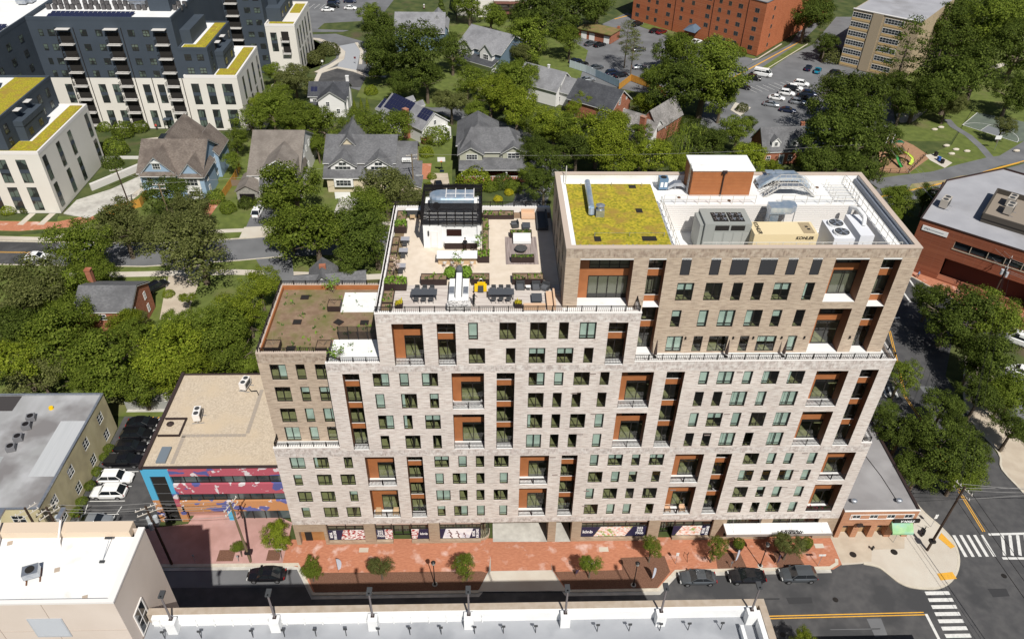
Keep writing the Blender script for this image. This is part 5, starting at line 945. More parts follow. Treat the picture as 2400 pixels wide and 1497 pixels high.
t = thing('roof_fan', 'square grey rooftop fan unit on legs in the middle of the white roof', 'fan unit', (-12.3, -24.2, 29.6), .35); p = MB(); p.box(-.6, .6, -.5, .5, .4, 1.0, 0); p.tube((0, 0, 1.0), (0, 0, 1.04), .36, n=14, mi=1); p.build('casing', [m_steel, m_dark], t); p = MB()
for x in (-.5, .5): p.box(x-.05, x+.05, -.7, .7, 0, .1); p.box(x-.04, x+.04, -.4, .4, .1, .4)
p.build('stand', m_umber, t)
for i, (x, y) in enumerate(((-11.4, -21.4), (-16.5, -21.4))):
    t = thing('floodlight_arm', ['slanted white floodlight arm leaning over the middle of the white roof parapet', 'slanted white floodlight arm at the left edge of the white roof'][i], 'light arm', (x, y, 29.6), group='floodlight arms on the white roof'); p = MB(); p.path([(0, 0, 0), (-.1, .5, .7), (-.35, 2.3, 1.6)], .09, 6); p.build('arm', m_coping, t); p = MB(); p.box(-.55, -.2, 1.7, 2.9, 1.5, 1.7); p.build('lamp_head', m_steel, t)
t = thing('weather_mast', 'thin bent metal mast on the right of the white roof', 'mast', (-7.3, -22.9, 29.6)); p = MB(); p.path([(0, 0, 0), (.1, 1.9, .7)], .03, 5); p.build('mast', m_steel, t); p = MB(); p.box(-.3, .3, 1.8, 2.0, .65, .75); p.box(-.2, .2, -.1, .1, 0, .15); p.build('sensor', m_grey, t)
for i, (x, y) in enumerate(((-15.8, -20.9), (-10.7, -23.6), (-7.4, -26.2))): p = MB(); p.obox((x, y), .4, .4, 29.6, 29.66, .3); tag(p.build('roof_paver', M('tan_block', (.42, .34, .27), .8)), ['small tan paver behind the left floodlight arm', 'small tan paver right of the rooftop fan', 'small tan paver at the front edge of the white roof'][i], 'paver', 'tan pavers on the white roof')
# multi storey garage in the foreground
t = thing('parking_garage', 'open concrete parking deck with white parapet and light poles in the foreground', 'parking garage', (0, 0, 0)); m_deckc = M('deck_concrete', (.30, .31, .33), .85, col2=(.37, .38, .40), scale=.3, stretch=(.5, 1, 1), detail=7, col3=(.25, .26, .28), scale3=.25, lo3=.5, hi3=.7)
m_gp = M('garage_band', (.36, .29, .22), .85, col2=(.43, .36, .29), scale=1.5)
p = MB(); p.box(-4.7, 49.5, -60, -23.75, 0, 22.8, 0, 1); p.build('deck', [m_gp, m_deckc], t)
p = MB(); p.box(-4.7, 49.5, -24.35, -23.72, 22.8, 24.0); p.box(48.9, 49.52, -60, -24.36, 22.8, 24.0); p.build('brown_parapet', m_gp, t)
p = MB(); p.box(-4.2, 48.6, -24.75, -24.36, 22.81, 23.95); p.box(48.45, 48.88, -60, -24.76, 22.81, 23.9); p.box(46.9, 47.2, -60, -25.9, 22.81, 23.5)
for i in range(34): x = -3.6+1.55*i; p.box(x, x+.1, -24.87, -24.76, 22.82, 23.9) if x < 25 else None
p.box(-4.2, 25, -24.86, -24.76, 23.3, 23.36); p.build('white_parapet', m_whitewall, t)
PX = (-2.3, 6.5, 14.9, 23.2, 31.6, 40.0, 48.0)
for i, x in enumerate(PX):
    q = MB(); q.box(x-.42, x+.42, -25.55, -24.77, 22.82, 24.35); q.build('lamp_base', m_whitewall, t)
    t2 = thing('garage_light', ['light pole at the left end of the garage parapet beside the cream building', 'second light pole from the left on the garage parapet', 'third light pole from the left on the garage parapet', 'middle light pole on the garage parapet', 'third light pole from the right on the garage parapet', 'second light pole from the right on the garage parapet', 'light pole at the right corner of the garage'][i], 'light pole', (x, -25.0, 24.35), group='light poles on the garage'); q = MB(); q.tube((0, 0, 0), (0, 0, 3.4), .1, .08, 6); q.build('pole', M('pole_grey', (.16, .14, .14), .5), t2); q = MB(); q.box(-.22, .22, -.1, .6, 3.22, 3.4); q.build('lamp_head', m_grey, t2); q = MB(); q.box(-.16, .16, -.16, .16, 0, .06); q.build('base_plate', m_umberbox, t2)
m_ = MB(); DX = (-2.9, .2, 4.6, 7.3, 10.0, 12.6, 15.4, 18.1, 20.8, 23.7, 26.2, 29.0, 34.4, 37.2, 39.9, 42.4, 45.3)
PLB = ['post left of the first garage lamp', 'post right of the first garage lamp', 'post left of the second garage lamp', 'post right of the second garage lamp', 'post midway between the second and third garage lamps', 'post a little left of the third garage lamp', 'post a little right of the third garage lamp', 'post nearer the third than the fourth garage lamp', 'post nearer the fourth than the third garage lamp', 'post a little right of the fourth garage lamp', 'second post right of the fourth garage lamp', 'post left of the fifth garage lamp', 'post right of the fifth garage lamp', 'post left of the sixth garage lamp', 'post right beside the sixth garage lamp', 'post right of the sixth garage lamp', 'post nearest the right corner of the garage deck']
for i, x in enumerate(DX):
    t2 = thing('parking_meter_post', 'thin sign '+PLB[i], 'post', (x, -25.9, 22.8), group='small posts along the garage deck'); q = MB(); q.tube((0, 0, 0), (0, 0, 1.0), .04, n=5); q.build('post', m_grey, t2); q = MB(); q.box(-.16, .16, -.05, .05, .95, 1.15); q.build('plate', m_grey, t2)
q = MB()
for i in range(20): x = -2.6+2.7*i; strip(q, (x, -28), (x, -33), .1, 22.81); strip(q, (x+.3, -28), (x+.3, -33), .1, 22.81)
o = q.build('bay_line', m_line, t)
q = MB(); q.box(-4.6, 46.8, -27.35, -27.1, 22.8, 22.815); q.build('salt_stain', M('salt_stain', (.45, .46, .47), .9, col2=(.34, .35, .37), scale=1.5), t)
# small brick shop at the corner
t = thing('brick_shop', 'one storey orange brick corner shop with a grey flat roof and green awning', 'shop', (0, 0, 0)); m_ob = brickmat('orange_brick', (.42, .19, .10), (.34, .14, .075), (.50, .26, .15), (.42, .3, .22))
XN0, XN1, YN0, YN1 = 71.0, 80.9, .1, 24; q = MB()
wall(q, (XN0, YN0, 0), (1, 0, 0), XN1-XN0, 0, 5.4, [(x, x+1.1, 3.9, 4.7) for x in (1.3, 3.6, 5.9, 8.2)]+[(x, x+1.5, .0, 2.5, .9) for x in (.6, 2.9, 5.2, 7.6)], .12); wall(q, (XN1, YN0, 0), (0, 1, 0), YN1-YN0, 0, 5.4, [], .1); wall(q, (XN1, YN1, 0), (-1, 0, 0), XN1-XN0, 0, 5.4, [], .1); wall(q, (XN0, YN1, 0), (0, -1, 0), YN1-YN0, 0, 5.4, [], .1); q.build('wall', m_ob, t)
q = MB(); q.box(XN0+.1, XN1-.1, YN0+.2, YN1-.1, 5.0, 5.3); q.build('roof', M('grey_roof', (.20, .19, .19), .85, col2=(.26, .25, .25), scale=.3, stretch=(.3, 1.2, 1), col3=(.32, .31, .31), scale3=.2), t); q = MB(); q.box(XN0, XN1+.05, YN0-.06, YN0+.16, 5.41, 5.5); q.build('roof_edge', m_coping, t); q = MB(); q.box(XN1-.25, XN1+.1, YN0+.2, YN1, 5.4, 5.5); q.build('side_coping', m_umberbox, t)
q = MB(); q.box(XN0+1.0, XN1-.5, YN0-.05, YN0, 4.7, 4.8); q.box(XN0+1.0, XN1-.5, YN0-.05, YN0, 3.8, 3.9); q.box(XN0+1.0, XN0+1.1, YN0-.05, YN0, 3.9, 4.7); q.box(XN1-.6, XN1-.5, YN0-.05, YN0, 3.9, 4.7); q.build('trim_band', m_trim, t)
for x in (1.3, 3.6, 5.9, 8.2): casement(t, (XN0+x+.55, YN0+.06, 3.9), 1.1, .8, (1, 0), n=2, rows=1)
for x in (.6, 2.9, 5.2, 7.6): q = MB(); q.box(XN0+x, XN0+x+1.5, YN0+.9, YN0+.95, .0, 2.5, 0); q.box(XN0+x+.2, XN0+x+1.3, YN0+.85, YN0+.9, 1.0, 2.2, 1); q.build('shopfront', [M('tan_door', (.40, .26, .14), .7), m_hglass], t)
m_green = M('green_awning', (.22, .42, .20), .7, col2=(.34, .50, .26), scale=.9, col3=(.22, .42, .40), scale3=.7); q = MB(); ax0, ax1 = 77.8, 80.6
q.poly([(ax0, -1.1, 2.3), (ax1, -1.1, 2.3), (ax1, .05, 3.4), (ax0, .05, 3.4)]); q.poly([(ax0, -1.1, 2.3), (ax0, .05, 3.4), (ax0, .05, 2.3)]); q.poly([(ax1, -1.1, 2.3), (ax1, .05, 3.4), (ax1, .05, 2.3)]); q.poly([(ax0, -1.1, 2.0), (ax1, -1.1, 2.0), (ax1, -1.1, 2.3), (ax0, -1.1, 2.3)]); q.build('awning', m_green, t)
q = MB(); q.box(77.9, 81.3, -.28, -.02, 3.42, 4.0); sg = q.build('shop_sign', m_metal, t); text('V NAILS', .52, (79.6, -.29, 3.72), m_letter, sg, shear=.2, bold=.02)
q = MB(); q.tube((73.5, -.35, 3.1), (73.5, -.28, 3.1), .42, n=16); q.build('round_sign', m_umberbox, t)
for i, x in enumerate((72.7, 78.7)): q = MB(); q.tube((x, 1.6, 5.3), (x, 1.6, 5.7), .25, .25, 8); q.ell((x, 1.6, 5.75), (.45, .35, .2)); tag(q.build('roof_vent', m_steel), ['left round vent near the front of the shop roof', 'right round vent near the front of the shop roof'][i], 'vent', 'round vents on the shop roof')
q = MB(); q.path([(78.6, 1.8, 5.32), (78.2, 6, 5.32), (77.2, 11, 5.32), (77.0, 16, 5.32)], .05, 5); tag(q.build('roof_cable', m_metal), 'thin black cable running back over the shop roof', 'cable')
# brick office with a wide grey roof
t = thing('brick_office', 'red brick office building with a broad grey flat roof and ribbon windows', 'office building', (0, 0, 0)); m_rb = brickmat('red_brick', (.24, .075, .04), (.18, .055, .03), (.28, .10, .055), (.22, .09, .06))
A0, A1 = Vector((107.8, 64.0)), Vector((121.6, 52.5)); du = (A1-A0).normalized(); A2 = A0+du*58; B1, B2, B3 = Vector((120.3, 79.5)), Vector((135.3, 84.9)), Vector((143, 78)); q = MB(); Wd = 58
wall(q, (*A0, 0), (*du, 0), Wd, 0, 11.2, [(7, 54, 7.4, 9.0, .3), (6.5, 22, .3, 5.0, 2.2), (24, 40, .3, 5.0, 2.2), (42, 57, .3, 5.0, 2.2)], .3)
pts = [A0, A2, A2+Vector((30, 30)), B3, B2, B1]
for a, b in ((1, 2), (2, 3), (3, 4), (4, 5), (5, 0)): P, Q = pts[a], pts[b]; d = (Q-P); wall(q, (*P, 0), (*(d.normalized()), 0), d.length, 0, 11.2, [], .1)
q.build('wall', m_rb, t); m_gr = M('grey_membrane', (.36, .36, .38), .8, col2=(.31, .31, .33), scale=.25, col3=(.24, .235, .24), scale3=.1, lo3=.55, hi3=.75)
q = MB(); q.poly([(*p_, 11.0) for p_ in pts]); q.build('roof', m_gr, t); q = MB()
for i in range(6):
    P, Q = pts[i], pts[(i+1) % 6]; d = (Q-P); q.obox((P+Q)/2, d.length, .3, 11.2, 11.35, atan2(d.y, d.x))
q.build('roof_edge', m_umberbox, t); inn = Vector((-du.y, du.x)); L_ = lambda u, d=0: A0+du*u+inn*d
q = MB(); q.obox(L_(30.5, .45), 47, .1, 7.4, 9.0, atan2(du.y, du.x)); q.build('ribbon_pane', m_hglass, t); q = MB()
for i in range(17): u = 7+47*i/16; q.obox(L_(u, .2), .12, .2, 7.4, 9.0, atan2(du.y, du.x))
q.obox(L_(30.5, .05), 47.2, .3, 7.26, 7.4, atan2(du.y, du.x)); q.build('mullion', M('beige_mullion', (.42, .36, .28), .7), t)
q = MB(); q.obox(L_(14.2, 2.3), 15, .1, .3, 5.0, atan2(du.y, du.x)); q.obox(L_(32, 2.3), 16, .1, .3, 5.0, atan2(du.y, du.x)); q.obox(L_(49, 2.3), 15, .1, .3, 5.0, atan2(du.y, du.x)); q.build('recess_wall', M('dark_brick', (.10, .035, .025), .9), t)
q = MB(); q.obox(L_(3.1, -.08), 4.6, .12, 9.2, 10.2, atan2(du.y, du.x)); q.build('sign', m_whitewall, t); q = MB()
for i in range(4): q.obox(L_(1.3+.25*i, -.15), .14, .02, 9.5+.1*(i % 2), 9.9, atan2(du.y, du.x))
q.obox(L_(3.4, -.15), 2.6, .02, 9.65, 9.75, atan2(du.y, du.x)); q.build('sign_mark', M('sign_grey', (.25, .25, .28), .7), t)
cw = Vector((129.5, 67)); q = MB(); ca = atan2(.79, .61); ww_ = [(119.0, 63.3), (127, 73), (138.4, 63.5), (130.3, 53.8)]; q.prism(ww_, 10.98, 11.9, 0, 1); q.build('plant_screen', [M('screen_brown', (.07, .06, .05), .8), M('tan_deck', (.25, .21, .17), .9)], t)
q = MB()
for i in range(4): P, Q = Vector(ww_[i]), Vector(ww_[(i+1) % 4]); d = Q-P; q.obox((P+Q)/2, d.length, .3, 11.9, 12.9, atan2(d.y, d.x))
q.build('plant_parapet', M('screen_brown', (.07, .06, .05), .8), t)
for i, (x, y) in enumerate(((114.7, 69.0), (127, 68), (125, 65), (131, 64), (129.3, 60.2), (134, 62.5))):
    c = condenser((x, y, 11.9 if i else 11.0), -.75, ['single beige condenser alone on the grey office roof', 'beige condenser at the far left of the screened roof plant', 'beige condenser at the near left of the screened roof plant', 'beige condenser in the middle of the screened roof plant', 'beige condenser at the near right of the screened roof plant', 'beige condenser at the far right of the screened roof plant'][i], 'condensers on the office roof', s=1.5, stand=.3, mat=M('condenser_beige', (.42, .38, .33), .6)); 
q = MB(); q.path([(117, 75.5, 11), (118.2, 77.2, 11.9)], .22, 7); q.path([(117, 75.5, 11.2), (115.6, 76, 11.1)], .15, 6); tag(q.build('roof_pipe', m_umberbox), 'short bent dark pipe on the far part of the office roof', 'pipe')
# ---------------------------------------------------------------- the dark and white apartment complex
m_dk = M('slate_blue_render', (.045, .058, .075), .75, col2=(.053, .068, .088), scale=.15)
m_wr = M('cream_render', (.70, .67, .61), .8, col2=(.66, .63, .57), scale=.15)
m_dwin = M('far_window_glass', (.025, .03, .03), .1, col2=(.10, .13, .11), scale=.35, detail=1, lo=.5, hi=.55, spec=.6)
m_conc2 = M('balcony_slab', (.58, .56, .53), .7)
def dwin(par, c, w_, h, ax, n=2, rows=2, split=False, name='window'):
    "far window: dark frame bars over a pane, slate panel between two storeys when split"
    f = MB(); ang = atan2(ax[1], ax[0]); X = lambda p_: (c[0]+p_[0]*cos(ang)-p_[1]*sin(ang), c[1]+p_[0]*sin(ang)+p_[1]*cos(ang), c[2]+p_[2])
    f.box(-w_/2, w_/2, -.05, .0, 0, h, 0, xf=X); zs = [0, h]
    segs = [(0, h)]
    if split: f.box(-w_/2, w_/2, -.07, -.04, h*.42, h*.58, 1, xf=X); segs = [(0, h*.42), (h*.58, h)]
    for i in range(n):
        for za, zb in segs:
            for r_ in range(rows if not split else 1):
                a = za+(zb-za)*r_/(rows if not split else 1); b = za+(zb-za)*(r_+1)/(rows if not split else 1)
                f.box(-w_/2+w_*i/n+.07, -w_/2+w_*(i+1)/n-.07, -.055, -.05, a+.07, b-.07, 2, xf=X)
    return f.build(name, [m_frame, m_dk, m_dwin], par)
def dbalc(par, c, w_, d_, ax, open_h=2.6, side=True):
    f = MB(); ang = atan2(ax[1], ax[0]); X = lambda p_: (c[0]+p_[0]*cos(ang)-p_[1]*sin(ang), c[1]+p_[0]*sin(ang)+p_[1]*cos(ang), c[2]+p_[2])
    f.box(-w_/2, w_/2, -d_, 0, -.18, 0, 0, xf=X); f.box(-w_/2+.15, w_/2-.15, -.06, 0, .02, open_h, 1, xf=X)
    for z in (1.0, .55): f.box(-w_/2, w_/2, -d_, -d_+.04, z, z+.06, 2, xf=X)
    n = int(w_/.28)
    for i in range(n+1): u = -w_/2+(w_-.03)*i/n; f.box(u, u+.03, -d_, -d_+.03, 0, 1.0, 2, xf=X)
    for u in (-w_/2, w_/2-.04):
        f.box(u, u+.04, -d_, 0, 1.0, 1.06, 2, xf=X)
        for i in range(4): f.box(u, u+.03, -d_+.35*i, -d_+.35*i+.03, 0, 1, 2, xf=X)
    return f.build('balcony', [m_conc2, m_dark, m_metal], par)
cx = thing('apartment_complex', 'large dark slate and cream apartment complex with balconies and sedum terraces', 'apartment block', (0, 0, 0))
ZW, ZD, ZT = 13.3, 20.6, 27.7; YF = 128.5
p = MB()
# front body and left wing
wall(p, (-84, YF, 0), (1, 0, 0), 34, 0, ZT, [], .1, 0, bands=((0, ZW, 1),)); wall(p, (-50, YF, 0), (0, 1, 0), 60, 0, ZT, [], .1, 0); wall(p, (-84, 60, 0), (0, 1, 0), YF-60, 0, ZT, [], .1, 0); wall(p, (-50, 188, 0), (-1, 0, 0), 120, 0, ZT, [], .1); wall(p, (-170, 188, 0), (0, -1, 0), 128, 0, ZT, [], .1); wall(p, (-170, 60, 0), (1, 0, 0), 86, 0, ZT, [], .1)
# B extension: cream base, slate upper step
p.box(-50.0, -37.0, 127.6, 149.3, 0, 14.0, 1); p.box(-50, -43.0, 128.2, 149.0, 14.0, ZD, 0); p.box(-43, -41.0, 133, 142.0, 14.0, 17.6, 0); p.box(-50, -47.5, 132, 144.5, ZD, 24.0, 0)
# A extension on the left
p.box(-84, -66.5, 85.3, 109.9, 0, 13.9, 1); p.box(-84, -72.6, 86.2, 110.1, 13.9, ZD-.3, 0); p.box(-72.6, -70.8, 91, 100, 13.9, 17.4, 0); p.box(-84, -80.5, 60, 104, ZD-.3, 24, 0)
p.build('wall', [m_dk, m_wr], cx)
p = MB(); p.box(-83.5, -50.5, YF+.5, 187.5, ZT-.7, ZT-.5); p.box(-169, -84.5, 60.5, 187.5, ZT-.7, ZT-.5); p.build('roof', m_white, cx)
def pring(mb2, x0, x1, y0, y1, za, zb, t=.35, mi=0, e=.03):
    mb2.box(x0-e, x1+e, y0-e, y0+t, za, zb, mi); mb2.box(x0-e, x1+e, y1-t, y1+e, za, zb, mi); mb2.box(x0-e, x0+t, y0+t+.01, y1-t-.01, za, zb, mi); mb2.box(x1-t, x1+e, y0+t+.01, y1-t-.01, za, zb, mi)
p = MB(); pring(p, -50, -37, 127.6, 149.3, 13.7, 14.4, mi=1); pring(p, -50, -43, 128.2, 149, ZD-.3, ZD+.4); pring(p, -84, -66.5, 85.3, 109.9, 13.6, 14.3, mi=1); pring(p, -84, -72.6, 86.2, 110.1, ZD-.5, ZD+.2); pring(p, -84, -50, YF, 188, ZT-.6, ZT+.25); pring(p, -170, -84, 60, 188, ZT-.6, ZT+.25); p.box(-43, -40.9, 132.9, 142.1, 17.4, 18.5); p.box(-72.6, -70.7, 90.9, 100.1, 17.2, 18.3); p.build('parapet', [m_dk, m_coping], cx)
for bx in (((-42.4, -37.7, 128.6, 132.6, 14.1, 14.3), (-40.4, -37.7, 132.6, 148.6, 14.1, 14.3), (-42.9, -37.4, 128.0, 149, 13.99, 14.08)), ((-49.3, -43.7, 129, 131.4, ZD, ZD+.15), (-46.6, -43.7, 131.4, 148.4, ZD, ZD+.15), (-50, -43.4, 128.6, 148.7, ZD-.02, ZD+.02)), ((-83, -67.2, 86.0, 90.6, 14.0, 14.15), (-70.0, -67.2, 90.6, 109.3, 14.0, 14.15), (-83.6, -66.9, 85.7, 109.6, 13.89, 13.98)), ((-80, -73.3, 87, 109.4, ZD-.2, ZD-.05), (-83.6, -73, 86.6, 109.8, ZD-.35, ZD-.25))):
    p = MB()
    for k, b_ in enumerate(bx): p.box(*b_, 1 if k == len(bx)-1 else 0)
    p.build('green_roof', [m_sedum, m_white], cx)
FLZ = (23.5, 20.05, 16.65, 13.6)
for z in FLZ:
    for x in (-81.4, -79.0, -71.4, -67.8, -60.2, -56.7): dwin(cx, (x, YF-.01, z), 1.0 if x == -81.4 else 1.55, 1.55, (1, 0), n=1 if x == -81.4 else 2)
for x in (-79.2, -71.0, -67.6, -60.1, -56.5): dwin(cx, (x, YF-.01, 6.9), 1.75, 4.8, (1, 0), split=True); dwin(cx, (x, YF-.01, .4), 1.75, 4.5, (1, 0), split=True)
for x in (-75.8, -64.6, -53.2):
    for k in range(7): dbalc(cx, (x, YF-.01, 21.8-3.43*k), 3.3, 1.35, (1, 0))
    p = MB(); p.box(x-1.6, x+1.6, YF-1.4, YF, 25.3, 25.42); p.build('balcony_awning', m_conc2, cx)
p = MB()
for x in (-77.9, -73.6, -62.4, -58.3, -50.9): p.box(x-.07, x+.07, YF-.15, YF, 0, ZW if x > -60 else 25.5)
p.build('drainpipe', m_frame, cx)
for x, w2 in ((-47.7, 1.9), (-43.9, 1.9), (-39.8, 2.6)): dwin(cx, (x, 127.58, 7.0), w2, 5.3, (1, 0), n=2 if w2 < 2 else 3, split=True); dwin(cx, (x, 127.58, .6), w2, 5.0, (1, 0), n=2 if w2 < 2 else 3, split=True)
for x in (-48.0, -45.0):
    for z in (17.9, 14.6): dwin(cx, (x, 128.18, z), 1.6, 1.5, (1, 0))
for y in (132.1, 137, 142, 147): dwin(cx, (-36.97, y, 6.8), 1.3, 5.7, (0, 1), split=True); dwin(cx, (-36.97, y+.3, .5), 1.3, 5.5, (0, 1), split=True)
for y in (134.5, 139.5): dwin(cx, (-40.97, y, 14.9), 1.6, 1.6, (0, 1))
for y in (130.5, 146.5): dwin(cx, (-42.97, y, 17.6), 1.3, 1.8, (0, 1)); dwin(cx, (-42.97, y, 14.9), 1.3, 1.5, (0, 1))
for y in (94, 100, 106, 112, 118, 124):
    for z in (23.5, 20.05, 16.65, 13.6): dwin(cx, (-83.97, y, z), 1.7, 1.55, (0, 1))
for y in (86.2, 92.6, 98.2, 107.3): dwin(cx, (-66.47, y+.6, 7.4), 1.5, 5.3, (0, 1), split=True); dwin(cx, (-66.47, y+.9, 1.0), 1.5, 5.3, (0, 1), split=True)
for x in (-82, -78.8, -74.6, -70.6): dwin(cx, (x, 85.28, 7.3), 2.0, 5.2, (1, 0), split=True); dwin(cx, (x, 85.28, .8), 2.0, 5.4, (1, 0), split=True)
for y in (88, 103, 107):
    dwin(cx, (-72.57, y, 17.2), 1.5, 1.8, (0, 1)); dwin(cx, (-72.57, y, 14.6), 1.3, 1.5, (0, 1))
for y in (93, 97.5): dwin(cx, (-70.77, y, 14.6), 1.5, 1.5, (0, 1)); p = MB(); p.box(-72.6, -71.4, y-.9, y+.9, 20.0, 20.1); p.build('balcony_awning', m_conc2, cx)
for y in (135, 139.5): p = MB(); p.box(-43, -41.8, y-.9, y+.9, 20.2, 20.3); p.build('balcony_awning', m_conc2, cx); p = MB(); p.box(-43.02, -42.98, y-.9, y+.9, 17.7, 19.8); p.build('terrace_door', m_dark, cx)
p = MB(); p.box(-57.9, -56.1, 126.9, YF, 2.9, 3.0); p.build('entrance_canopy', m_dk, cx); p = MB(); p.box(-57.6, -56.4, YF-.06, YF, 0, 2.7); p.build('entrance_door', m_dark, cx)
# roof plant
rr = random.Random(4)
for i in range(46):
    x = -82+1.45*(i % 23)+rr.uniform(-.2, .2); y = 137+3.2*(i//23)+rr.uniform(-.2, .2)
    if i == 0: c0 = thing('heat_pump', 'dark heat pump in the near row on the complex roof', 'heat pump', (x, y, ZT-.5), group='rows of dark heat pumps on the complex roof'); q = MB(); q.box(-.45, .45, -.35, .35, .1, 1.25, 0); q.tube((0, 0, 1.25), (0, 0, 1.28), .3, n=10, mi=1); q.build('casing', [M('pump_grey', (.09, .085, .085), .6), m_metal], c0)
    else: copyto(c0, (x, y, ZT-.5), rr.uniform(-.1, .1), 'dark heat pump in the '+('near' if i < 23 else 'far')+' row on the complex roof')
def parray(loc, rz, nx, ny, lab, dx=1.1, dy=2.0, tilt=.15, parent=None, grp=None):
    q = MB()
    for i in range(nx):
        for j in range(ny): x, y = i*dx, j*dy; q.poly([(x, y, 0), (x+dx-.06, y, 0), (x+dx-.06, y+dy-.25, tilt*dy), (x, y+dy-.25, tilt*dy)])
    o = q.build('solar_array', M('solar_cell', (.018, .02, .05), .25, spec=.6), None, loc); o.rotation_euler = (0, 0, rz); return tag(o, lab, 'solar panels', grp)
parray((-80, 130.3, ZT-.3), 0, 18, 2, 'dark rows of solar panels along the front edge of the complex roof'); parray((-100, 100, ZT-.3), 0, 13, 12, 'field of dark solar panels on the left wing roof')
for x0, x1, y0, y1, h, l in ((-88, -78, 146, 152, 3.2, 'grey penthouse box at the left on the complex roof'), (-57.5, -52.5, 136, 143, 3.6, 'slate stair penthouse near the right end of the complex roof')):
    t = thing('roof_box', l, 'roof penthouse', (x0, y0, ZT-.5)); q = MB(); q.box(0, x1-x0, 0, y1-y0, 0, h); q.build('wall', m_dk, t); q = MB(); q.box(-.1, x1-x0+.1, -.1, y1-y0+.1, h, h+.15); q.build('roof', m_white, t)
for i, (x, y) in enumerate(((-65, 145), (-61, 139), (-73, 148), (-92, 120), (-90, 142))): t = thing('duct_unit', ['large silver duct unit behind the stair penthouse', 'silver duct unit left of the stair penthouse', 'silver duct unit behind the heat pump rows', 'silver unit on the left wing roof', 'silver unit beside the grey penthouse box'][i], 'duct', (x, y, ZT-.5), group='silver roof units'); q = MB(); q.box(-2, 2, -1, 1, .3, 1.8); q.box(-1, 1, -2.2, -1, .3, 1.2); q.build('casing', m_steel, t)
# second building of the complex
c2 = thing('apartment_block', 'slate and cream apartment block standing beyond the first with stacked balconies', 'apartment block', (0, 0, 0)); p = MB()
wall(p, (-62, 168.3, 0), (1, 0, 0), 23, 0, 30, [], .1); wall(p, (-39, 168.3, 0), (0, 1, 0), 24, 0, 30, [], .1); p.box(-62, -39, 168.35, 192, 29, 29.5, 0); p.box(-39, -30.5, 167.4, 189.7, 0, 14, 1); p.box(-39, -34.9, 171.5, 188, 14, 17.8, 0); p.box(-39, -36.4, 175, 190, 17.8, 27, 0); p.build('wall', [m_dk, m_wr], c2)
p = MB(); p.box(-34.3, -31.1, 180, 189, 14.0, 14.2); p.build('green_roof', m_sedum, c2); p = MB(); p.box(-38.3, -31.1, 168, 171, 14, 14.2); p.build('green_roof', m_sedum, c2); p = MB(); pring(p, -39, -30.5, 167.4, 189.7, 13.9, 14.6); p.build('parapet', m_coping, c2)
for z in (24.2, 20.8, 17.4, 14.0, 10.6, 7.2, 3.8):
    for x in (-58, -54.4, -52, -43.4, -40.6 ): dwin(c2, (x, 168.28, z), 1.7, 1.5, (1, 0))
    dbalc(c2, (-47.6, 168.28, z-.6), 3.6, 1.4, (1, 0))
for z in (6.8,): dwin(c2, (-36.9, 167.38, z), 1.8, 5.4, (1, 0), split=True)
for z in (9.9, 6.4): dbalc(c2, (-33.6, 167.38, z), 2.4, 1.2, (1, 0))
for y in (170.5, 174, 178, 182, 186.5): dwin(c2, (-30.47, y, 6.9), 1.3, 5.5, (0, 1), split=True); dwin(c2, (-30.47, y, .8), 1.3, 5.2, (0, 1), split=True)
for y in (173.5, 178, 183): dwin(c2, (-34.87, y, 14.9), 1.6, 1.6, (0, 1))
# ---------------------------------------------------------------- red brick and tan apartment houses
m_rbk = brickmat('far_red_brick', (.40, .125, .055), (.34, .10, .045), (.45, .17, .085), (.36, .14, .08), bw=.8, bh=.25)
rb = thing('brick_apartments', 'six storey red brick apartment house with small windows in rows', 'apartment block', (0, 0, 0)); P0 = Vector((77.27, 223.47)); d1 = Vector((.679, -.734)); d2 = Vector((.658, .753)); P1 = P0+d1*51.6
p = MB(); wall(p, (*P0, 0), (*d1, 0), 51.6, 0, 16.6, [], .1); wall(p, (*P1, 0), (*d2, 0), 18.4, 0, 16.6, [], .1); P2 = P1+d2*18.4; wall(p, (*P2, 0), (*d1, 0), 16, 0, 16.6, [], .1) if False else None
P3 = P2+Vector((d2.x, d2.y))*0+Vector((.2, 2.5)); wall(p, (*P2, 0), (*d2, 0), 40, 0, 16.6, [], .1); wall(p, (*(P2+d2*40), 0), (*(-d1), 0), 51.6, 0, 16.6, [], .1); wall(p, (*(P0+d2*58.4), 0), (*(-d2), 0), 58.4, 0, 16.6, [], .1); p.build('wall', m_rbk, rb)
q = MB(); a = [P0, P1, P2+d2*40, P0+d2*58.4]; q.poly([(*v_, 16.3) for v_ in a]); q.build('roof', M('brown_roof', (.26, .23, .20), .9, col2=(.32, .29, .26), scale=.2), rb); q = MB()
for i in range(4): A_, B_ = a[i], a[(i+1) % 4]; d = B_-A_; q.obox((A_+B_)/2, d.length, .35, 16.6, 16.75, atan2(d.y, d.x))
q.build('roof_edge', m_steel, rb)
def bwin(par, P, d, u, z, w2, h): c = P+d*u; n_ = Vector((d.y, -d.x))*.02; casement(par, (c.x+n_.x, c.y+n_.y, z), w2, h, tuple(d), fm=M('dull_frame', (.20, .17, .14), .7), n=2, rows=1, fw=.06, proud=.02)
for k, z in enumerate((13.0, 10.2, 7.3, 4.4, 1.4)):
    for u in (2.3, 6.9, 10.4, 15.4, 20.8, 25.0, 31, 35.3, 38.8, 42.7, 48.7):
        if (k, u) not in ((4, 31), (4, 25.0), (4, 20.8)): bwin(rb, P0, d1, u, z, 1.6 if u in (2.3, 15.4, 31, 42.7, 48.7) else 1.15, 1.35)
    bwin(rb, P1, d2, 7, z-.1, 1.1, 1.25)
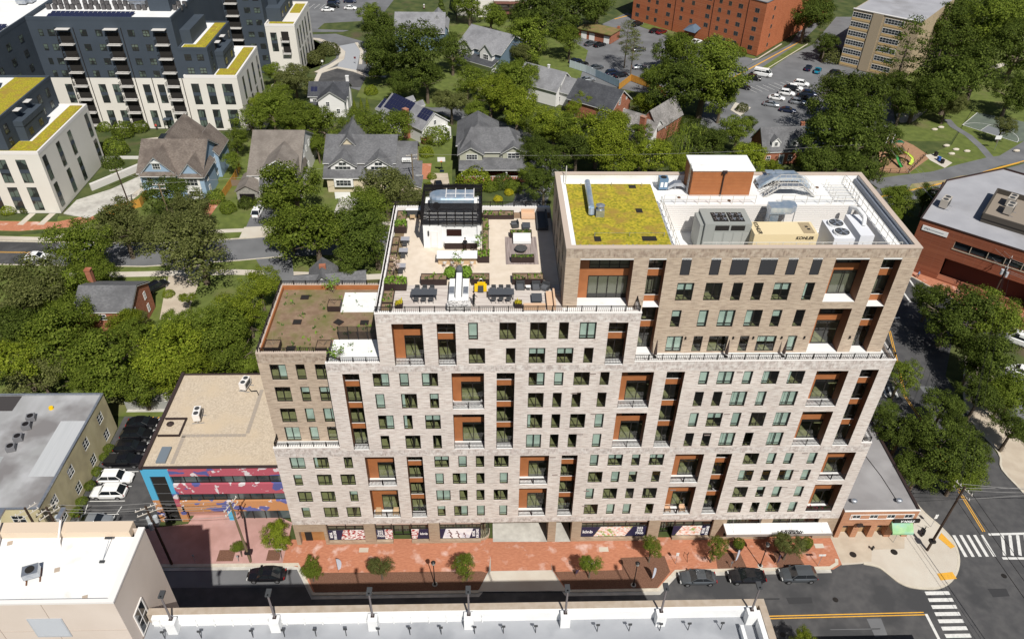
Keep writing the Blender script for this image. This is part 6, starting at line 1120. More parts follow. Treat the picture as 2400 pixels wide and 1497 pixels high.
q = MB(); c = P0+d1*27-d2*2.2; q.poly([(*(P0+d1*24.6), 3.6), (*(P0+d1*29.4), 3.6), (*(P0+d1*27-d2*.2), 4.6)]); q.poly([(*(P0+d1*24.6-d2*4), 2.9), (*(P0+d1*29.4-d2*4), 2.9), (*(P0+d1*27-d2*2), 4.4)]); q.poly([(*(P0+d1*24.6-d2*4), 2.9), (*(P0+d1*27-d2*2), 4.4), (*(P0+d1*27), 4.6), (*(P0+d1*24.6), 3.6)]); q.poly([(*(P0+d1*29.4-d2*4), 2.9), (*(P0+d1*27-d2*2), 4.4), (*(P0+d1*27), 4.6), (*(P0+d1*29.4), 3.6)]); q.build('entrance_canopy', M('canvas_blue', (.09, .13, .18), .8), rb)
q = MB()
for u in (18.2, 33.0, 45.6): c = P0+d1*u; q.tube((c.x-.1, c.y-.1, 0), (c.x-.1, c.y-.1, 16.4), .1, n=5)
q.build('drainpipe', M('brick_pipe', (.25, .09, .05), .7), rb)
tb = thing('tan_apartments', 'tan brick apartment slab with ribbon windows and a grey flat roof', 'apartment block', (0, 0, 0)); Q0 = Vector((136.6, 178.2)); e1 = Vector((.753, -.658)); e2 = Vector((.658, .753)); m_tb = brickmat('tan_far_brick', (.40, .31, .20), (.34, .27, .17), (.45, .36, .25), (.4, .32, .22), bw=.8, bh=.25)
p = MB(); wall(p, (*Q0, 0), (*e1, 0), 20, 0, 17.2, [], .1); wall(p, (*(Q0+e1*20), 0), (*e2, 0), 34, 0, 17.2, [], .1); wall(p, (*(Q0+e1*20+e2*34), 0), (*(-e1), 0), 20, 0, 17.2, [], .1); wall(p, (*(Q0+e2*34), 0), (*(-e2), 0), 34, 0, 17.2, [], .1); p.build('wall', m_tb, tb)
q = MB(); q.poly([(*v_, 17.0) for v_ in (Q0, Q0+e1*20, Q0+e1*20+e2*34, Q0+e2*34)]); q.build('roof', m_gr, tb); q = MB(); c = Q0+e1*10; q.obox(c, 20.3, .5, 17.2, 17.4, atan2(e1.y, e1.x)); q.build('roof_edge', m_coping, tb)
q = MB(); c = Q0+e1*7.6-e2*.15; q.obox(c, 3.0, .3, 0, 17.1, atan2(e1.y, e1.x)); q.build('pier', M('tan_pier', (.36, .29, .20), .9), tb)
for k in range(6):
    z = 14.9-2.75*k
    for u, w2, n in ((2.9, 5.6, 7), (12.6, 5.6, 6)): c = Q0+e1*u-e2*.03; casement(tb, (c.x, c.y, z), w2, 1.55, tuple(e1), n=n, rows=2, fw=.09)
    q = MB(); c = Q0+e1*2.9-e2*.02; q.obox(c, 5.6, .06, z-.75, z-.05, atan2(e1.y, e1.x)); c = Q0+e1*12.6-e2*.02; q.obox(c, 5.6, .06, z-.75, z-.05, atan2(e1.y, e1.x)); q.build('spandrel', M('ochre_spandrel', (.52, .36, .17), .8), tb)
# cream balconied building at the top edge
cb = thing('cream_apartments', 'cream apartment building with stacked loggias at the top edge', 'apartment block', (0, 0, 0)); p = MB(); p.box(14, 22, 226, 240, 0, 12, 0); p.box(22, 27, 224, 240, 0, 12, 0); p.box(27, 41, 226.5, 240, 0, 12, 0)
for z in (2.6, 5.6, 8.6): p.box(27.5, 40, 224.0, 226.45, z, z+.9, 0)
for x in (27.1, 33.3, 40.1): p.box(x-.25, x+.25, 223.9, 226.45, 0, 12, 0)
p.build('wall', [m_wr], cb)
for x in (16, 19): 
    for z in (2.5, 6.0): casement(cb, (x, 225.97, z), 1.1, 1.4, (1, 0))
for z in (1.0, 4.4): p = MB(); p.prism([(27.5, 221.2), (40, 221.2), (40, 223.9), (27.5, 223.9)], z+1.0, z+1.15); p.build('brown_awning', M('brown_tile', (.14, .06, .045), .8), cb)
# ---------------------------------------------------------------- houses
def shingle(name, c, c2): return M(name, c, .9, col2=c2, scale=2.2, stretch=(1, 1, 3), detail=8, lo=.38, hi=.62, col3=tuple(v*.8 for v in c), scale3=.35)
m_shb = shingle('brown_shingle', (.125, .10, .085), (.185, .155, .13)); m_sht = shingle('tan_shingle', (.175, .15, .13), (.215, .19, .165)); m_shg = shingle('grey_shingle', (.11, .11, .115), (.155, .155, .16)); m_shd = shingle('dark_shingle', (.05, .052, .06), (.075, .078, .085)); m_shl = shingle('light_grey_shingle', (.20, .20, .21), (.25, .25, .26)); m_shs = shingle('slate_shingle', (.17, .16, .15), (.30, .28, .27))
m_blue = M('blue_siding', (.26, .36, .47), .8, col2=(.30, .40, .51), scale=1, stretch=(.2, .2, 8)); m_ws = M('white_siding', (.72, .71, .69), .8, col2=(.66, .65, .63), scale=1, stretch=(.2, .2, 8)); m_sage = M('sage_siding', (.36, .36, .28), .8, col2=(.40, .40, .32), scale=1, stretch=(.2, .2, 8)); m_cr = M('cream_siding', (.58, .50, .36), .8)
m_hbrick = brickmat('house_brick', (.33, .115, .065), (.27, .09, .05), (.38, .16, .10), (.32, .2, .15), bw=.5, bh=.15); m_slatew = M('slate_blue_siding', (.12, .17, .22), .8); m_stone = M('field_stone', (.36, .34, .30), .9, col2=(.22, .21, .19), scale=4)
def rotp(p, a): return (p[0]*cos(a)-p[1]*sin(a), p[0]*sin(a)+p[1]*cos(a))
def gable(par, x0, x1, y0, y1, ze, zr, ax, rm, wm=None, zb=0, ov=.45, trim=True, hip=0.0, walls=True, gm=None, name='roof'):
    """gabled volume: ridge along ax ('x' or 'y'); hip pulls the ridge ends in"""
    sw = ax == 'y'
    f = (lambda p: (p[1], p[0], p[2])) if sw else (lambda p: p)
    a0, a1, b0, b1 = (y0, y1, x0, x1) if sw else (x0, x1, y0, y1); bm = (b0+b1)/2; sl = (zr-ze)/(b1-bm)
    if walls:
        m_ = MB(); m_.box(x0, x1, y0, y1, zb, ze, 0)
        if not hip:
            for a in (a0, a1): m_.poly([f((a, b0, ze)), f((a, b1, ze)), f((a, bm, zr-.02))], 1 if gm else 0)
        m_.build('wall', [wm, gm or wm], par)
    r = MB(); A0, A1, B0, B1 = a0-ov, a1+ov, b0-ov, b1+ov; zo = ze-sl*ov; R0, R1 = (A0+hip*(bm-B0), A1-hip*(bm-B0)); t = .16
    def slope(P): r.poly([f(q) for q in P], 0); r.poly([f((q[0], q[1], q[2]+t)) for q in P], 0); [r.poly([f(P[i]), f(P[(i+1) % len(P)]), f((P[(i+1) % len(P)][0], P[(i+1) % len(P)][1], P[(i+1) % len(P)][2]+t)), f((P[i][0], P[i][1], P[i][2]+t))], 1) for i in range(len(P))]
    slope([(A0, B0, zo), (A1, B0, zo), (R1, bm, zr), (R0, bm, zr)]); slope([(A0, B1, zo), (R0, bm, zr), (R1, bm, zr), (A1, B1, zo)])
    if hip: slope([(A0, B0, zo), (R0, bm, zr), (A0, B1, zo)]); slope([(A1, B0, zo), (A1, B1, zo), (R1, bm, zr)])
    o = r.build(name, [rm, m_trim if trim else rm], par)
    if trim and not hip:
        q = MB()
        for a in (A0, A1):
            for b in (B0, B1): q.poly([f((a, b, zo-.12)), f((a, bm, zr-.12)), f((a, bm, zr+t+.02)), f((a, b, zo+t+.02))])
        q.build('bargeboard', m_trim, par)
    return o
def lean(par, x0, x1, y0, y1, z0, z1, rm, name='porch_roof', t=.14):
    "single slope rising from y0 (z0) to y1 (z1)"
    r = MB(); P = [(x0, y0, z0), (x1, y0, z0), (x1, y1, z1), (x0, y1, z1)]; r.poly([(a, b, c+t) for a, b, c in P], 0); r.poly(P, 1)
    for i in range(4): a, b = P[i], P[(i+1) % 4]; r.poly([a, b, (b[0], b[1], b[2]+t), (a[0], a[1], a[2]+t)], 1)
    return r.build(name, [rm, m_trim], par)
def win(par, x, y, z, w2, h, side='s', n=2, rows=2, fm=None):
    ax, dx, dy = dict(s=((1, 0), 0, -.04), e=((0, 1), .04, 0), n=((-1, 0), 0, .04), w=((0, -1), -.04, 0))[side]
    q = casement(par, (x+dx, y+dy, z), w2, h, ax, fm=fm, n=n, rows=rows, fw=.1); return q
def chimney(par, x, y, z0, z1, w2=.8, d=.6, mat=None):
    q = MB(); q.box(x-w2/2, x+w2/2, y-d/2, y+d/2, z0, z1); q.box(x-w2/2-.08, x+w2/2+.08, y-d/2-.08, y+d/2+.08, z1, z1+.2); return q.build('chimney', mat or m_hbrick, par)
def house(lab, loc, rz=0, name='house'): return thing(name, lab, 'house', (loc[0], loc[1], 0), rz)
h = house('blue sided house with a steep brown roof and two white trimmed front gables', (-44, 98))
gable(h, -7, 6.6, -5.5, 8, 6, 10.6, 'x', m_shb, m_blue); gable(h, -6.4, 1.2, -6.0, 1, 6, 9.9, 'y', m_shb, m_blue, ov=.4); gable(h, 2.2, 7.2, -6.9, 1, 6, 8.9, 'y', m_shb, m_blue, ov=.4); gable(h, -7.5, 3, 2, 14.5, 6, 10.7, 'y', m_shb, m_blue); gable(h, 1, 7.4, 4, 11.5, 6, 9.7, 'y', m_shb, m_blue)
lean(h, -6.4, 1.4, -7.0, -6.02, 5.6, 6.3, m_shb, 'eave_skirt'); lean(h, 2.0, 7.4, -7.7, -6.92, 5.7, 6.3, m_shb, 'eave_skirt')
win(h, -2.6, -6.0, 7.0, 1.7, 1.4, n=3); q = MB(); q.poly([(-3.8, -6.3, 8.5), (-1.4, -6.3, 8.5), (-2.6, -6.3, 9.3)]); q.build('pediment', m_trim, h)
for x in (-4.8, -2.2, .2): win(h, x, -6.0, 3.7, 1.1, 1.6); win(h, x, -6.0, .9, 1.1, 1.6)
q = MB(); q.box(3.0, 6.3, -7.1, -6.91, 0.2, 5.7); q.build('white_bay', m_trim, h); win(h, 4.65, -7.1, 3.6, 2.5, 1.7, n=3); win(h, 4.65, -7.1, .8, 2.5, 1.6, n=3)
for y in (-4.5, -1, 3.5): win(h, 7.2 if y < -2 else 6.6, y, 3.6, 1.0, 1.6, 'e'); win(h, 7.2 if y < -2 else 6.6, y, .9, 1.0, 1.6, 'e')
q = MB(); q.box(-5.5, -4.1, 5, 7.5, 9.0, 9.15); sk = q.build('skylight', m_hglass, h); sk.location = (0, 0, 0)
h = house('house with a broad tan gambrel roof and white gambrel front dormer', (-22, 104))
gable(h, -6, 5.2, -10, 11, 4.6, 10.4, 'x', m_sht, m_ws, ov=.3); p = MB(); pr = [(-3.0, 4.3), (-1.9, 7.2), (1.4, 9.2), (4.9, 7.2), (5.9, 4.3)]; pr = [(x-.2, z) for x, z in pr]
for (xa, za), (xb, zb) in zip(pr, pr[1:]): p.poly([(xa, -12.3, za), (xb, -12.3, zb), (xb, -2.5, zb), (xa, -2.5, za)], 0); p.poly([(xa, -12.35, za-.2), (xb, -12.35, zb-.2), (xb, -12.35, zb+.08), (xa, -12.35, za+.08)], 1)
p.build('gambrel_roof', [m_sht, m_trim], h); p = MB(); p.poly([(x, -11.9, z-.1) for x, z in pr]+[(5.7, -11.9, 0), (-3.2, -11.9, 0)][::1]); p.build('wall', m_ws, h)
q = MB(); q.poly([(-2.0, -11.98, 7.2), (4.7, -11.98, 7.2), (1.2, -11.98, 9.0)]); q.build('gable_panel', m_shg, h)
for x in (-1.3, 1.3, 3.9): win(h, x, -11.95, 5.2, 1.1, 1.5, n=2); q = MB(); q.box(x-.95, x-.62, -12.0, -11.93, 5.2, 6.7); q.box(x+.62, x+.95, -12.0, -11.93, 5.2, 6.7); q.build('shutter', m_metal, h)
lean(h, -3.0, 5.5, -13.4, -11.9, 3.6, 4.6, m_shg); win(h, -.6, -11.95, 1.4, 2.6, 1.6, n=3); gable(h, -7.9, -4.2 + .9, -14.3, -6.5, 3.0, 4.3, 'y', m_sht, m_stone, ov=.3, trim=False); lean(h, -3.3, 1.6, -14.2, -12.0, 2.7, 3.2, m_shg)
q = MB(); q.box(-3.3, 1.5, -14.1, -12, 0, 2.7); q.build('garage_wall', m_stone, h); q = MB(); q.box(-7.3, -4.0, -14.4, -14.3, 0, 2.3); q.build('garage_door', m_metal, h); q = MB(); q.box(-2.7, .9, -14.2, -14.1, 0, 2.3); q.build('garage_door', m_metal, h)
for y in (-6, 0, 6): win(h, 5.2, y, 1.5, 1.0, 1.5, 'e'); win(h, 5.2, y*.5, 5.6, 1.0, 1.4, 'e')
h = house('wide grey roofed house with two white arched gable dormers', (-2, 104))
gable(h, -9.5, 6, -6.5, 8, 6, 9.3, 'x', m_shg, m_cr); gable(h, 5.8, 10.5, -4.5, 5, 4.6, 7.9, 'x', m_shg, m_cr); gable(h, -8.5, -1, -2, 10, 6, 10, 'y', m_shg, m_cr)
for x in (-5.4, 2.6):
    gable(h, x-2.7, x+2.7, -7.6, -2, 6.0, 7.7, 'y', m_shg, m_ws, zb=4.2, ov=.5); win(h, x, -7.6, 4.75, 3.6, .9, n=4, rows=1); win(h, x, -7.6, 5.75, 1.8, .9, n=2, rows=1)
lean(h, -9.8, 7.0, -9.8, -6.4, 3.6, 5.3, m_shg); lean(h, 6.0, 12.2, -7.8, -4.2, 3.4, 5.2, m_shg); q = MB(); q.box(-9, 6.5, -9.2, -6.5, 0, 3.7); q.box(6.5, 11.8, -7, -4.5, 0, 3.4); q.build('porch_wall', m_cr, h); gable(h, 4.5, 12, -12.0, -7, 2.9, 4.2, 'y', m_shg, m_cr, ov=.4)
q = MB(); q.box(-7.3, -3.1, -9.9, -9.2, 1.6, 3.5); q.build('bay', m_trim, h); win(h, -5.2, -9.9, 1.9, 3.4, 1.5, n=4); q = MB(); q.box(-7.0, -3.6, -12.3, -12.2, -.6, 1.6); q.build('garage_door', m_trim, h); q = MB(); q.box(7.6, 9.8, -5.2, -4.3, 5.4, 6.1); q.build('shed_dormer', m_trim, h); win(h, 8.7, -5.2, 5.5, 1.8, .45, n=4, rows=1)
h = house('sage green craftsman house with grey roof and columned front porch', (25, 108))
gable(h, -6.2, 7.5, -4.5, 6, 6, 9.4, 'x', m_shg, m_sage, hip=.5); gable(h, -7, 2.5, -1.0, 12, 6, 9.8, 'y', m_shg, m_sage, hip=.6); gable(h, -6.4, -1.2, -5.6, 0, 6, 7.5, 'y', m_shg, m_sage, ov=.55); gable(h, 3.6, 8.6, -4.9, 1, 6, 7.5, 'y', m_shg, m_sage, ov=.55)
win(h, -3.6, -5.6, 4.3, 2.6, 1.4, n=4); win(h, 6.1, -4.9, 4.3, 2.8, 1.4, n=3); lean(h, -6.6, 11.0, -8.9, -4.6, 3.2, 4.3, m_shg)
q = MB(); q.box(-6.2, 10.4, -8.4, -4.7, 0, .7); q.build('porch_base', m_hbrick, h)
for x in (-5.8, -.2, 4.4, 9.8): q = MB(); q.box(x-.28, x+.28, -8.5, -7.95, .7, 1.6, 1); q.box(x-.2, x+.2, -8.42, -8.02, 1.6, 3.3, 0); q.build('porch_column', [m_trim, m_hbrick], h)
q = MB()
for i in range(28): x = -5.4+.55*i; q.box(x, x+.1, -8.3, -8.25, .7, 1.4)
q.box(-5.5, 9.6, -8.32, -8.22, 1.4, 1.48); q.build('porch_railing', m_trim, h); q = MB(); q.box(-6.1, 9.6, -4.75, -4.7, .7, 3.2); q.build('porch_wall', m_umberbox, h)
for y in (-2, 3, 8): win(h, -6.2 if y < 0 else -7, y, 3.6, 1.0, 1.5, 'w')
h = house('small white house with a dark grey roof and front gable', (-17.5, 140.5))
gable(h, -5, 5, -1.5, 5.5, 4.8, 7.2, 'x', m_shd, m_ws); gable(h, -2.3, 4.6, -4.4, 2, 4.8, 7.1, 'y', m_shd, m_ws); win(h, .2, -4.4, 3.0, 1, 1.3); win(h, 2.8, -4.4, 1, 1, 1.4); win(h, -3.8, -1.5, 2.6, 1, 1.3); win(h, 4.6, -1, 3, .9, 1.3, 'e'); chimney(h, 4.7, 3.5, 0, 8.2, mat=m_ws); q = MB(); q.box(-4.2, -2.4, 0, .1, 0, .02); lean(h, -5.4, -2.4, -4, -1.6, 2.3, 3, m_shd)
parray((-22.2, 139.6, 5.35), 0, 2, 1, 'small dark solar panel group on the small white house', dx=.9, dy=1.7, tilt=.65)
h = house('white bungalow with long rows of solar panels and a red brick chimney', (6.2, 128.6), radians(-47))
gable(h, -8.6, 8.2, -4.2, 4.2, 3.9, 7.0, 'x', m_shl, m_ws, ov=.35); gable(h, -12, -8.7, -3.4, 2.6, 2.8, 4.6, 'x', m_shl, m_ws, ov=.25); chimney(h, 2.6, -4.7, 0, 7.6, 1.3, 1.0); win(h, 8.2, 0, 4.0, .9, 1.2, 'e')
for x in (-7, -3.5, .2): win(h, x, -4.2, 1.6, 1.2, 1.2)
q = MB(); q.box(8.2, 10.4, -1.5, 3.4, 0, 3.0); q.build('side_porch', m_ws, h); q = MB(); q.box(7.6, 8.3, -4.3, -1.5, 0, 1.6); q.build('brick_base', m_hbrick, h)
for x in (-5.5, -1.5): gable(h, x-.8, x+.8, 1.0, 4.0, 5.4, 6.3, 'y', m_shl, m_ws, zb=4.2, ov=.2)
def sol(x0, nx, ny, lab, yo=-3.6, zo=4.65):
    q = MB(); a = atan2(3.1, 4.2)
    for i in range(nx):
        for j in range(ny):
            for k in (0,):
                y = yo+1.55*j*cos(a); z = zo+1.55*j*sin(a); q.poly([(x0+i*1.0, y, z), (x0+i*1.0+.94, y, z), (x0+i*1.0+.94, y+1.48*cos(a), z+1.48*sin(a)), (x0+i*1.0, y+1.48*cos(a), z+1.48*sin(a))])
    o = q.build('solar_array', M('solar_cell', (.018, .02, .05), .25, spec=.6)); o.location = (6.2, 128.6, 0); o.rotation_euler = (0, 0, radians(-47)); return tag(o, lab, 'solar panels')
sol(-8.2, 9, 3, 'long block of solar panels on the white bungalow roof left of the chimney'); sol(4.0, 4, 2, 'short block of solar panels right of the brick chimney', -2.4, 5.5); sol(-11.8, 3, 2, 'solar panels on the low left wing of the white bungalow', -3.0, 3.35)
h = house('slate blue house with a large grey roof at the top behind the trees', (3.8, 196))
gable(h, -8, 7.5, -7.5, 8, 5.8, 9.7, 'x', m_shl, m_slatew); gable(h, -8, -2, -8.6, 0, 5.6, 7.6, 'y', m_shl, m_slatew); gable(h, 2, 8.4, -2, 7, 5.8, 9.2, 'y', m_shl, m_slatew); win(h, 8.4, 2, 4, 1, 1.8, 'e'); win(h, 8.4, 5, 1.5, 1, 1.8, 'e'); win(h, -5, -8.6, 3, 1.2, 1.5)
h = house('grey roofed house with two front gables and a garage by a pale drive', (26.5, 178), radians(-38))
gable(h, -8, 8, -6, 7.5, 6, 9.9, 'x', m_shl, m_slatew); gable(h, -7.2, -2.2, -7.2, 0, 6, 8.2, 'y', m_shl, m_ws); gable(h, 1.2, 5.8, -7.4, 0, 6, 8.4, 'y', m_shl, m_ws); win(h, -4.7, -7.2, 3.8, 3.2, 1.4, n=4); win(h, 3.5, -7.4, 3.8, 2.0, 1.6, n=3); lean(h, -8.6, 7.5, -10.0, -6, 2.9, 4.0, m_shd); q = MB(); q.box(-8, 6.5, -8.6, -6.1, 0, 3.2); q.build('garage_wall', m_ws, h); q = MB(); q.box(-6.4, -1.4, -8.7, -8.6, 0, 2.4); q.build('garage_door', M('garage_white', (.66, .66, .64), .6), h); win(h, 8, 0, 4, 1.1, 1.5, 'e', fm=m_trim)
h = house('white gabled house with a light grey roof and a small side gable', (42.2, 150.5), radians(-36))
gable(h, -7.5, 5.5, -4.5, 4.5, 4.6, 8.4, 'x', m_shl, m_ws); gable(h, 5.6, 10.5, -2.5, 3.0, 4.2, 7.2, 'x', m_shl, m_ws); gable(h, -7, -4, -6.5, -3, 4, 6.2, 'y', m_shl, m_ws); win(h, 5.5, -2.4, 4.2, 1, 1.5, 'e', n=2); win(h, 10.5, .3, 3.2, 1.2, 1.4, 'e'); win(h, 5.5, -2.4, 1, 1, 1.5, 'e'); chimney(h, 0, 0, 7, 9.2, .5, .5, m_ws)
h = house('brick gabled house with a dark charcoal roof', (55.5, 138), radians(-38))
gable(h, -7, 6.5, -5, 5, 4.8, 8.6, 'x', m_shd, m_hbrick); win(h, 6.5, -1, 5, 1, 1.9, 'e', n=2, rows=3); win(h, 6.5, -2.8, 1.6, .9, 1.5, 'e'); win(h, 6.5, 2.6, 5.4, .7, .9, 'e'); win(h, 6.5, 1.8, 1.6, .9, 1.5, 'e'); lean(h, 3, 7, -8.6, -5.1, 2.6, 3.6, m_shd)
h = house('brick cottage with a mottled slate roof, dormer and tall chimney', (67, 123), radians(-40))
gable(h, -2.4, 3.2, -2.5, 10, 4.6, 8.6, 'y', m_shs, m_hbrick, ov=.3, trim=False); gable(h, -7, 3, -5.2, 1.4, 3.6, 6.8, 'x', m_shs, m_ws, ov=.3); gable(h, -5.4, -3.7, -4.9, -2, 5.0, 6.2, 'y', m_shs, m_ws, zb=3.8, ov=.2); win(h, -4.55, -4.9, 4.1, .8, .9, n=1); chimney(h, .6, -6.0, 0, 8.2, 1.4, 1.0); win(h, -1.4, -5.2, 3.0, .9, 1.4)
lean(h, -2.5, 3.5, -9.2, -6.2, 2.5, 3.2, m_shl); q = MB()
for x in (-2.3, .5, 3.3): q.box(x-.08, x+.08, -9.1, -8.94, 0, 2.5)
q.build('porch_post', m_trim, h)
h = house('small brick cape house with two white dormers on a grey roof', (97, 113), radians(5))
gable(h, -5.4, 5.4, -3.8, 4.2, 3.5, 7.8, 'x', m_shg, m_hbrick, ov=.3)
for x in (-2.4, 2.2): gable(h, x-1.0, x+1.0, -3.2, 0, 5.6, 6.6, 'y', m_shg, m_ws, zb=4.2, ov=.2); win(h, x, -3.2, 4.5, .9, 1.1, n=1)
win(h, -3.9, -3.8, .9, 1.1, 1.4); win(h, 1.6, -3.8, .9, 1.1, 1.5); q = MB(); q.box(-1.3, .1, -3.95, -3.8, 0, 2.6, 0); q.box(-1.0, -.2, -4.0, -3.95, 0, 2.1, 1); q.build('front_door', [m_trim, m_slatew], h); gable(h, 5.5, 8.0, -3.6, 2.5, 3, 5.4, 'x', m_shg, m_hbrick, ov=.25); win(h, 4.4, -3.8, 1.2, 1.8, 1.1, n=3); chimney(h, 5.3, 1, 0, 8.4, .9, .7)
h = house('low brick garage row with a mossy flat roof', (63, 202.3), radians(-34), 'garage'); q = MB(); q.box(-6, 6, -3.4, 3.2, 0, 3); q.box(5, 5.8, 3, 3.8, 0, 4); q.build('wall', m_hbrick, h); q = MB(); q.box(-6.3, 6.3, -4.2, 3.6, 3, 3.25); q.build('roof', M('moss_roof', (.16, .14, .05), .95, col2=(.24, .15, .07), scale=.8, col3=(.10, .14, .03), scale3=.4), h)
for x in (-4, -1, 4.5): q = MB(); q.box(x-1, x+1, -3.5, -3.4, 0, 2.3); q.build('garage_door', m_trim, h)
h = house('brick house with a grey roof behind the trees left of the planted roof', (-40, 46.5))
gable(h, -4.6, 4.6, -3.4, 5.2, 5.6, 7.8, 'x', m_shg, m_hbrick, ov=.3); chimney(h, -4.6, 4.6, 0, 8.6, .9, .9); 
for y in (-1.8, 2.8):
    for z in (3.6, 1.0): win(h, 4.6, y, z, .8, 1.5, 'e', n=2)
win(h, 2.8, -3.4, 1.6, 1.4, 1.1, n=3); win(h, -.2, -3.4, 3.8, 1.2, 1.2); q = MB(); q.box(-8.6, -4.9, -1.5, 4, 4.2, 4.5); q.build('flat_roof', m_shd, h); q = MB(); q.box(-8.3, -4.7, -1.2, 3.8, 0, 4.2); q.build('wall', m_hbrick, h)
h = house('low house with a pitched grey roof just behind the planted roof', (-4, 55.2), radians(8)); gable(h, -6.2, 6.2, -2.6, 2.6, 3.2, 4.8, 'x', m_shg, m_ws, trim=False); gable(h, -3.6, 1, -1, 4.6, 3.2, 5.2, 'y', m_shg, m_ws, trim=False); q = MB(); q.box(-1.8, -.6, 1.6, 2.4, 4.6, 5.6); q.build('chimney', m_hbrick, h)
# ---------------------------------------------------------------- distant ground: streets, lawns, car parks
def lawn(pts, z=.0, px=True): return slab('lawn', pts, m_grass, z, px)
# the street behind
far = [(-95, 71.0), (-63, 69.6), (-42, 69.1), (-24, 71.2), (-16, 72.6), (10, 74), (34, 88), (39, 112), (33, 124), (14, 143), (-2, 158)]
band('road', far, 8.2, m_asph2, -.118, px=False); band('road', [(38, 108), (52, 96), (76, 88), (115, 92), (150, 112), (190, 132)], 7.5, m_asph2, -.116, px=False)
band('kerb', [(x, y+4.2) for x, y in far[:5]], .3, m_kerb, .01, -.15, px=False); band('kerb', [(x, y-4.2) for x, y in far[:5]], .3, m_kerb, .01, -.15, px=False)
sheet('road', [(-110, 75), (-62, 73.7), (-62, 65.6), (-110, 66.6)], -.112, m_asph, px=False); q = MB()
for d_ in (-.15, .15): strip(q, (-95, 70.9+d_), (-64, 70.0+d_), .12)
struct('road_marking', q, m_yel)
slab('lawn', [(-95, 75.6), (-42, 73.8), (-24, 75.7), (-15, 77), (10, 79), (17, 92), (16, 125), (-10, 128), (-37, 127), (-37, 112), (-62, 84), (-95, 84)], m_grass, 0, px=False)
slab('lawn', [(-95, 66.3), (-62, 65.3), (-42, 64.7), (-24, 66.8), (-16, 68.2), (12, 69.5), (34, 84), (60, 72), (70, 30), (0, 23), (-95, 26)], m_grass, -.01, px=False)
slab('pavement', [(-60, 62.5), (-24, 63.8), (2, 62.0), (14, 63), (14, 61.2), (2, 60.2), (-24, 62.0), (-60, 60.8)], m_walk, .02, px=False); slab('pavement', [(-46, 77.4), (-24, 79.2), (-14, 80.4), (8, 82), (8, 80.6), (-14, 79), (-24, 77.8), (-46, 76)], m_walk, .02, px=False)
slab('driveway', [(-25.8, 75.4), (-26, 89.5), (-19.6, 89.8), (-18.6, 76.8)], m_asph2, .018, px=False); slab('driveway', [(-26.2, 75.3), (-26.2, 79.5), (-18.4, 80.3), (-18.2, 76.2)], m_walk, .03, px=False)
slab('driveway', [(-36.8, 64.9), (-35, 55), (-33.5, 48), (-29, 48), (-30, 62), (-29.5, 65.8)], m_pink2, .018, px=False); slab('driveway', [(-21, 67.4), (-18, 62), (-15.2, 56), (-12.2, 56), (-12.5, 62), (-14, 68)], m_asph2, .022, px=False)
slab('driveway', [(11.6, 80), (11.8, 104), (15.6, 104), (18.0, 82)], m_pink2, .018, px=False); slab('driveway', [(-8.5, 79), (-8.2, 92), (-4, 92), (-4, 79.5)], m_conc, .018, px=False)
slab('brick_patio', [(7.2, 101), (7.4, 109), (11.5, 109), (11.5, 101)], m_brick, .03, px=False); slab('brick_patio', [(-37, 84), (-36.4, 91), (-34, 91), (-34.6, 84)], m_brick, .03, px=False)
# left corner planting by the complex
slab('brick_pavement', [(-95, 79.2), (-72, 78.0), (-62, 79.6), (-58, 83), (-60, 84.6), (-66, 81.6), (-95, 82.6)], m_brick, .02, px=False); slab('pavement', [(-95, 75.5), (-66, 74.4), (-60, 76), (-57, 78.6), (-58.5, 79.6), (-62, 77), (-66, 75.6), (-95, 77)], m_walk, .024, px=False); slab('planting_bed', [(-95, 77.2), (-72, 76.2), (-62, 78), (-62, 79), (-72, 77.8), (-95, 79)], m_earth, .03, px=False); slab('planting_bed', [(-95, 83), (-66, 82), (-67, 85), (-95, 85.1)], m_earth, .03, px=False)
for x in (-73.6, -69.4): slab('front_path', [(x, 80.5), (x+1.3, 80.4), (x+1.8, 85.1), (x+.5, 85.1)], m_walk, .04, px=False)
slab('service_ramp', [(-66, 85.2), (-60, 83), (-55, 92), (-52.5, 100), (-56, 102), (-60, 96), (-65.6, 91)], m_conc, .03, px=False); slab('white_path', [(-57, 84), (-55.4, 84), (-50.8, 101), (-52.3, 101)], m_walk, .05, px=False); slab('yard_wall', [(-64.5, 96), (-64, 95.4), (-54.6, 108), (-55.2, 108.5)], m_conc2, 1.4, px=False); slab('planting_bed', [(-63.5, 97.5), (-56, 108), (-60, 111), (-65.5, 108)], m_earth, .6, px=False); slab('planting_bed', [(-61, 97.5), (-57, 102.6), (-52.6, 101.5), (-50.6, 112), (-53.5, 108)], m_earth, .1, px=False); slab('lawn', [(-12, 150), (10, 143), (50, 150), (58, 190), (44, 220), (-8, 214)], m_grass, -.02, px=False)
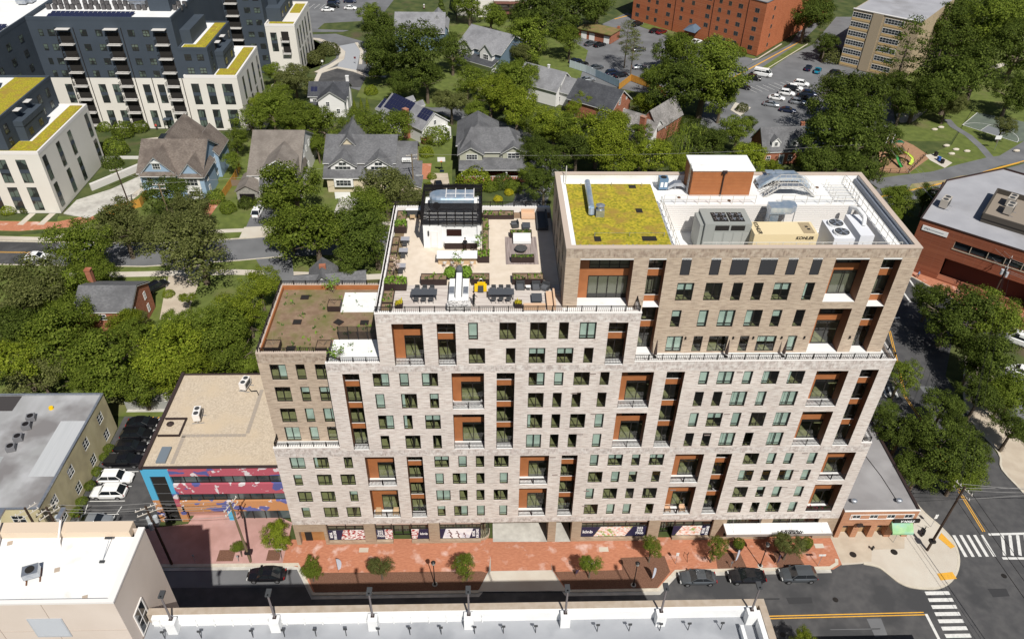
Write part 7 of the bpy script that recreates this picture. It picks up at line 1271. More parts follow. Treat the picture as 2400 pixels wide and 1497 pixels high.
# circle and car park at the top
sheet('road', [(-42, 203), (-26, 205), (-14, 196), (-12, 178), (-3, 172), (6, 156), (-2, 148), (-10, 154), (-24, 163), (-31, 176), (-42, 184)], -.11, m_asph2, px=False); sheet('road', GP([(745, 178), (780, 160), (830, 160), (905, 178), (905, 215), (860, 205), (800, 205), (745, 195)], -.105), -.105, m_asph, px=False)
slab('planting_island', GP([(700, 175), (695, 125), (740, 100), (783, 108), (788, 135), (770, 148), (720, 165)]), m_earth, .02, px=False); sheet('drop_off', GP([(790, 158), (803, 128), (795, 108), (838, 100), (845, 120), (835, 165)], -.1), -.1, M('pale_asphalt', (.33, .34, .36), .9), px=False)
band('kerb_walk', [(742, 170), (775, 154), (800, 138), (803, 122), (785, 106), (745, 92), (690, 88)], 1.8, m_walk, .05, -.15); band('kerb_walk', [(738, 196), (750, 170), (790, 158), (830, 166), (862, 178), (905, 180)], 1.3, m_walk, .04, -.15); band('kerb_walk', [(845, 150), (848, 120), (835, 100)], 1.0, m_walk, .04, -.15)
sheet('car_park', [(-50, 206), (-24, 207), (-14, 216), (-8, 262), (-60, 262)], -.11, m_asph2, px=False); slab('planting_bed', GP([(745, 68), (850, 72), (850, 50), (760, 55)]), m_earth, .02, px=False)
# brick apartments' car parks and the big one at right
sheet('car_park', GP([(1340, 190), (1330, 130), (1350, 85), (1470, 30), (1530, 60), (1600, 95), (1700, 118), (1780, 138), (1690, 190), (1640, 215), (1560, 230), (1440, 205)], -.11), -.11, m_asph2, px=False)
sheet('car_park', GP([(1640, 290), (1655, 235), (1790, 160), (1905, 105), (1960, 40), (2010, 40), (1975, 150), (2080, 190), (2100, 290), (1990, 330), (1880, 360), (1720, 330)], -.108), -.108, m_asph2, px=False)
sheet('road', GP([(1690, 190), (1775, 142), (1850, 105), (1905, 30), (1890, 0), (1935, 0), (1940, 40), (1870, 105), (1780, 168), (1710, 205)], -.106), -.106, m_asph2, px=False)
slab('lawn', GP([(1775, 165), (1880, 97), (1890, 103), (1800, 165), (1700, 210), (1690, 205)]), m_grass, .0, px=False); slab('lawn', GP([(1500, 52), (1560, 65), (1640, 100), (1770, 133), (1770, 138), (1640, 110), (1500, 62)]), m_grass, .0, px=False)
band('kerb', [(1692, 196), (1778, 150), (1878, 96)], .3, m_yel, .02, -.1); band('kerb', [(1770, 172), (1800, 160), (1893, 103)], .3, m_kerb, .02, -.1); band('kerb', [(1762, 140), (1776, 138), (1832, 103)], .4, m_walk, .04, -.1); band('kerb', [(1440, 45), (1475, 36)], .3, m_yel, .02, -.1)
slab('concrete_pad', GP([(1712, 258), (1723, 240), (1760, 252), (1735, 272)]), m_walk, .0, px=False)
q = MB(); 
for i in range(9): a, b = g(1752+12*i, 228+7*i, -.1), g(1790+12*i, 248+7*i, -.1); 
for i in range(7):
    a = Vector((112.5+2.35*i, 138.8+3.6*i)); strip(q, a, a+Vector((5, -1.6))*1.0, .12, -.1)
for i in range(8): a = g(1745+14*i, 205-2*i, -.1).to_2d(); strip(q, a, a+Vector((2.5, -4)), .12, -.1)
for i in range(10): a = g(660-8*i, 20, -.1).to_2d()+Vector((i*3.2, 0)); strip(q, a, a+Vector((1.2, 6)), .12, -.1)
struct('road_marking', q, m_line)
# park on the right
slab('lawn', GP([(2075, 400), (2160, 370), (2230, 340), (2290, 240), (2400, 180), (2400, 330), (2330, 372), (2240, 390), (2130, 412), (2060, 420)]), m_grass, 0, px=False); slab('lawn', GP([(2056, 428), (2130, 428), (2120, 445), (2070, 455)]), m_grass, 0.005, px=False); slab('lawn', GP([(2110, 180), (2400, 60), (2400, 180), (2290, 240), (2230, 330), (2100, 330)]), m_grass, -.02, px=False)
band('path', [(2045, 432), (2130, 420), (2200, 412), (2262, 395), (2330, 378), (2420, 366)], 4.4, m_asph2, .02, -.15); band('path', [(2330, 380), (2300, 345), (2270, 318), (2235, 297), (2220, 280)], 2.0, m_asph2, .024, -.15)
slab('bare_earth', GP([(2120, 452), (2180, 436), (2280, 418), (2270, 410), (2140, 428)]), M('bare_soil', (.36, .27, .17), .95, col2=(.20, .20, .08), scale=.5), .01, px=False)
band('kerb', [(2058, 462), (2160, 440), (2250, 420), (2330, 396), (2420, 372)], .35, m_yel, .03, -.15); sheet('road', GP([(2062, 466), (2160, 444), (2250, 424), (2420, 378), (2420, 410), (2240, 440), (2080, 486)], -.1), -.1, m_asph2, px=False)
slab('playground', GP([(2062, 405), (2128, 407), (2182, 368), (2140, 340), (2090, 318), (2060, 350)]), M('bark_play_surface', (.36, .21, .12), .95, col2=(.30, .17, .10), scale=1.5), .03, px=False); slab('pavement', GP([(2168, 364), (2190, 360), (2232, 382), (2214, 394), (2180, 376)]), m_walk, .035, px=False); slab('plaza', GP([(2100, 268), (2150, 250), (2175, 258), (2140, 285), (2110, 288)]), m_walk, .02, px=False); slab('pavement', GP([(2320, 155), (2350, 148), (2360, 152), (2335, 162)]), m_walk, .02, px=False)
ct = [(2256, 293), (2291, 264), (2420, 290), (2450, 318), (2385, 334)]; slab('court', GP(ct), M('green_court', (.13, .155, .12), .9, col2=(.10, .12, .10), scale=.4), .03, px=False); q = MB(); P = GP(ct, .04)
strip(q, P[0], P[1], .16, .04); strip(q, P[0], P[4], .16, .04); c0 = (Vector(P[0])+Vector(P[4]))/2; d = (Vector(P[4])-Vector(P[0])).normalized(); n_ = Vector((-d.y, d.x)); n_ = n_ if n_.dot(Vector(P[1])-Vector(P[0])) > 0 else -n_
for i in range(14): a, b = pi*i/14, pi*(i+1)/14; strip(q, c0+d*7*cos(a)+n_*(6.5*sin(a)), c0+d*7*cos(b)+n_*(6.5*sin(b)), .11, .04)
for u in (-2.4, 2.4): strip(q, c0+d*u, c0+d*u+n_*5, .11, .04)
for i in range(10): a, b = pi*i/10, pi*(i+1)/10; strip(q, c0+d*2.4*cos(a)+n_*(5+2*sin(a)), c0+d*2.4*cos(b)+n_*(5+2*sin(b)), .11, .04)
struct('court_line', q, m_line); q = MB(); q.poly([(*(c0+d*u+n_*v_), .035) for u, v_ in ((-2.3, .1), (2.3, .1), (2.3, 5), (-2.3, 5))]); struct('court_key', q, M('grey_court', (.17, .18, .19), .9))
# back yards of the complex
for pts, z in (([(-37, 108), (-37, 126), (-52, 127.9), (-66, 120), (-66, 110)], .02), ([(-36.8, 127), (-36.8, 150), (-28, 165), (-26, 150), (-29, 128)], .02), ([(-30, 168), (-30, 196), (-36, 203), (-26, 190), (-26, 168)], .02)): slab('planting_bed', pts, m_earth, z, px=False)
slab('terrace', [(-36.9, 127.8), (-36.9, 133), (-32.5, 133), (-32.5, 127.8)], m_walk, .8, px=False, z0=-.1); slab('terrace', [(-36.8, 150), (-36.8, 157), (-31, 157), (-31, 150)], m_walk, 1.0, px=False, z0=-.1); slab('terrace', [(-62, 121.5), (-53, 124), (-52, 121), (-60, 119)], m_walk, .3, px=False, z0=-.1); slab('yard_wall', [(-66.2, 110.2), (-48, 110.2), (-48, 109.7), (-66.2, 109.7)], m_conc2, 1.2, px=False)
# ---------------------------------------------------------------- trees
def leafmat(name, a, b, c):
    if name in _mats: return _mats[name]
    m = bpy.data.materials.new(name); m.use_nodes = True; nt = m.node_tree; p = nt.nodes['Principled BSDF']; L = nt.links.new
    gg = N(nt, 'ShaderNodeNewGeometry'); r = N(nt, 'ShaderNodeValToRGB'); e = r.color_ramp.elements; e[0].color = (*a, 1); e[1].color = (*c, 1); e[0].position = .05; k = e.new(.5); k.color = (*b, 1)
    oi = N(nt, 'ShaderNodeObjectInfo'); hs = N(nt, 'ShaderNodeHueSaturation'); mr = N(nt, 'ShaderNodeMapRange'); mr.inputs[3].default_value = .8; mr.inputs[4].default_value = 1.2
    L(oi.outputs['Random'], mr.inputs[0]); L(mr.outputs[0], hs.inputs['Value']); L(gg.outputs['Random Per Island'], r.inputs[0]); L(r.outputs[0], hs.inputs['Color']); L(hs.outputs[0], p.inputs['Base Color'])
    p.inputs['Roughness'].default_value = .6; p.inputs['Specular IOR Level'].default_value = .08
    tr = N(nt, 'ShaderNodeBsdfTranslucent'); L(hs.outputs[0], tr.inputs[0]); mx = N(nt, 'ShaderNodeMixShader'); mx.inputs[0].default_value = .38; L(p.outputs[0], mx.inputs[1]); L(tr.outputs[0], mx.inputs[2]); L(mx.outputs[0], nt.nodes['Material Output'].inputs[0])
    _mats[name] = m; return m
LEAF = [leafmat('leaf_mid', (.072, .105, .013), (.14, .188, .022), (.235, .285, .045)), leafmat('leaf_bright', (.10, .14, .012), (.19, .235, .02), (.29, .33, .04)),
        leafmat('leaf_dark', (.042, .062, .011), (.082, .115, .018), (.145, .185, .035)), leafmat('leaf_olive', (.065, .076, .02), (.12, .135, .038), (.19, .20, .07)), leafmat('leaf_yellow', (.30, .28, .02), (.5, .45, .02), (.6, .52, .04))]
m_bark = M('tree_bark', (.11, .085, .06), .95, col2=(.17, .135, .10), scale=3, stretch=(1, 1, .2))
def leafquad(m_, c, n, s, r):
    n = n.normalized(); u = n.orthogonal().normalized(); a = r.uniform(0, 6.28); v_ = n.cross(u); u2 = u*cos(a)+v_*sin(a); v2 = n.cross(u2)
    m_.poly([c-u2*s, c+v2*s*.62, c+u2*s, c-v2*s*.62])
def crown_mesh(seed, kind):
    r = random.Random(seed); m_ = MB()
    if kind == 'd':
        lobes = [(Vector((r.uniform(-.42, .42), r.uniform(-.42, .42), r.uniform(-.12, .42))), r.uniform(.42, .62)) for _ in range(6)]; cl = []
        for c, R in lobes:
            for _ in range(21):
                d = Vector((r.gauss(0, 1), r.gauss(0, 1), r.gauss(.35, .9))).normalized(); cl.append((c+Vector((d.x*R, d.y*R, d.z*R*.8))*r.uniform(.78, 1.04), d, r.uniform(.10, .19)))
        for c, d, q in cl:
            if any((c-lc).length < lR*.62 for lc, lR in lobes): continue
            for _ in range(int(125*(q/.15)**2)):
                e = Vector((r.gauss(0, 1), r.gauss(0, 1), r.gauss(.3, 1))).normalized(); e2 = (e+d*.7).normalized(); leafquad(m_, c+Vector((e.x*q*1.15, e.y*q*1.15, e.z*q*.8))*r.uniform(.5, 1.1), (e2+Vector((r.gauss(0, .45), r.gauss(0, .45), r.gauss(.25, .45)))), r.uniform(.017, .032), r)
        for _ in range(700):
            c, R = r.choice(lobes); d = Vector((r.gauss(0, 1), r.gauss(0, 1), r.gauss(0, 1))).normalized(); leafquad(m_, c+d*R*.7*r.random()**.4, d+Vector((0, 0, .4)), .05, r)
    elif kind == 'c':
        for i in range(2600):
            t = r.random()**.7; R = (1-t)*.52*(1+.25*sin(9*t*6)+r.uniform(-.15, .1)); a = r.uniform(0, 6.28); c = Vector((cos(a)*R, sin(a)*R, 2.4*t-.2)); leafquad(m_, c, Vector((cos(a), sin(a), .5+r.gauss(0, .4))), r.uniform(.03, .055), r)
    elif kind == 'p':
        for k in range(34):
            t = k/34; R = (.25+.75*sin(pi*min(1, t*1.05)**.8))*.7; a = k*2.4; c0 = Vector((cos(a)*R*r.uniform(.3, 1), sin(a)*R*r.uniform(.3, 1), t*1.9-.8)); q = r.uniform(.13, .24)
            for _ in range(85): e = Vector((r.gauss(0, 1), r.gauss(0, 1), r.gauss(0, 1))).normalized(); leafquad(m_, c0+Vector((e.x*q*1.3, e.y*q*1.3, e.z*q*.45))*r.uniform(.5, 1.1), e+Vector((0, 0, .7)), r.uniform(.02, .034), r)
    elif kind == 'w':
        for k in range(230):
            a = r.uniform(0, 6.28); R = r.random()**.5*.95; top = .62*math.sqrt(max(0, 1-R*R))+r.uniform(-.05, .05); n = r.randint(10, 22)
            for j in range(n): z = top-.045*j; leafquad(m_, Vector((cos(a)*(R+.006*j)+r.gauss(0, .012), sin(a)*(R+.006*j)+r.gauss(0, .012), z)), Vector((cos(a), sin(a), .55)), r.uniform(.022, .036), r)
    else:
        for _ in range(2000):
            d = Vector((r.gauss(0, 1), r.gauss(0, 1), abs(r.gauss(0, 1))-.25)).normalized(); w_ = 1+.14*sin(5*d.x+seed)*cos(4*d.y+seed*2)+r.uniform(-.12, .05); leafquad(m_, Vector((d.x*w_, d.y*w_, d.z*.9*w_)), d+Vector((r.gauss(0, .5), r.gauss(0, .5), r.gauss(0, .5))), r.uniform(.045, .08), r)
    o = m_.build('crown', LEAF[0]); me = o.data; bpy.data.objects.remove(o); return me
def trunk_mesh(seed, kind):
    r = random.Random(seed); m_ = MB()
    if kind == 'b': m_.tube((0, 0, -1), (0, 0, .3), .05, .03, 5)
    elif kind in 'cp':
        m_.tube((0, 0, -3), (0, 0, 1.2), .05, .015, 7)
        for k in range(8): a = k*2.4; z = -.6+k*.2; m_.tube((0, 0, z), (cos(a)*.5, sin(a)*.5, z+.12), .014, .006, 4)
    else:
        m_.tube((0, 0, -2.6), (.02, .01, -.7), .075, .055, 8)
        for k in range(6):
            a = k*1.05+r.random(); e = Vector((cos(a)*.3, sin(a)*.3, -.1+r.random()*.2)); m_.tube((.02, .01, -.72), e, .035, .02, 6); m_.tube(e, e+Vector((cos(a)*.35, sin(a)*.35, .35)), .018, .007, 5); m_.tube(e, e+Vector((cos(a+.8)*.3, sin(a+.8)*.3, .25)), .014, .006, 5)
    o = m_.build('trunk', m_bark); me = o.data; bpy.data.objects.remove(o); return me
CM = {k: [crown_mesh(i*7+1, k) for i in range(n)] for k, n in (('d', 7), ('c', 2), ('p', 3), ('w', 1), ('b', 3))}; TM = {k: [trunk_mesh(i+3, k) for i in range(2)] for k in 'dcpwb'}
NM = {'d': ('broadleaf_tree', 'tree'), 'c': ('conifer', 'conifer'), 'p': ('pine_tree', 'pine'), 'w': ('weeping_tree', 'tree'), 'b': ('shrub', 'shrub')}
tn = [0]
def tree(px, py, rp, kind, col, lab, hs=1.0, hc=None, loc=None, R=None, grp=None, zg=0):
    tn[0] += 1; r = random.Random(tn[0]*13)
    if loc is None:
        R0 = 5.0
        for _ in range(3):
            h_ = hc if hc is not None else {'d': .72*R0+2.0, 'c': .7*R0, 'p': 8, 'w': .5*R0+2.2, 'b': .35*R0}[kind]*1.0
            p = g(px, py, h_+zg); dep = (p-CAM).dot(_fw); R0 = rp*dep/CF
        loc = (p.x, p.y, zg); R = R0*(1.13 if kind == 'd' else .95 if kind == 'w' else 1.08)
    else: h_ = hc
    root = thing(NM[kind][0], lab, NM[kind][1], loc, r.uniform(0, 6.28), grp or {'d': 'broadleaf trees', 'c': 'conifers', 'p': 'tall pines', 'w': None, 'b': 'garden shrubs'}[kind])
    for nm, me in (('crown', r.choice(CM[kind])), ('trunk', r.choice(TM[kind]))):
        o = bpy.data.objects.new(nm, me); C.objects.link(o); o.parent = root; o.location = (0, 0, h_)
        o.scale = (R*r.uniform(.94, 1.08), R*r.uniform(.94, 1.08), R*hs*r.uniform(.92, 1.08))
        if nm == 'trunk': o.scale = (R, R, (h_+.4)/(2.6 if kind in 'dw' else 3.0 if kind in 'pc' else 1.0))
        else: o.material_slots[0].link = 'OBJECT'; o.material_slots[0].material = LEAF[col]
    return root
TL = [
(215,585,76,'d',0,'large tree over the far street right of the white sedan'),(290,540,72,'d',3,'large grey green tree overhanging the kerb left of the utility pole'),(215,650,48,'d',0,'tree touching the left of the brick house chimney'),
(465,590,92,'d',3,'large round tree over the street in front of the blue house'),(455,520,62,'d',3,'sparse pale tree between the blue house and the street'),(395,470,52,'d',2,'dark red green tree in front of the blue house'),
(690,445,82,'d',0,'tall bright tree beside the gambrel house drive'),(740,560,95,'d',0,'broad tree over the far street behind the planted roof'),(680,530,60,'d',0,'tree crown at the left of the street clump by the white drive'),(880,560,82,'d',2,'dark tree directly left of the roof terrace'),(905,450,72,'d',3,'tree with pale blossoms in front of the wide grey house'),(850,500,62,'d',0,'middle tree of the clump left of the roof terrace'),(820,610,52,'d',2,'low dark tree behind the low grey roof'),(950,480,45,'d',3,'tree crown right against the far left terrace corner'),
(60,700,88,'d',3,'mottled tree at the left picture edge below the street'),(150,800,100,'d',0,'big dense tree left of the brick house'),(50,850,80,'d',1,'bright tree at the left edge behind the patched roof'),(255,845,95,'d',0,'big dense tree below the brick house'),(385,850,85,'d',1,'bright tree behind the parked row of black cars'),(495,795,78,'d',0,'dense tree right of the brick house gable'),(580,735,60,'d',1,'tree against the left side of the planted roof'),(560,830,66,'d',0,'tree squeezed between gravel roof and planted roof'),(445,880,72,'d',1,'bright low tree behind the gravel roof'),(322,752,26,'d',3,'small pale tree against the front of the brick house'),(120,700,70,'d',0,'tree behind the mottled one at the left edge'),(20,790,70,'d',2,'dark tree at the extreme left'),(330,905,62,'d',0,'tree above the yellow building roof corner'),(100,890,66,'d',3,'tree behind the patched grey roof'),(405,800,42,'d',0,'tree right of the brick house by the black van'),(200,890,66,'d',0,'tree behind the right part of the patched roof'),(470,820,60,'d',2,'darker tree in the middle of the left grove'),(440,700,18,'d',1,'small bright tree beside the driveway of the brick house'),(610,680,50,'d',1,'tree filling the gap left of the low grey roof'),
(590,290,40,'d',0,'tree at the left end of the tall hedge behind the gambrel house'),(640,270,48,'d',0,'tree behind the tan gambrel roof, second in the hedge row'),(700,285,52,'d',0,'tree in the hedge row below the small white house'),(760,300,52,'d',0,'tree in the hedge row left of the wide grey house'),(550,330,30,'d',0,'narrow tree at the yard between blue and gambrel houses'),(745,345,30,'d',0,'tree between the gambrel house and the wide grey house'),(550,380,24,'d',0,'low round tree at the end of the blue house hedge'),
(655,230,40,'d',0,'tree below the second slate block terrace'),(690,190,42,'d',3,'grey green tree left of the small white house'),(610,245,28,'d',1,'small tree beside the cream extension of the complex'),(640,170,24,'d',0,'small tree at the foot of the second slate block'),
(860,310,50,'d',0,'round tree below the bungalow solar panels'),(925,315,56,'d',0,'broad dark tree between the bungalow and the wide grey house'),(1020,322,30,'b',0,'clipped round tree beside the bungalow brick base'),(1058,245,42,'d',3,'dark red green tree right of the bungalow'),
(915,140,62,'d',2,'dark tree at the left of the big clump at the circle'),(985,130,78,'d',2,'biggest dark tree of the clump above the bungalow'),(890,70,50,'d',2,'dark tree left of the slate blue house'),(1000,190,52,'d',2,'dark low crown above the bungalow roof'),(930,200,36,'d',2,'dark low tree by the circle exit'),(1150,45,40,'d',0,'tree left of the cream apartment building'),(1175,200,58,'d',0,'tree below the house with the pale drive'),(1222,128,28,'d',3,'tree covering the right gable of the house with the pale drive'),(1212,262,56,'d',1,'bright tree in the middle of the street between the houses'),(1150,230,52,'d',1,'bright tree right of the dark red green one'),(1200,205,54,'d',0,'tree above the bright street trees'),
(1265,50,75,'d',2,'tall dark tree left of the brick garage row'),(1230,100,56,'d',0,'tree left of the white gabled house'),(1335,98,38,'d',0,'tree behind the white gabled house'),(1330,25,60,'d',2,'dark tree at the top edge near the brick apartments'),(1400,20,52,'d',2,'dark tree at the top edge left of the brick apartments'),
(1298,305,54,'d',1,'bright tree below the white gabled house'),(1400,330,70,'d',1,'broad bright tree behind the upper roof of the tower'),(1440,360,62,'d',1,'bright tree just behind the sedum roof edge'),(1350,360,52,'d',2,'dark tree left of the tower sedum roof'),(1290,380,48,'d',2,'dark conifer like tree right of the craftsman porch'),(1275,440,44,'d',2,'dark low tree at the tower left wall'),(1250,415,30,'d',0,'small tree at the right end of the craftsman porch'),(1260,310,44,'d',0,'tree right of the craftsman roof'),(1348,258,22,'d',1,'small bright tree in front of the white house door'),(1345,310,50,'d',0,'tree between the bright clump and the craftsman house'),
(1570,215,72,'d',2,'dark tree at the left of the car park clump'),(1650,195,92,'d',0,'largest tree of the car park clump'),(1690,240,46,'d',0,'right tree of the car park clump'),(1560,130,45,'d',2,'dark tree right of the tall pines'),(1610,130,50,'d',0,'upper tree of the car park clump in front of the brick apartments'),(1680,140,58,'d',0,'tree in front of the brick apartment end'),(1612,325,72,'w',0,'big weeping tree right of the brick cottage'),(1510,245,32,'d',1,'yellow green tree behind the brick cottage'),(1540,375,46,'d',1,'bright round tree behind the tower roof penthouse'),(1600,390,40,'d',1,'bright round tree behind the rust penthouse'),(1660,350,50,'d',2,'dark tree right of the weeping tree'),(1730,310,44,'d',0,'tree left of the brick cape house'),(1752,288,22,'d',2,'small dark tree at the car park edge above the cape house'),(1760,385,46,'d',1,'bright tree behind the tower roof stacks'),(1812,400,24,'d',1,'bright low tree in front of the cape house'),(1500,370,30,'d',0,'small tree behind the sedum roof'),(1530,190,44,'d',0,'tree behind the brick cottage garden fence'),
(1968,290,76,'d',2,'big dark tree in front of the rows of cars'),(2010,260,86,'d',2,'largest dark tree above the playground'),(1970,350,80,'d',2,'dark tree right of the cape house'),(2050,340,62,'d',2,'dark tree left of the playground slide'),(1930,390,56,'d',2,'dark tree behind the tower back parapet at right'),(2010,400,52,'d',2,'dark low tree beside the twin poles'),(1960,225,56,'d',3,'tree at the far edge of the rows of cars'),(1890,50,52,'d',2,'tree between brick and tan apartments'),(1935,110,30,'d',2,'low tree in shadow left of the tan apartments'),(1950,135,24,'b',3,'round shrub at the left corner of the tan apartments'),(1900,20,44,'d',2,'tree at the top edge between the two apartment houses'),
(2120,130,76,'p',2,'tall dark pine in front of the tan apartments'),(2190,160,80,'p',2,'tall pine with a bare trunk over the plaza'),(2150,230,60,'d',2,'dark tree by the plaza'),(2230,200,76,'d',2,'wide tree with a forked trunk above the lawn'),(2290,170,70,'d',2,'tree left of the ball court'),(2240,90,70,'d',2,'dark tree behind the forked tree'),(2320,70,80,'d',0,'tree at the top right beside the park path'),(2380,130,70,'d',2,'tree at the right edge above the court'),(2385,30,60,'d',2,'dark tree in the top right corner'),(2370,220,56,'d',2,'dark tree shading the ball court'),(2170,60,44,'d',2,'tree right of the tan roof'),(2230,30,46,'d',2,'tree at the top edge right of the tan apartments'),(2300,20,40,'d',2,'tree at the top edge in the park'),(2115,250,40,'d',2,'low dark tree by the car park entrance'),(2220,250,36,'d',3,'small tree beside the park path'),(2080,200,40,'d',2,'dark tree right of the twin parked cars'),
(2110,480,42,'d',0,'tree beside the office building back corner'),(2170,465,36,'d',2,'darker tree touching the office roof edge'),(2090,510,30,'d',0,'low tree right of the tower roof corner'),
(2230,740,88,'d',2,'large street tree right of the tower at the office'),(2300,760,76,'d',0,'right half of the street tree clump below the office'),(2330,850,76,'d',2,'dark street tree above the parked white van'),(2380,920,62,'d',0,'street tree at the right edge'),(2370,1010,50,'d',2,'street tree at the right edge beside the pale pavement'),(2280,850,52,'d',2,'street tree between the clump and the centre line'),(2108,890,42,'d',0,'street tree against the tower right side'),(2115,1010,66,'d',2,'street tree behind the grey shop roof'),(2190,1060,82,'d',2,'largest street tree above the corner shop'),(2245,1110,58,'d',0,'street tree nearest the crossing'),(2150,1110,50,'d',2,'street tree overhanging the shop roof edge'),(2250,1010,46,'d',2,'street tree beside the yellow centre line'),
(300,760,44,'d',1,'bright tree over the lower left corner of the brick house'),(330,800,56,'d',0,'dense tree directly below the brick house gable'),(430,760,44,'d',0,'small dense tree at the end of the brick house driveway'),(620,770,40,'d',0,'tree hugging the planted roof wall'),(160,740,62,'d',0,'dense tree left of the brick house roof'),(200,700,40,'d',2,'dark tree between street and brick house roof'),(540,790,50,'d',1,'bright tree in the grove left of the planted roof'),(590,850,36,'d',0,'low tree at the gravel roof corner'),
(2180,705,46,'d',2,'dark street tree nearest the tower at the office junction'),(2292,935,52,'d',2,'dark street tree over the side street bend'),(2352,935,46,'d',2,'dark street tree above the pale right pavement'),(2205,965,46,'d',2,'dark street tree behind the corner shop clump'),(2070,965,36,'d',2,'dark street tree touching the tower side'),(2290,1060,38,'d',2,'dark street tree by the yellow centre line near the crossing'),(1060,130,44,'d',2,'dark tree between the two top houses'),(1095,190,38,'d',0,'tree left below the pale drive'),(1120,265,34,'d',0,'tree on the corner above the craftsman roof'),(860,35,30,'d',0,'tree at the top car park corner'),(1240,190,36,'d',0,'tree left of the white gabled house front'),(1380,235,26,'d',1,'bright tree against the brick gabled house'),(1450,290,36,'d',1,'bright tree left of the brick cottage porch'),(1490,325,34,'d',0,'tree below the brick cottage porch'),(1240,350,44,'d',2,'dark tree right behind the craftsman porch roof'),(1100,20,36,'d',0,'round tree beside the dark conifers'),(640,330,26,'d',0,'low tree behind the gambrel roof edge'),(880,350,30,'d',1,'bright small tree behind the wide grey house'),(2350,300,26,'d',3,'small tree on the lawn beside the path'),(2060,110,40,'d',2,'dark tree at the right end of the tan apartments'),
(1470,90,34,'p',3,'left of the two tall slim pines by the brick garage row'),(1485,110,34,'p',3,'right of the two tall slim pines by the brick garage row'),
(1070,25,30,'c',2,'dark conifer behind the slate blue house'),(1105,35,30,'c',2,'dark conifer between the two top houses'),(1035,45,24,'c',2,'small conifer right of the slate blue house'),
]
for k in TL:
    tree(*k, hc=(12 if k[3] == 'p' and k[4] == 2 else 9 if k[3] == 'p' else None))
for i, (x, y, l) in enumerate(((832, 262, 'left'), (848, 260, 'middle'), (862, 258, 'right'))): tree(x, y, 13, 'c', 1, f'{l} slim bright conifer beside the small white house', grp='slim bright conifers')
for (x, y, r_, c, l) in ((505,465,20,0,'round clipped shrub at the blue house patio'),(535,490,18,0,'tall clipped hedge strip beside the brick path'),(577,478,17,2,'low round shrub left of the garage doors'),(1110,425,34,1,'round bright shrub at the craftsman porch'),(1150,440,16,0,'small shrub below the porch railing'),(1180,430,22,2,'pointed shrub before the porch steps'),(1205,440,18,0,'shrub at the right of the porch'),(1167,468,10,4,'lower of two yellow shrubs in the soil bed'),(1193,452,10,4,'upper of two yellow shrubs in the soil bed'),(1000,360,16,1,'bright shrub beside the patio wall'),(1005,440,12,1,'hedge along the craftsman drive'),(1012,415,10,1,'upper hedge along the craftsman drive'),(290,310,24,0,'shrub at the left of the complex entrance'),(330,300,18,0,'shrub right beside the complex entrance'),(270,350,28,0,'shrub in the courtyard bed'),(265,385,22,2,'lower shrub in the courtyard bed'),(245,300,14,0,'small shrub in the courtyard corner'),(450,300,16,2,'dark shrub behind the blue house roof'),(660,210,20,3,'shrub on the lower terrace planter'),(770,120,22,3,'shrub mound on the planting island'),(740,140,20,3,'second shrub mound on the planting island'),(880,175,14,1,'round shrub at the circle kerb'),(870,215,14,1,'pale shrub right of the small white house'),(1740,255,14,3,'shrub beside the concrete pad'),(1735,125,14,0,'shrub at the brick apartment corner'),(20,495,16,1,'shrub by the front path at the left edge'),(60,490,14,3,'shrub between the two front paths'),(1890,380,22,1,'bright shrub in front of the cape house door'),(395,690,12,1,'shrub at the brick house drive'),(690,395,16,0,'shrub beside the gambrel house porch'),(2265,1050,14,2,'low shrub under the street trees'),(1295,235,14,2,'dark shrub in front of the white house')):
    tree(x, y, r_, 'b', c, l)
for i, y in enumerate((16.6, 14.9, 12.2, 9.7, 6.9, 5.1)): tree(0, 0, 0, 'b', 0, ['farthest shrub along the yellow wall', 'second farthest shrub along the yellow wall', 'third farthest shrub along the yellow wall', 'third nearest shrub along the yellow wall', 'second nearest shrub along the yellow wall', 'nearest shrub along the yellow wall'][i], loc=(-30.3, y, 0), R=.75, hc=.7, grp='shrubs along the yellow wall')
ST = [(-6.8,-1.6,1.0,1.5,0,'smallest street tree, in the pink pavement pit near the utility pole'),(-2.4,-1.0,1.95,2.6,1,'rounded street tree where pink and brick pavement meet'),(3.0,-5.4,1.35,2.2,0,'leftmost street tree in the left mulch bed'),(11.6,-5.3,1.45,2.4,3,'middle street tree in the left mulch bed'),(22.2,-5.6,1.45,2.4,0,'right street tree in the left mulch bed beside the flag banner'),(37.6,-5.5,1.4,2.6,0,'street tree right of the driveway apron'),(45.6,-3.3,1.45,2.6,0,'street tree in front of the food poster'),(53.6,-3.4,1.45,2.6,0,'street tree left of the cafe canopy'),(63.2,-3.2,1.9,2.7,3,'street tree in front of the cafe sign')]
for x, y, R, h_, c, l in ST: tree(0, 0, 0, 'd', c, l, loc=(x, y, 0), R=R*1.15, hc=h_+.3, hs=1.15, grp='young street trees')
tree(1890, 1500, 30, 'd', 1, 'bright tree top just entering at the bottom edge', hc=3)
for i, (x, y, l) in enumerate(((57.6, -1.5, 'left'), (66.6, -1.5, 'right'))):
    t = thing('cafe_planter', f'dark planter with a leafy shrub at the {l} end of the cafe canopy', 'planter', (x, y, 0), group='cafe planters'); p = MB(); p.tube((0, 0, 0), (0, 0, .9), .55, .7, 8); p.build('pot', m_metal, t); o = bpy.data.objects.new('shrub', CM['b'][i]); C.objects.link(o); o.parent = t; o.location = (0, 0, 1.1); o.scale = (.75, .75, .9); o.material_slots[0].link = 'OBJECT'; o.material_slots[0].material = LEAF[0]
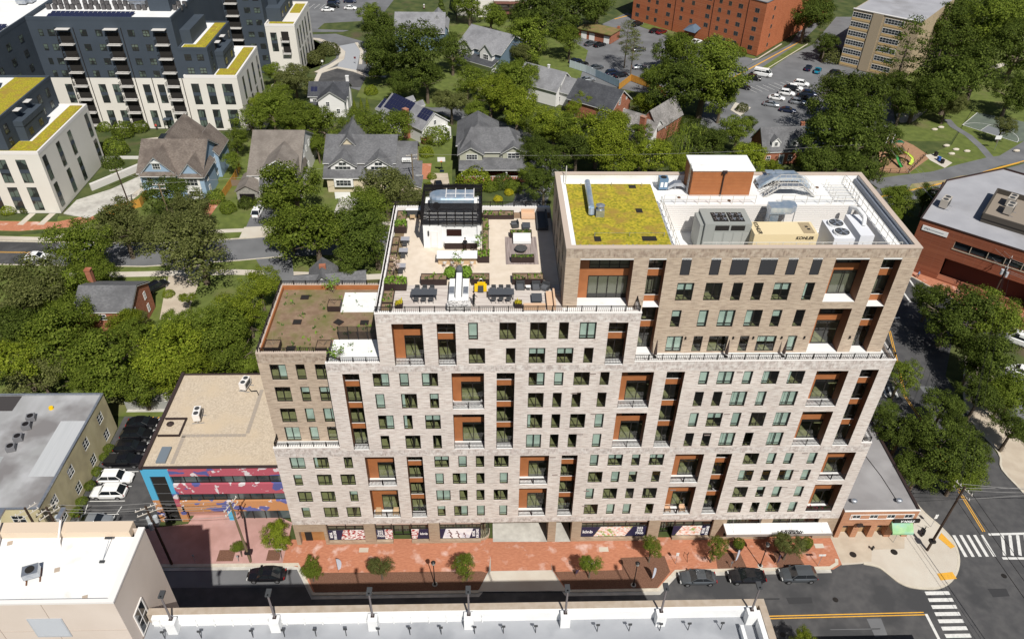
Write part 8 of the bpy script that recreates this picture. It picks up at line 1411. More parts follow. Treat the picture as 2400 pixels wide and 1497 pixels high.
# ---------------------------------------------------------------- vehicles
PAINT = {k: M('paint_'+k, c, r, mt, spec=.6) for k, c, r, mt in (('black', (.008, .008, .01), .16, 0), ('white', (.78, .78, .77), .25, 0), ('grey', (.10, .11, .12), .25, .4), ('silver', (.34, .36, .38), .28, .5), ('navy', (.012, .02, .05), .2, .2), ('teal', (.01, .20, .30), .25, .2), ('red', (.14, .01, .012), .22, .1))}
m_tyre = M('tyre', (.012, .012, .012), .9); m_rim = M('rim', (.30, .30, .31), .4, .6); m_cg = M('car_glass', (.012, .015, .018), .06, spec=.9); m_hl = M('headlight_lens', (.62, .62, .6), .15); m_tl = M('taillight_lens', (.30, .01, .01), .25)
SPEC = {'sedan': (4.8, 1.84, 1.43, .92, (1.05, .25, -.8, -1.85), .05), 'suv': (4.75, 1.92, 1.66, 1.0, (1.15, .45, -1.5, -2.22), .08), 'van': (5.6, 2.0, 2.35, 1.35, (2.35, 1.55, -2.6, -2.72), .10), 'pickup': (5.6, 1.95, 1.82, 1.08, (1.35, .75, -.55, -.75), .08)}
PROTO = {}
def car(kind, paint, x, y, rz, lab, grp=None, z=-.12, label_cat='car'):
    L, W, H, B, cab, cr = SPEC[kind]
    if kind not in PROTO:
        root = thing('parked_car' if kind != 'van' else 'parked_van', lab, label_cat, (0, 0, 0)); w2 = W/2; b = MB(); n = 14; rings = []
        for i in range(n+1):
            t = i/n; xx = L/2-L*t; e = 1-abs(2*t-1)**5*.30; ends = min(t, 1-t); hood = B-.17*max(0, 1-t/.25)**1.2 if kind != 'van' else B-.25*max(0, 1-t/.16); hood -= .10*max(0, (t-.88)/.12) if kind == 'sedan' else 0; hood -= .22*(1-min(1, ends/.045)); zb = .24+.12*(1-min(1, ends/.08)); w_ = w2*e
            rings.append([(xx, -w_*.93, zb), (xx, -w_, .48), (xx, -w_, hood-.14), (xx, -w_*.87, hood), (xx, 0, hood+.035), (xx, w_*.87, hood), (xx, w_, hood-.14), (xx, w_, .48), (xx, w_*.93, zb)])
        for A_, B_ in zip(rings, rings[1:]):
            for j in range(8): b.poly([A_[j], A_[j+1], B_[j+1], B_[j]])
        b.poly(rings[0]); b.poly(rings[-1][::-1])
        xa, xb_, xc, xd = cab; wb, wt = w2*.88, w2*.72; zt = H-.05; zb = B-.01; G = MB()
        P = {'fl': (xa, wb, zb), 'fr': (xa, -wb, zb), 'rl': (xd, wb, zb), 'rr': (xd, -wb, zb), 'tfl': (xb_, wt, zt), 'tfr': (xb_, -wt, zt), 'trl': (xc, wt, zt), 'trr': (xc, -wt, zt)}
        for q in (('fr', 'fl', 'tfl', 'tfr'), ('rl', 'rr', 'trr', 'trl'), ('fl', 'rl', 'trl', 'tfl'), ('rr', 'fr', 'tfr', 'trr')): G.poly([P[k] for k in q])
        b.poly([(xb_+.05, wt*1.03, zt+.01), (xb_+.05, 0, H), (xc-.05, 0, H), (xc-.05, wt*1.03, zt+.01)]); b.poly([(xb_+.05, -wt*1.03, zt+.01), (xc-.05, -wt*1.03, zt+.01), (xc-.05, 0, H), (xb_+.05, 0, H)])
        for s in (1, -1):
            for p_, q_ in (((xa, s*wb, zb), (xb_, s*wt, zt)), ((xd, s*wb, zb), (xc, s*wt, zt)), ((xb_, s*wt*1.01, zt), (xc, s*wt*1.01, zt)), (((xa+xd)/2-.1, s*wb, zb), ((xb_+xc)/2-.1, s*wt*1.02, zt))): b.tube(p_, q_, .045, n=5)
            b.box(xa-.35, xa-.15, s*w2*1.0-.02, s*w2*1.0+.14*s if s > 0 else -w2+.02, B-.02, B+.13) if s > 0 else b.box(xa-.35, xa-.15, -w2-.14, -w2+.02, B-.02, B+.13)
        if kind == 'van': b.box(xd+.02, .9, -wt*1.12, wt*1.12, B-.02, H-.12)
        if kind == 'pickup': b.box(-2.75, -.8, -w2*.9, -w2*.82, B-.05, B+.05); b.box(-2.75, -.8, w2*.82, w2*.9, B-.05, B+.05)
        b.build('body', PAINT['black'], root, smooth=False); G.build('windows', m_cg, root)
        if kind == 'pickup': q = MB(); q.box(-2.6, -.85, -w2*.8, w2*.8, B+.036, B+.05); q.build('truck_bed', m_tyre, root)
        wx = L*.30
        for sx in (wx, -wx*1.0):
            for sy in (-1, 1):
                q = MB(); q.tube((0, -.11, 0), (0, .11, 0), .34, n=14); o = q.build('wheel', m_tyre, root, (sx, sy*(w2-.09), .34)); q = MB(); q.tube((0, -.125, 0), (0, .125, 0), .2, n=10); q.build('rim', m_rim, o)
        for sy in (-1, 1): q = MB(); q.box(-.06, .03, -.2, .2, -.07, .07); q.build('headlight', m_hl, root, (L/2-.10, sy*w2*.66, B-.33)); q = MB(); q.box(-.03, .06, -.18, .18, -.09, .09); q.build('taillight', m_tl, root, (-L/2+.10, sy*w2*.66, B-.28))
        q = MB(); q.box(L/2-.06, L/2+.01, -w2*.4, w2*.4, .42, .62); q.build('grille', m_tyre, root); PROTO[kind] = root; c = root
    else: c = dup(PROTO[kind])
    c.location = (x, y, z); c.rotation_euler = (0, 0, rz); c['label'] = lab; c['category'] = label_cat if kind != 'pickup' else 'pickup'; c['group'] = grp or 'parked cars'
    for ch in bpy.data.objects:
        if ch.parent == c and ch.name.startswith('body'): ch.material_slots[0].link = 'OBJECT'; ch.material_slots[0].material = PAINT[paint]
    return c
def cpx(kind, paint, px, py, deg, lab, grp=None): p = g(px, py, .6); return car(kind, paint, p.x, p.y, radians(deg), lab, grp)
G3 = 'dark cars parked at the near kerb'
car('sedan', 'black', -2.9, -4.65, pi, 'glossy black coupe like car parked at the pink pavement left of the kerb build out', G3); car('sedan', 'grey', 51.3, -6.0, pi, 'dark grey sedan first in the row of three at the kerb', G3); car('sedan', 'black', 57.6, -5.9, pi, 'black sedan, middle of the three at the kerb', G3); car('suv', 'grey', 64.2, -5.8, pi, 'dark grey crossover last of the three at the kerb', G3)
G1 = 'cars in the small lot by the mural building'
for y, k, c, l in ((22.0, 'sedan', 'black', 'farthest black car in the small lot beside the gravel roof'), (19.6, 'suv', 'black', 'second black car in the small lot'), (17.0, 'suv', 'black', 'third black car in the small lot'), (14.4, 'pickup', 'black', 'black pickup truck in the small lot next to the white car'), (11.3, 'suv', 'white', 'white large SUV beside the black pickup'), (8.7, 'suv', 'white', 'white compact SUV with a dark sunroof, nearest the painted box'), (3.9, 'sedan', 'silver', 'silver sedan half hidden behind the cream parapet')):
    car(k, c, -27.4, y, 0 if y != 8.7 else pi, l, G1, z=-.09)
cpx('sedan', 'white', 86, 600, 0, 'white sports sedan driving on the far street at the left edge'); cpx('suv', 'black', 366, 670, 52, 'black minivan standing in the brick house driveway'); cpx('suv', 'white', 604, 494, 88, 'white SUV parked before the garage doors of the gambrel house'); cpx('sedan', 'black', 1028, 434, -82, 'black wagon in the craftsman house driveway')
for px, py, c, a, k, l in ((768,22,'white',5,'sedan','white car at the left of the top car park'),(821,18,'white',-5,'sedan','white car right of its neighbour in the top car park'),(782,4,'navy',0,'suv','dark blue SUV at the top edge of the car park'),(820,2,'navy',0,'sedan','dark blue sedan at the top edge of the car park'),(780,14,'black',5,'suv','black SUV behind the white car in the top car park')): cpx(k, c, px, py, a, l, 'cars in the top car park')
G4 = 'cars around the brick apartments'
for px, py, c, a, k, l in ((1384,101,'grey',35,'sedan','dark grey sedan in front of the mossy garage row'),(1406,104,'black',35,'sedan','black sedan in front of the mossy garage row'),(1494,56,'black',38,'suv','black SUV at the far left of the brick apartments'),(1535,71,'black',38,'sedan','black sedan along the brick apartment front'),(1551,74,'red',38,'sedan','dark red sedan along the brick apartment front'),(1632,97,'white',40,'sedan','small white car right of the blue entrance canopy'),(1663,107,'white',30,'suv','white SUV before the brick apartment front'),(1686,113,'red',25,'sedan','maroon car right of the white SUV by the brick apartments'),(1718,123,'silver',-30,'sedan','silver car near the brick apartment corner'),(1348,142,'navy',35,'sedan','dark blue sedan behind the pale fence'),(1363,149,'black',25,'sedan','black sedan behind the pale fence'),(1398,157,'grey',20,'sedan','grey blue hatchback behind the pale fence'),(1436,170,'navy',20,'suv','dark blue SUV behind the mesh fence'),(1456,175,'black',25,'sedan','black car half under the slim pines'),(1377,185,'silver',15,'sedan','silver sedan in the driveway below the fence'),(1500,156,'silver',10,'sedan','silver car at the dark tree edge'),(1498,115,'grey',15,'sedan','grey car under the slim pines'),(1740,162,'silver',40,'sedan','silver car at the yellow kerb'),(1853,67,'silver',25,'sedan','silver car in shade beyond the brick apartments'),(1872,40,'white',20,'sedan','white car beyond the brick apartment end')): cpx(k, c, px, py, a, l, G4)
G5 = 'cars in the right car park'
for px, py, c, a, k, l in ((1788,173,'white',-28,'van','white delivery van with dark lettering'),(1767,182,'black',-20,'suv','black SUV beside the white van'),(1895,158,'navy',60,'sedan','dark blue car beside the teal car'),(1917,164,'teal',60,'sedan','bright teal car beside the dark blue one'),(1741,202,'black',-30,'sedan','black car at the left edge under the tree'),(1808,243,'silver',-22,'sedan','silver sedan nearest in the left row of white cars'),(1847,257,'navy',-22,'sedan','dark blue sedan nearest in the right row'),(1821,228,'white',-22,'sedan','white car, nearest of the white ones in the left row'),(1844,217,'white',-22,'suv','second white car in the left row'),(1855,208,'black',-22,'suv','black car between two white ones in the left row'),(1863,205,'white',-22,'suv','third white car in the left row'),(1878,195,'white',-22,'suv','farthest white car in the left row'),(1871,238,'silver',-22,'suv','silver blue SUV in the right row'),(1884,228,'black',-22,'suv','black SUV in the right row beside the silver blue one'),(1897,219,'navy',-22,'suv','dark car at the far end of the right row'),(1892,308,'teal',-50,'suv','blue SUV behind the cape house'),(1962,172,'black',-20,'suv','black SUV by the tan apartment entrance')): cpx(k, c, px, py, a, l, G5)
cpx('van', 'white', 2398, 800, 140, 'white van at the right picture edge'); cpx('suv', 'white', 2395, 870, 140, 'white car under the street tree at the right edge') 
# ---------------------------------------------------------------- street furniture
def lamp(x, y, lab):
    t = thing('street_lamp', lab, 'street lamp', (x, y, 0), group='black street lamps'); p = MB(); p.tube((0, 0, 0), (0, 0, .5), .2, .1, 8); p.tube((0, 0, .5), (0, 0, 4.1), .07, .055, 8); p.build('pole', m_metal, t); p = MB(); p.tube((0, 0, 4.1), (0, 0, 4.3), .1, .24, 10, 0); p.tube((0, 0, 4.3), (0, 0, 4.62), .24, .26, 10, 1); p.tube((0, 0, 4.62), (0, 0, 4.8), .3, .05, 10, 0); p.build('lantern', [m_metal, M('lamp_glass', (.35, .35, .33), .2)], t); p = MB(); p.tube((0, 0, 0), (0, 0, .06), .34, n=10); p.build('base', m_conc, t)
for x, y, l in ((18.2, -6.1, 'black street lamp in the left mulch bed'), (43.1, -6.6, 'black street lamp in the right mulch bed near the crossing of kerbs'), (59.9, -4.1, 'black street lamp on brick paving before the cafe')): lamp(x, y, l)
def upole(x, y, h_, lab, lean=(0, 0), arm=0, mat=None, r_=.17, cans=0, light=False):
    t = thing('utility_pole', lab, 'utility pole', (x, y, 0)); top = Vector((lean[0], lean[1], h_)); p = MB(); p.tube((0, 0, -.1), top, r_, r_*.75, 9); p.build('pole', mat or M('old_timber', (.20, .15, .085), .95, col2=(.13, .10, .06), scale=2, stretch=(1, 1, .15)), t)
    a = arm
    for k in (0, 1): z = h_-.35-.9*k; c = Vector((lean[0], lean[1], z)); d = Vector((cos(a), sin(a), 0))*1.25; p = MB(); p.tube(c-d, c+d, .065, n=6); p.build('crossarm', m_timb, t); p = MB(); [p.tube(c+d*u, c+d*u+Vector((0, 0, .28)), .05, n=6) for u in (-.9, -.45, .45, .9)]; p.build('insulator', m_coping, t)
    for k in range(cans): b_ = k*2.1+a; p = MB(); p.tube((lean[0]+.5*cos(b_), lean[1]+.5*sin(b_), h_-3.2-.25*k), (lean[0]+.5*cos(b_), lean[1]+.5*sin(b_), h_-2.2-.25*k), .27, n=10); p.build('transformer', M('transformer_grey', (.42, .45, .47), .5), t)
    p = MB(); p.box(-.35, .35, -.3, .3, 1.8, 2.2) if cans == 0 else p.box(-.3, .1, -.35, .1, h_*.7, h_*.7+.6); p.build('hardware', m_metal, t); return Vector((x+lean[0], y+lean[1], h_))
m_timb = M('pale_timber', (.46, .42, .36), .9); m_dkt = M('dark_timber', (.055, .035, .025), .95)
T1 = upole(-5.5, -2.4, 11.6, 'weathered brown utility pole with wire gear in front of the mural', (-.3, .1), 1.2); T2 = upole(-15.4, -2.6, 11.5, 'dark utility pole with three grey transformers left of the mural', (-.2, 0), .5, m_dkt, cans=3); T3 = upole(82.7, -2.1, 12.3, 'dark brown utility pole leaning over the street corner', (.6, .4), -1.2, m_dkt); T4 = upole(-27.2, -2.5, 11.4, 'dark utility pole with a crossarm in front of the yellow building', (0, 0), .9, m_dkt, cans=1)
T4b = upole(-29.8, -2.4, 11.2, 'second dark utility pole just left of its twin before the yellow building', (0, 0), .9, m_dkt)
T5 = upole(-40.6, 78.8, 10.5, 'grey brown utility pole on the lawn before the blue house', (-.6, .3), 0); T6 = upole(-51.5, 85.5, 10.5, 'dark utility pole by the ramp of the complex', (-.5, 0), .4, m_dkt); p = g(2047, 425); T7 = upole(p.x, p.y, 11.5, 'left of two dark poles behind the tower roof corner', (0, 0), 1, m_dkt); p = g(2060, 425); T8 = upole(p.x, p.y, 11.5, 'right of two dark poles behind the tower roof corner', (0, 0), 1, m_dkt); T9 = upole(118.9, 51.4, 10.5, 'utility pole with grey transformers before the brick office', (0, 0), .9, m_dkt, cans=3); T10 = upole(8.4, 94, 9.8, 'pale utility pole beside the wide grey house', (0, 0), .2)
W_ = [0]
def wire(a, b, sag, lab, off=(0, 0, 0), r_=.022, mat=None):
    p = MB(); n = 14; a, b = Vector(a)+Vector(off), Vector(b)+Vector(off); pts = [a+(b-a)*(i/n)-Vector((0, 0, sag*4*(i/n)*(1-i/n))) for i in range(n+1)]
    for u, v_ in zip(pts, pts[1:]): p.tube(u, v_, r_, n=4, cap=False)
    o = p.build('overhead_wire', mat or m_metal); tag(o, lab, 'wire', 'overhead wires')
m_wg = M('grey_wire', (.30, .29, .28), .6)
for k, o_ in enumerate(((0, .5, -.1), (0, -.5, -.1), (0, .6, -1.0), (0, 0, -2.4))):
    w3 = ('far high', 'near high', 'second level', 'lowest')[k]
    wire(T2, T1, .35, f'{w3} wire between the transformer pole and the mural pole', o_, mat=m_wg); wire(T4, T2, .35, f'{w3} wire left of the transformer pole', o_, mat=m_wg); wire(T3, (T3.x+28, T3.y-1+1.5*k, 11), .5, f'{w3} pale wire crossing the junction to the right', o_, mat=m_wg)
for k, (dx, dz) in enumerate(((-.6, -.3), (.5, -.3), (-.2, -2.4), (.2, -2.9))):
    w3 = ('left high', 'right high', 'left low', 'right low')[k]; wire(T3, (T9.x, T9.y, 10.3), .9, f'{w3} wire along the side street to the office pole', (dx, 0, dz)); wire(T3, (T3.x+6, -45, 11), .8, f'{w3} wire running off the bottom right corner', (dx, 0, dz), .03); wire(T9, (T9.x+35, T9.y-32, 10.5), .6, f'{w3} wire in front of the brick office', (0, dx, dz), mat=m_wg); wire(T9, (T8.x, T8.y, 11), .8, f'{w3} wire behind the tower to the twin poles', (dx, 0, dz), mat=m_wg)
wire(T5, T10, 1.0, 'thin wire across the front of the houses', mat=m_wg); wire(T5, T6, .5, 'thin wire from the lawn pole to the ramp pole', mat=m_wg); wire(T10, (T8.x, T8.y, 10), 1.5, 'thin wire over the trees behind the tower', mat=m_wg)
# banners, signs, racks, hydrants, bins
def flag(x, y, lab, h_=2.8, mt=None, tw=.6):
    t = thing('feather_flag', lab, 'flag', (x, y, 0), tw, 'feather flags'); p = MB(); p.tube((0, 0, 0), (0, 0, h_), .02, n=5); p.build('pole', m_metal, t); p = MB(); n = 8; prev = None
    for i in range(n+1): u = i/n; z = .4+(h_-.4)*u; wd = .62*sin(pi*min(1, .12+u*.9))**.6; q = ((0, 0, z), (wd, .05*sin(4*u), z)); (p.poly([prev[0], prev[1], q[1], q[0]]) if prev else None); prev = q
    p.build('banner', mt or M('pale_banner', (.55, .58, .66), .7), t)
flag(5.9, -4.1, 'white feather flag in the left mulch bed'); flag(20.9, -4.0, 'white feather flag beside a young street tree'); flag(45.5, -6.0, 'pale striped feather flag in the right mulch bed'); flag(56.7, -3.6, 'pale feather flag half hidden by the street tree'); flag(35.9, -5.2, 'small dark purple flag near the driveway apron', 1.3, M('dark_banner', (.06, .04, .07), .7)); flag(62.0, -4.0, 'dark pointed feather flag before the cafe', 2.2, M('dark_banner', (.06, .04, .07), .7))
def post(x, y, h_, lab, cat, w_=.5, hh_=.5, mt=None, rz=0, pm=None, grp=None, z=0):
    t = thing('sign_post', lab, cat, (x, y, z), rz, grp); p = MB(); p.tube((0, 0, 0), (0, 0, h_), .035, n=5); p.build('post', pm or m_steel, t); p = MB(); p.box(-w_/2, w_/2, -.03, .03, h_-hh_, h_); p.build('plate', mt or m_trim, t)
for x, y, h_, w_, hh_, l in ((-1.5, -2.4, 2.6, .8, .25, 'white realtor style sign post by the rounded street tree'), (49.0, -3.6, 2.3, .35, .6, 'white sign post at the end of the mulch bed'), (67.4, -4.2, 2.4, .9, .3, 'white street sign near the end of the brick pavement'), (78.7, -.8, 2.2, .4, .4, 'thin sign post on the corner pavement'), (84.9, 1.6, 2.6, .4, .8, 'dark sign post at the back of the corner bulb'), (-38.5, 75.9, 1.6, .9, .7, 'white estate agent sign on the lawn strip'), (102.6, 16.5, 2.4, .4, .5, 'thin sign post on the pale right pavement')): post(x, y, h_, l, 'sign', w_, hh_, grp='sign posts')
for x, y, l in ((-7.0, -2.4, 'grey parking meter beside the young tree pit'), (-12.6, -2.2, 'grey parking meter in the building shadow'), (56.0, -4.3, 'parking meter with a purple flower pot')): post(x, y, 1.3, l, 'parking meter', .22, .35, m_steel, grp='parking meters')
for p_, l in (((833, 150), 'small red and white no entry sign at the circle exit'), ((757, 158), 'white sign on the circle kerb'), ((886, 165), 'white sign beside the circle street')): q = g(*p_); post(q.x, q.y, 2.2, l, 'sign', .6, .6, PAINT['red'] if p_[0] == 833 else None, grp='sign posts')
for x, l in ((50.6, 'left'), (53.2, 'right')): p = MB(); p.path([(x, -3.4, 0), (x-.1, -3.1, .9), (x+.2, -2.6, 1.0), (x+.15, -2.3, 0)], .03, 6); tag(p.build('bike_rack', m_metal), f'{l} bent black bicycle rack on the brick paving', 'bike rack', 'bicycle racks')
t = thing('hydrant', 'dark fire hydrant on the tan corner pavement', 'hydrant', (75.4, -1.9, .02)); p = MB(); p.tube((0, 0, 0), (0, 0, .6), .13, .12, 8); p.ell((0, 0, .65), (.14, .14, .12)); p.build('barrel', m_metal, t); p = MB(); p.tube((-.25, 0, .42), (.25, 0, .42), .07, n=6); p.build('outlet', m_metal, t)
def bike(x, y, rz, lab, c):
    t = thing('motor_scooter', lab, 'scooter', (x, y, 0), rz, 'scooters beside the shop')
    for dx in (-.6, .6): p = MB(); p.tube((dx, -.06, .27), (dx, .06, .27), .27, n=12); p.build('wheel', m_tyre, t)
    p = MB(); p.box(-.75, -.05, -.17, .17, .35, .72); p.box(-.1, .4, -.16, .16, .3, .42); p.build('body', c, t); p = MB(); p.box(-.7, -.1, -.15, .15, .72, .82); p.build('seat', m_tyre, t); p = MB(); p.tube((.6, 0, .3), (.42, 0, 1.0), .04, n=5); p.tube((.42, -.3, 1.0), (.42, .3, 1.0), .025, n=5); p.build('handlebar', m_metal, t)
bike(82.0, 1.4, .8, 'blue and black scooter at the side of the brick shop', PAINT['navy']); bike(83.4, .6, .9, 'black scooter nearest the street beside the blue one', PAINT['black'])
def bin_(px, py, lab, mt, grp, z=0, loc=None): q = loc or g(px, py, z); t = thing('wheelie_bin', lab, 'bin', (q[0], q[1], z), .2, grp); p = MB(); p.box(-.32, .32, -.36, .36, .1, 1.0); p.build('body', mt, t); p = MB(); p.box(-.35, .35, -.4, .4, 1.0, 1.08); p.build('lid', mt, t); p = MB(); p.tube((-.3, .34, .12), (.3, .34, .12), .12, n=8); p.build('wheel', m_tyre, t)
bin_(0, 0, 'left green wheelie bin at the back of the small lot', M('bin_green', (.01, .14, .06), .5), 'green bins', loc=(-22.6, 24.6)); bin_(0, 0, 'right green wheelie bin at the back of the small lot', M('bin_green', (.01, .14, .06), .5), 'green bins', loc=(-21.5, 24.8)); bin_(2199, 377, 'blue bin by the park path', M('bin_blue', (.02, .09, .35), .5), 'park bins'); bin_(2207, 383, 'black bin beside the blue one at the park path', m_metal, 'park bins'); bin_(2192, 366, 'small dark bin above the blue bin in the park', m_metal, 'park bins')
# playground
q = g(2105, 378); t = thing('play_structure', 'playground tower with a green and a lime slide', 'playground', (q.x, q.y, .03)); p = MB()
for x in (-1.5, 1.5):
    for y in (0, 3): p.tube((x, y, 0), (x, y, 3.4), .08, n=6)
p.box(-1.6, 1.6, -.1, 3.1, 1.7, 1.8); p.path([(-1.5, 0, 2.7), (1.5, 0, 2.7)], .05); p.path([(-1.5, 3, 3.4), (3.4, 4.5, 3.3)], .06); p.build('frame', m_umber, t)
def slide(pts, w_, mt):
    p = MB()
    for a, b in zip(pts, pts[1:]):
        a, b = Vector(a), Vector(b); d = (b-a).normalized(); n_ = Vector((-d.y, d.x, 0)).normalized()*w_
        p.poly([a-n_, a+n_, b+n_, b-n_]); p.poly([a-n_, b-n_, b-n_*1.1+Vector((0, 0, .25)), a-n_*1.1+Vector((0, 0, .25))]); p.poly([a+n_, b+n_, b+n_*1.1+Vector((0, 0, .25)), a+n_*1.1+Vector((0, 0, .25))])
    p.build('slide', mt, t)
slide([(-1.2, 0, 1.8), (-1.1, -1.5, 1.1), (-1.0, -3.2, .4), (-1, -4, .35)], .35, M('slide_green', (.03, .28, .06), .4)); slide([(1.3, 1, 1.9), (2.3, .3, 1.5), (2.9, -.8, 1.1), (2.5, -1.9, .7), (1.8, -2.6, .35)], .38, M('slide_lime', (.50, .60, .08), .4)); p = MB(); p.poly([(-1.8, 2.5, 3.7), (1.6, 2.5, 3.7), (1.6, 4.5, 3.5), (-1.8, 4.5, 3.5)]); p.build('canopy', M('canopy_green', (.02, .14, .08), .7), t)
# fences
def fence(pts, h_, lab, mt, post=2.2, slats=True, z=0, px=True, th=.05):
    P = [g(*p_).to_2d() for p_ in pts] if px else [Vector(p_) for p_ in pts]; t = thing('fence', lab, 'fence', (P[0].x, P[0].y, z)); m_ = MB(); r_ = MB(); o = P[0]
    for a, b in zip(P, P[1:]):
        a, b = a-o, b-o; d = b-a; L = d.length; ang = atan2(d.y, d.x); c = (a+b)/2
        if slats: m_.obox(c, L, th, .05, h_, ang)
        else:
            for zz in (.1, h_*.5, h_): m_.obox(c, L, .04, zz-.02, zz+.02, ang)
        n = max(1, round(L/post))
        for i in range(n+1): q = a+d*i/n; r_.obox(q, .12, .12, 0, h_+.1, ang)
    m_.build('panel', mt, t); r_.build('post', mt, t)
m_wood = M('new_wood', (.52, .27, .05), .8, col2=(.44, .22, .04), scale=2); m_wood2 = M('grey_wood', (.20, .15, .11), .9)
fence([(-56.5, 84), (-50.5, 88), (-50.5, 91), (-48, 101)], 2.0, 'bright orange wooden fence left of the blue house lawn', m_wood, px=False); fence([(-33.8, 91), (-33.2, 100), (-33.5, 106)], 1.9, 'orange wooden fence right of the blue house', m_wood, px=False); fence([(-33.6, 97.5), (-30.5, 97.5)], 1.6, 'short grey wooden fence by the tan garage', m_wood2, px=False)
fence([(1450, 212), (1478, 190), (1530, 210), (1560, 225)], 2, 'tan wooden fence behind the brick gabled house', m_wood); fence([(1335, 158), (1372, 170), (1395, 180)], 2.2, 'pale blue white panel fence along the apartments car park', M('pale_fence', (.50, .56, .60), .6)); fence([(1395, 180), (1450, 205)], 2.2, 'bluish mesh fence at the end of the pale fence', M('mesh_blue', (.22, .30, .36), .6))
fence([(2063, 405), (2128, 407), (2168, 366)], 1.1, 'dark railing around the playground', m_metal, slats=False); fence([(860, 150), (872, 120)], 2, 'bright wooden fence panel beside the circle', m_wood); fence([(-29.5, 60), (-29.8, 66)], 1.1, 'low white picket fence right of the driveway van', m_trim, px=False, slats=False)
fence([(-31, 25.4), (-19.2, 25.6)], 1.5, 'grey board fence behind the small lot', M('grey_boards', (.30, .30, .28), .9), px=False)
# park stones
for i, p_ in enumerate(((2218, 343), (2266, 356), (2240, 352), (2230, 362), (2382, 355), (2205, 300), (2190, 305))): q = g(*p_); m_ = MB(); m_.ell((q.x, q.y, .2), (.9, .5, .35), 8, 5); tag(m_.build('boulder', m_kerb), ['low pale boulder on the lawn near the forked tree', 'pale boulder nearest the park path', 'middle pale boulder on the lawn', 'flat pale boulder above the blue bin', 'pale boulder at the right edge of the lawn', 'small boulder under the forked tree', 'small boulder beside the tree shadow'][i], 'boulder', 'boulders on the park lawn')
q = g(2330, 352); t = thing('hoop', 'basketball hoop at the near edge of the green court', 'basketball hoop', (q.x, q.y, 0)); p = MB(); p.tube((0, 0, 0), (0, 0, 3), .06, n=6); p.build('post', m_steel, t); p = MB(); p.box(-.8, .8, .3, .36, 2.8, 3.8); p.build('backboard', m_trim, t)
t = thing('hoop', 'basketball hoop with a white backboard at the end of the craftsman drive', 'basketball hoop', (14.2, 104.2, 0)); p = MB(); p.tube((0, .6, 0), (0, .3, 3.2), .07, n=6); p.box(-.5, .5, .3, 1, 0, .25); p.build('post', PAINT['navy'], t); p = MB(); p.box(-.9, .9, 0, .06, 2.9, 4.0); p.build('backboard', m_trim, t); p = MB(); p.tube((0, -.3, 3.05), (0, -.3, 3.1), .24, n=12); p.build('rim', M('rim_orange', (.6, .15, .03), .5), t)
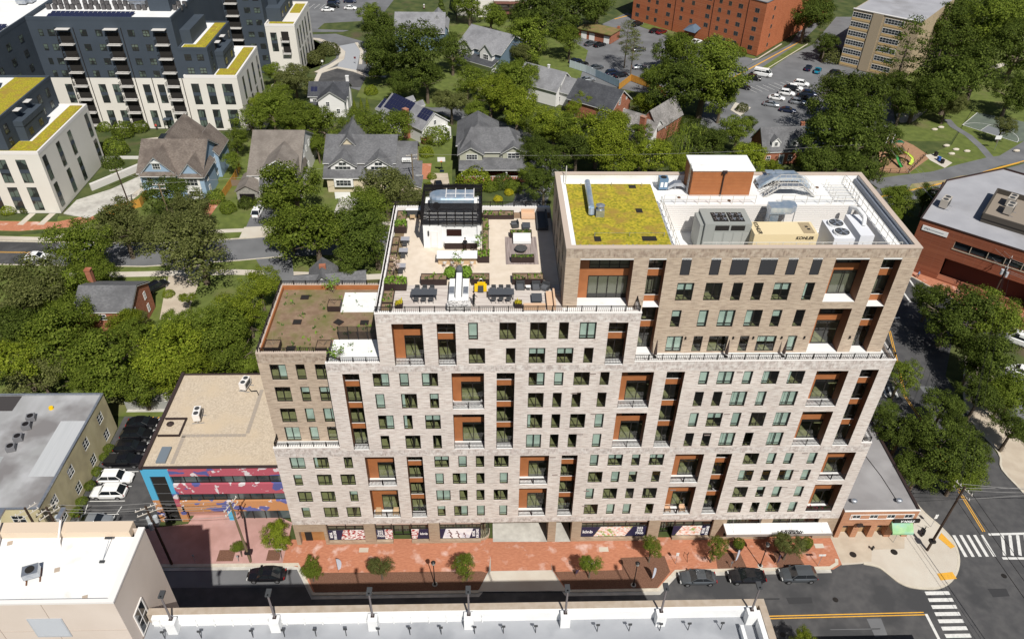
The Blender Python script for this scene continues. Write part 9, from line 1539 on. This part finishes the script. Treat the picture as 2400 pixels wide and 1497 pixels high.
# ---------------------------------------------------------------- people
def person(loc, rz, lab, top, legs, hair=(.02, .015, .012), skin=(.35, .2, .13), pose='stand', hat=False):
    t = thing('person', lab, 'person', loc, rz)
    bm_ = bpy.data.meshes.new('body'); st = .0 if pose == 'stand' else .22
    V = [(0, 0, .95), (0, 0, 1.15), (0, 0, 1.38), (0, 0, 1.5), (0, 0, 1.58), (.1, 0, .9), (.11, -st*.6, .48), (.11, st*.3, .07), (.12, -.16+st*.3, .04), (-.1, 0, .9), (-.11, st, .5), (-.11, st*1.6, .09), (-.12, -.14+st*1.6, .05), (.19, 0, 1.4), (.26, -.03, 1.13), (.2, -.28, 1.05), (.17, -.38, 1.06), (-.19, 0, 1.4), (-.26, -.03, 1.13), (-.2, -.26, 1.02), (-.17, -.36, 1.03), (0, -.01, 1.7), (0, -.01, 1.79)]
    E_ = [(0, 1), (1, 2), (2, 3), (3, 4), (0, 5), (5, 6), (6, 7), (7, 8), (0, 9), (9, 10), (10, 11), (11, 12), (2, 13), (13, 14), (14, 15), (15, 16), (2, 17), (17, 18), (18, 19), (19, 20), (4, 21), (21, 22)]
    bm_.from_pydata(V, E_, []); o = bpy.data.objects.new('body', bm_); C.objects.link(o)
    sk = o.modifiers.new('skin', 'SKIN'); R_ = [.15, .14, .16, .07, .055, .1, .07, .05, .045, .1, .07, .05, .045, .07, .05, .04, .035, .07, .05, .04, .035, .095, .07]
    for v_, r_ in zip(bm_.skin_vertices[0].data, R_): v_.radius = (r_, r_*.85)
    bm_.skin_vertices[0].data[0].use_root = True; o.modifiers.new('sub', 'SUBSURF').levels = 1
    bpy.context.view_layer.update(); me = bpy.data.meshes.new_from_object(o.evaluated_get(bpy.context.evaluated_depsgraph_get())); bpy.data.objects.remove(o); me.name = 'body'
    for m_ in (M('skin_'+str(skin[0]), skin, .6), M('cloth_'+str(top), top, .9), M('cloth_'+str(legs), legs, .9)): me.materials.append(m_)
    for f_ in me.polygons: z = f_.center.z; f_.material_index = 0 if (z > 1.5 or f_.center.y < -.3) else 1 if z > .95 else 2; f_.use_smooth = True
    o = bpy.data.objects.new('body', me); C.objects.link(o); o.parent = t; q = MB(); q.ell((0, .01, 1.76), (.10, .115, .10), 8, 6)
    if hat: q.tube((0, 0, 1.8), (0, 0, 1.82), .2, n=10)
    q.build('hair', M('hair', hair, .8), t)
person((22.4, 12.65, 37.3), pi, 'person in black working at the counter of the roof pavilion', (.012, .012, .015), (.03, .012, .01)); person((23.5, 2.3, 37.3), 1.2, 'person in dark clothes standing at the end of the kitchen island', (.02, .02, .02), (.012, .012, .012), hair=(.3, .25, .18))
person((109.3, 60.4, 0), .8, 'person in a blue top walking on the pavement by the brick office', (.12, .25, .42), (.05, .04, .04), pose='walk'); q = g(368, 305); person((q.x, q.y, .1), 0, 'person in a red top at the entrance of the dark complex', (.5, .06, .04), (.08, .05, .05)); 
q = g(994, 20); t = thing('barrel', 'striped red and white traffic barrel in the top car park', 'barrel', (q.x, q.y, 0)); p = MB(); [p.tube((0, 0, .35*i), (0, 0, .35*i+.35), .3, n=10, mi=i % 2) for i in range(4)]; p.build('drum', [PAINT['red'], m_trim], t)
# unidentified dark shape at the bottom edge, built as a plain flat-roofed block
t = thing('dark_block', 'dark flat roofed block entering at the bottom edge right of the garage', 'building', (0, 0, 0)); p = MB(); p.box(63.6, 76.3, -27, -16.9, 0, 3.6); p.build('wall', m_tyre, t); p = MB(); p.box(63.4, 76.5, -27.2, -16.7, 3.6, 3.8); p.build('roof', m_umberbox, t)
scene.render.film_transparent = False
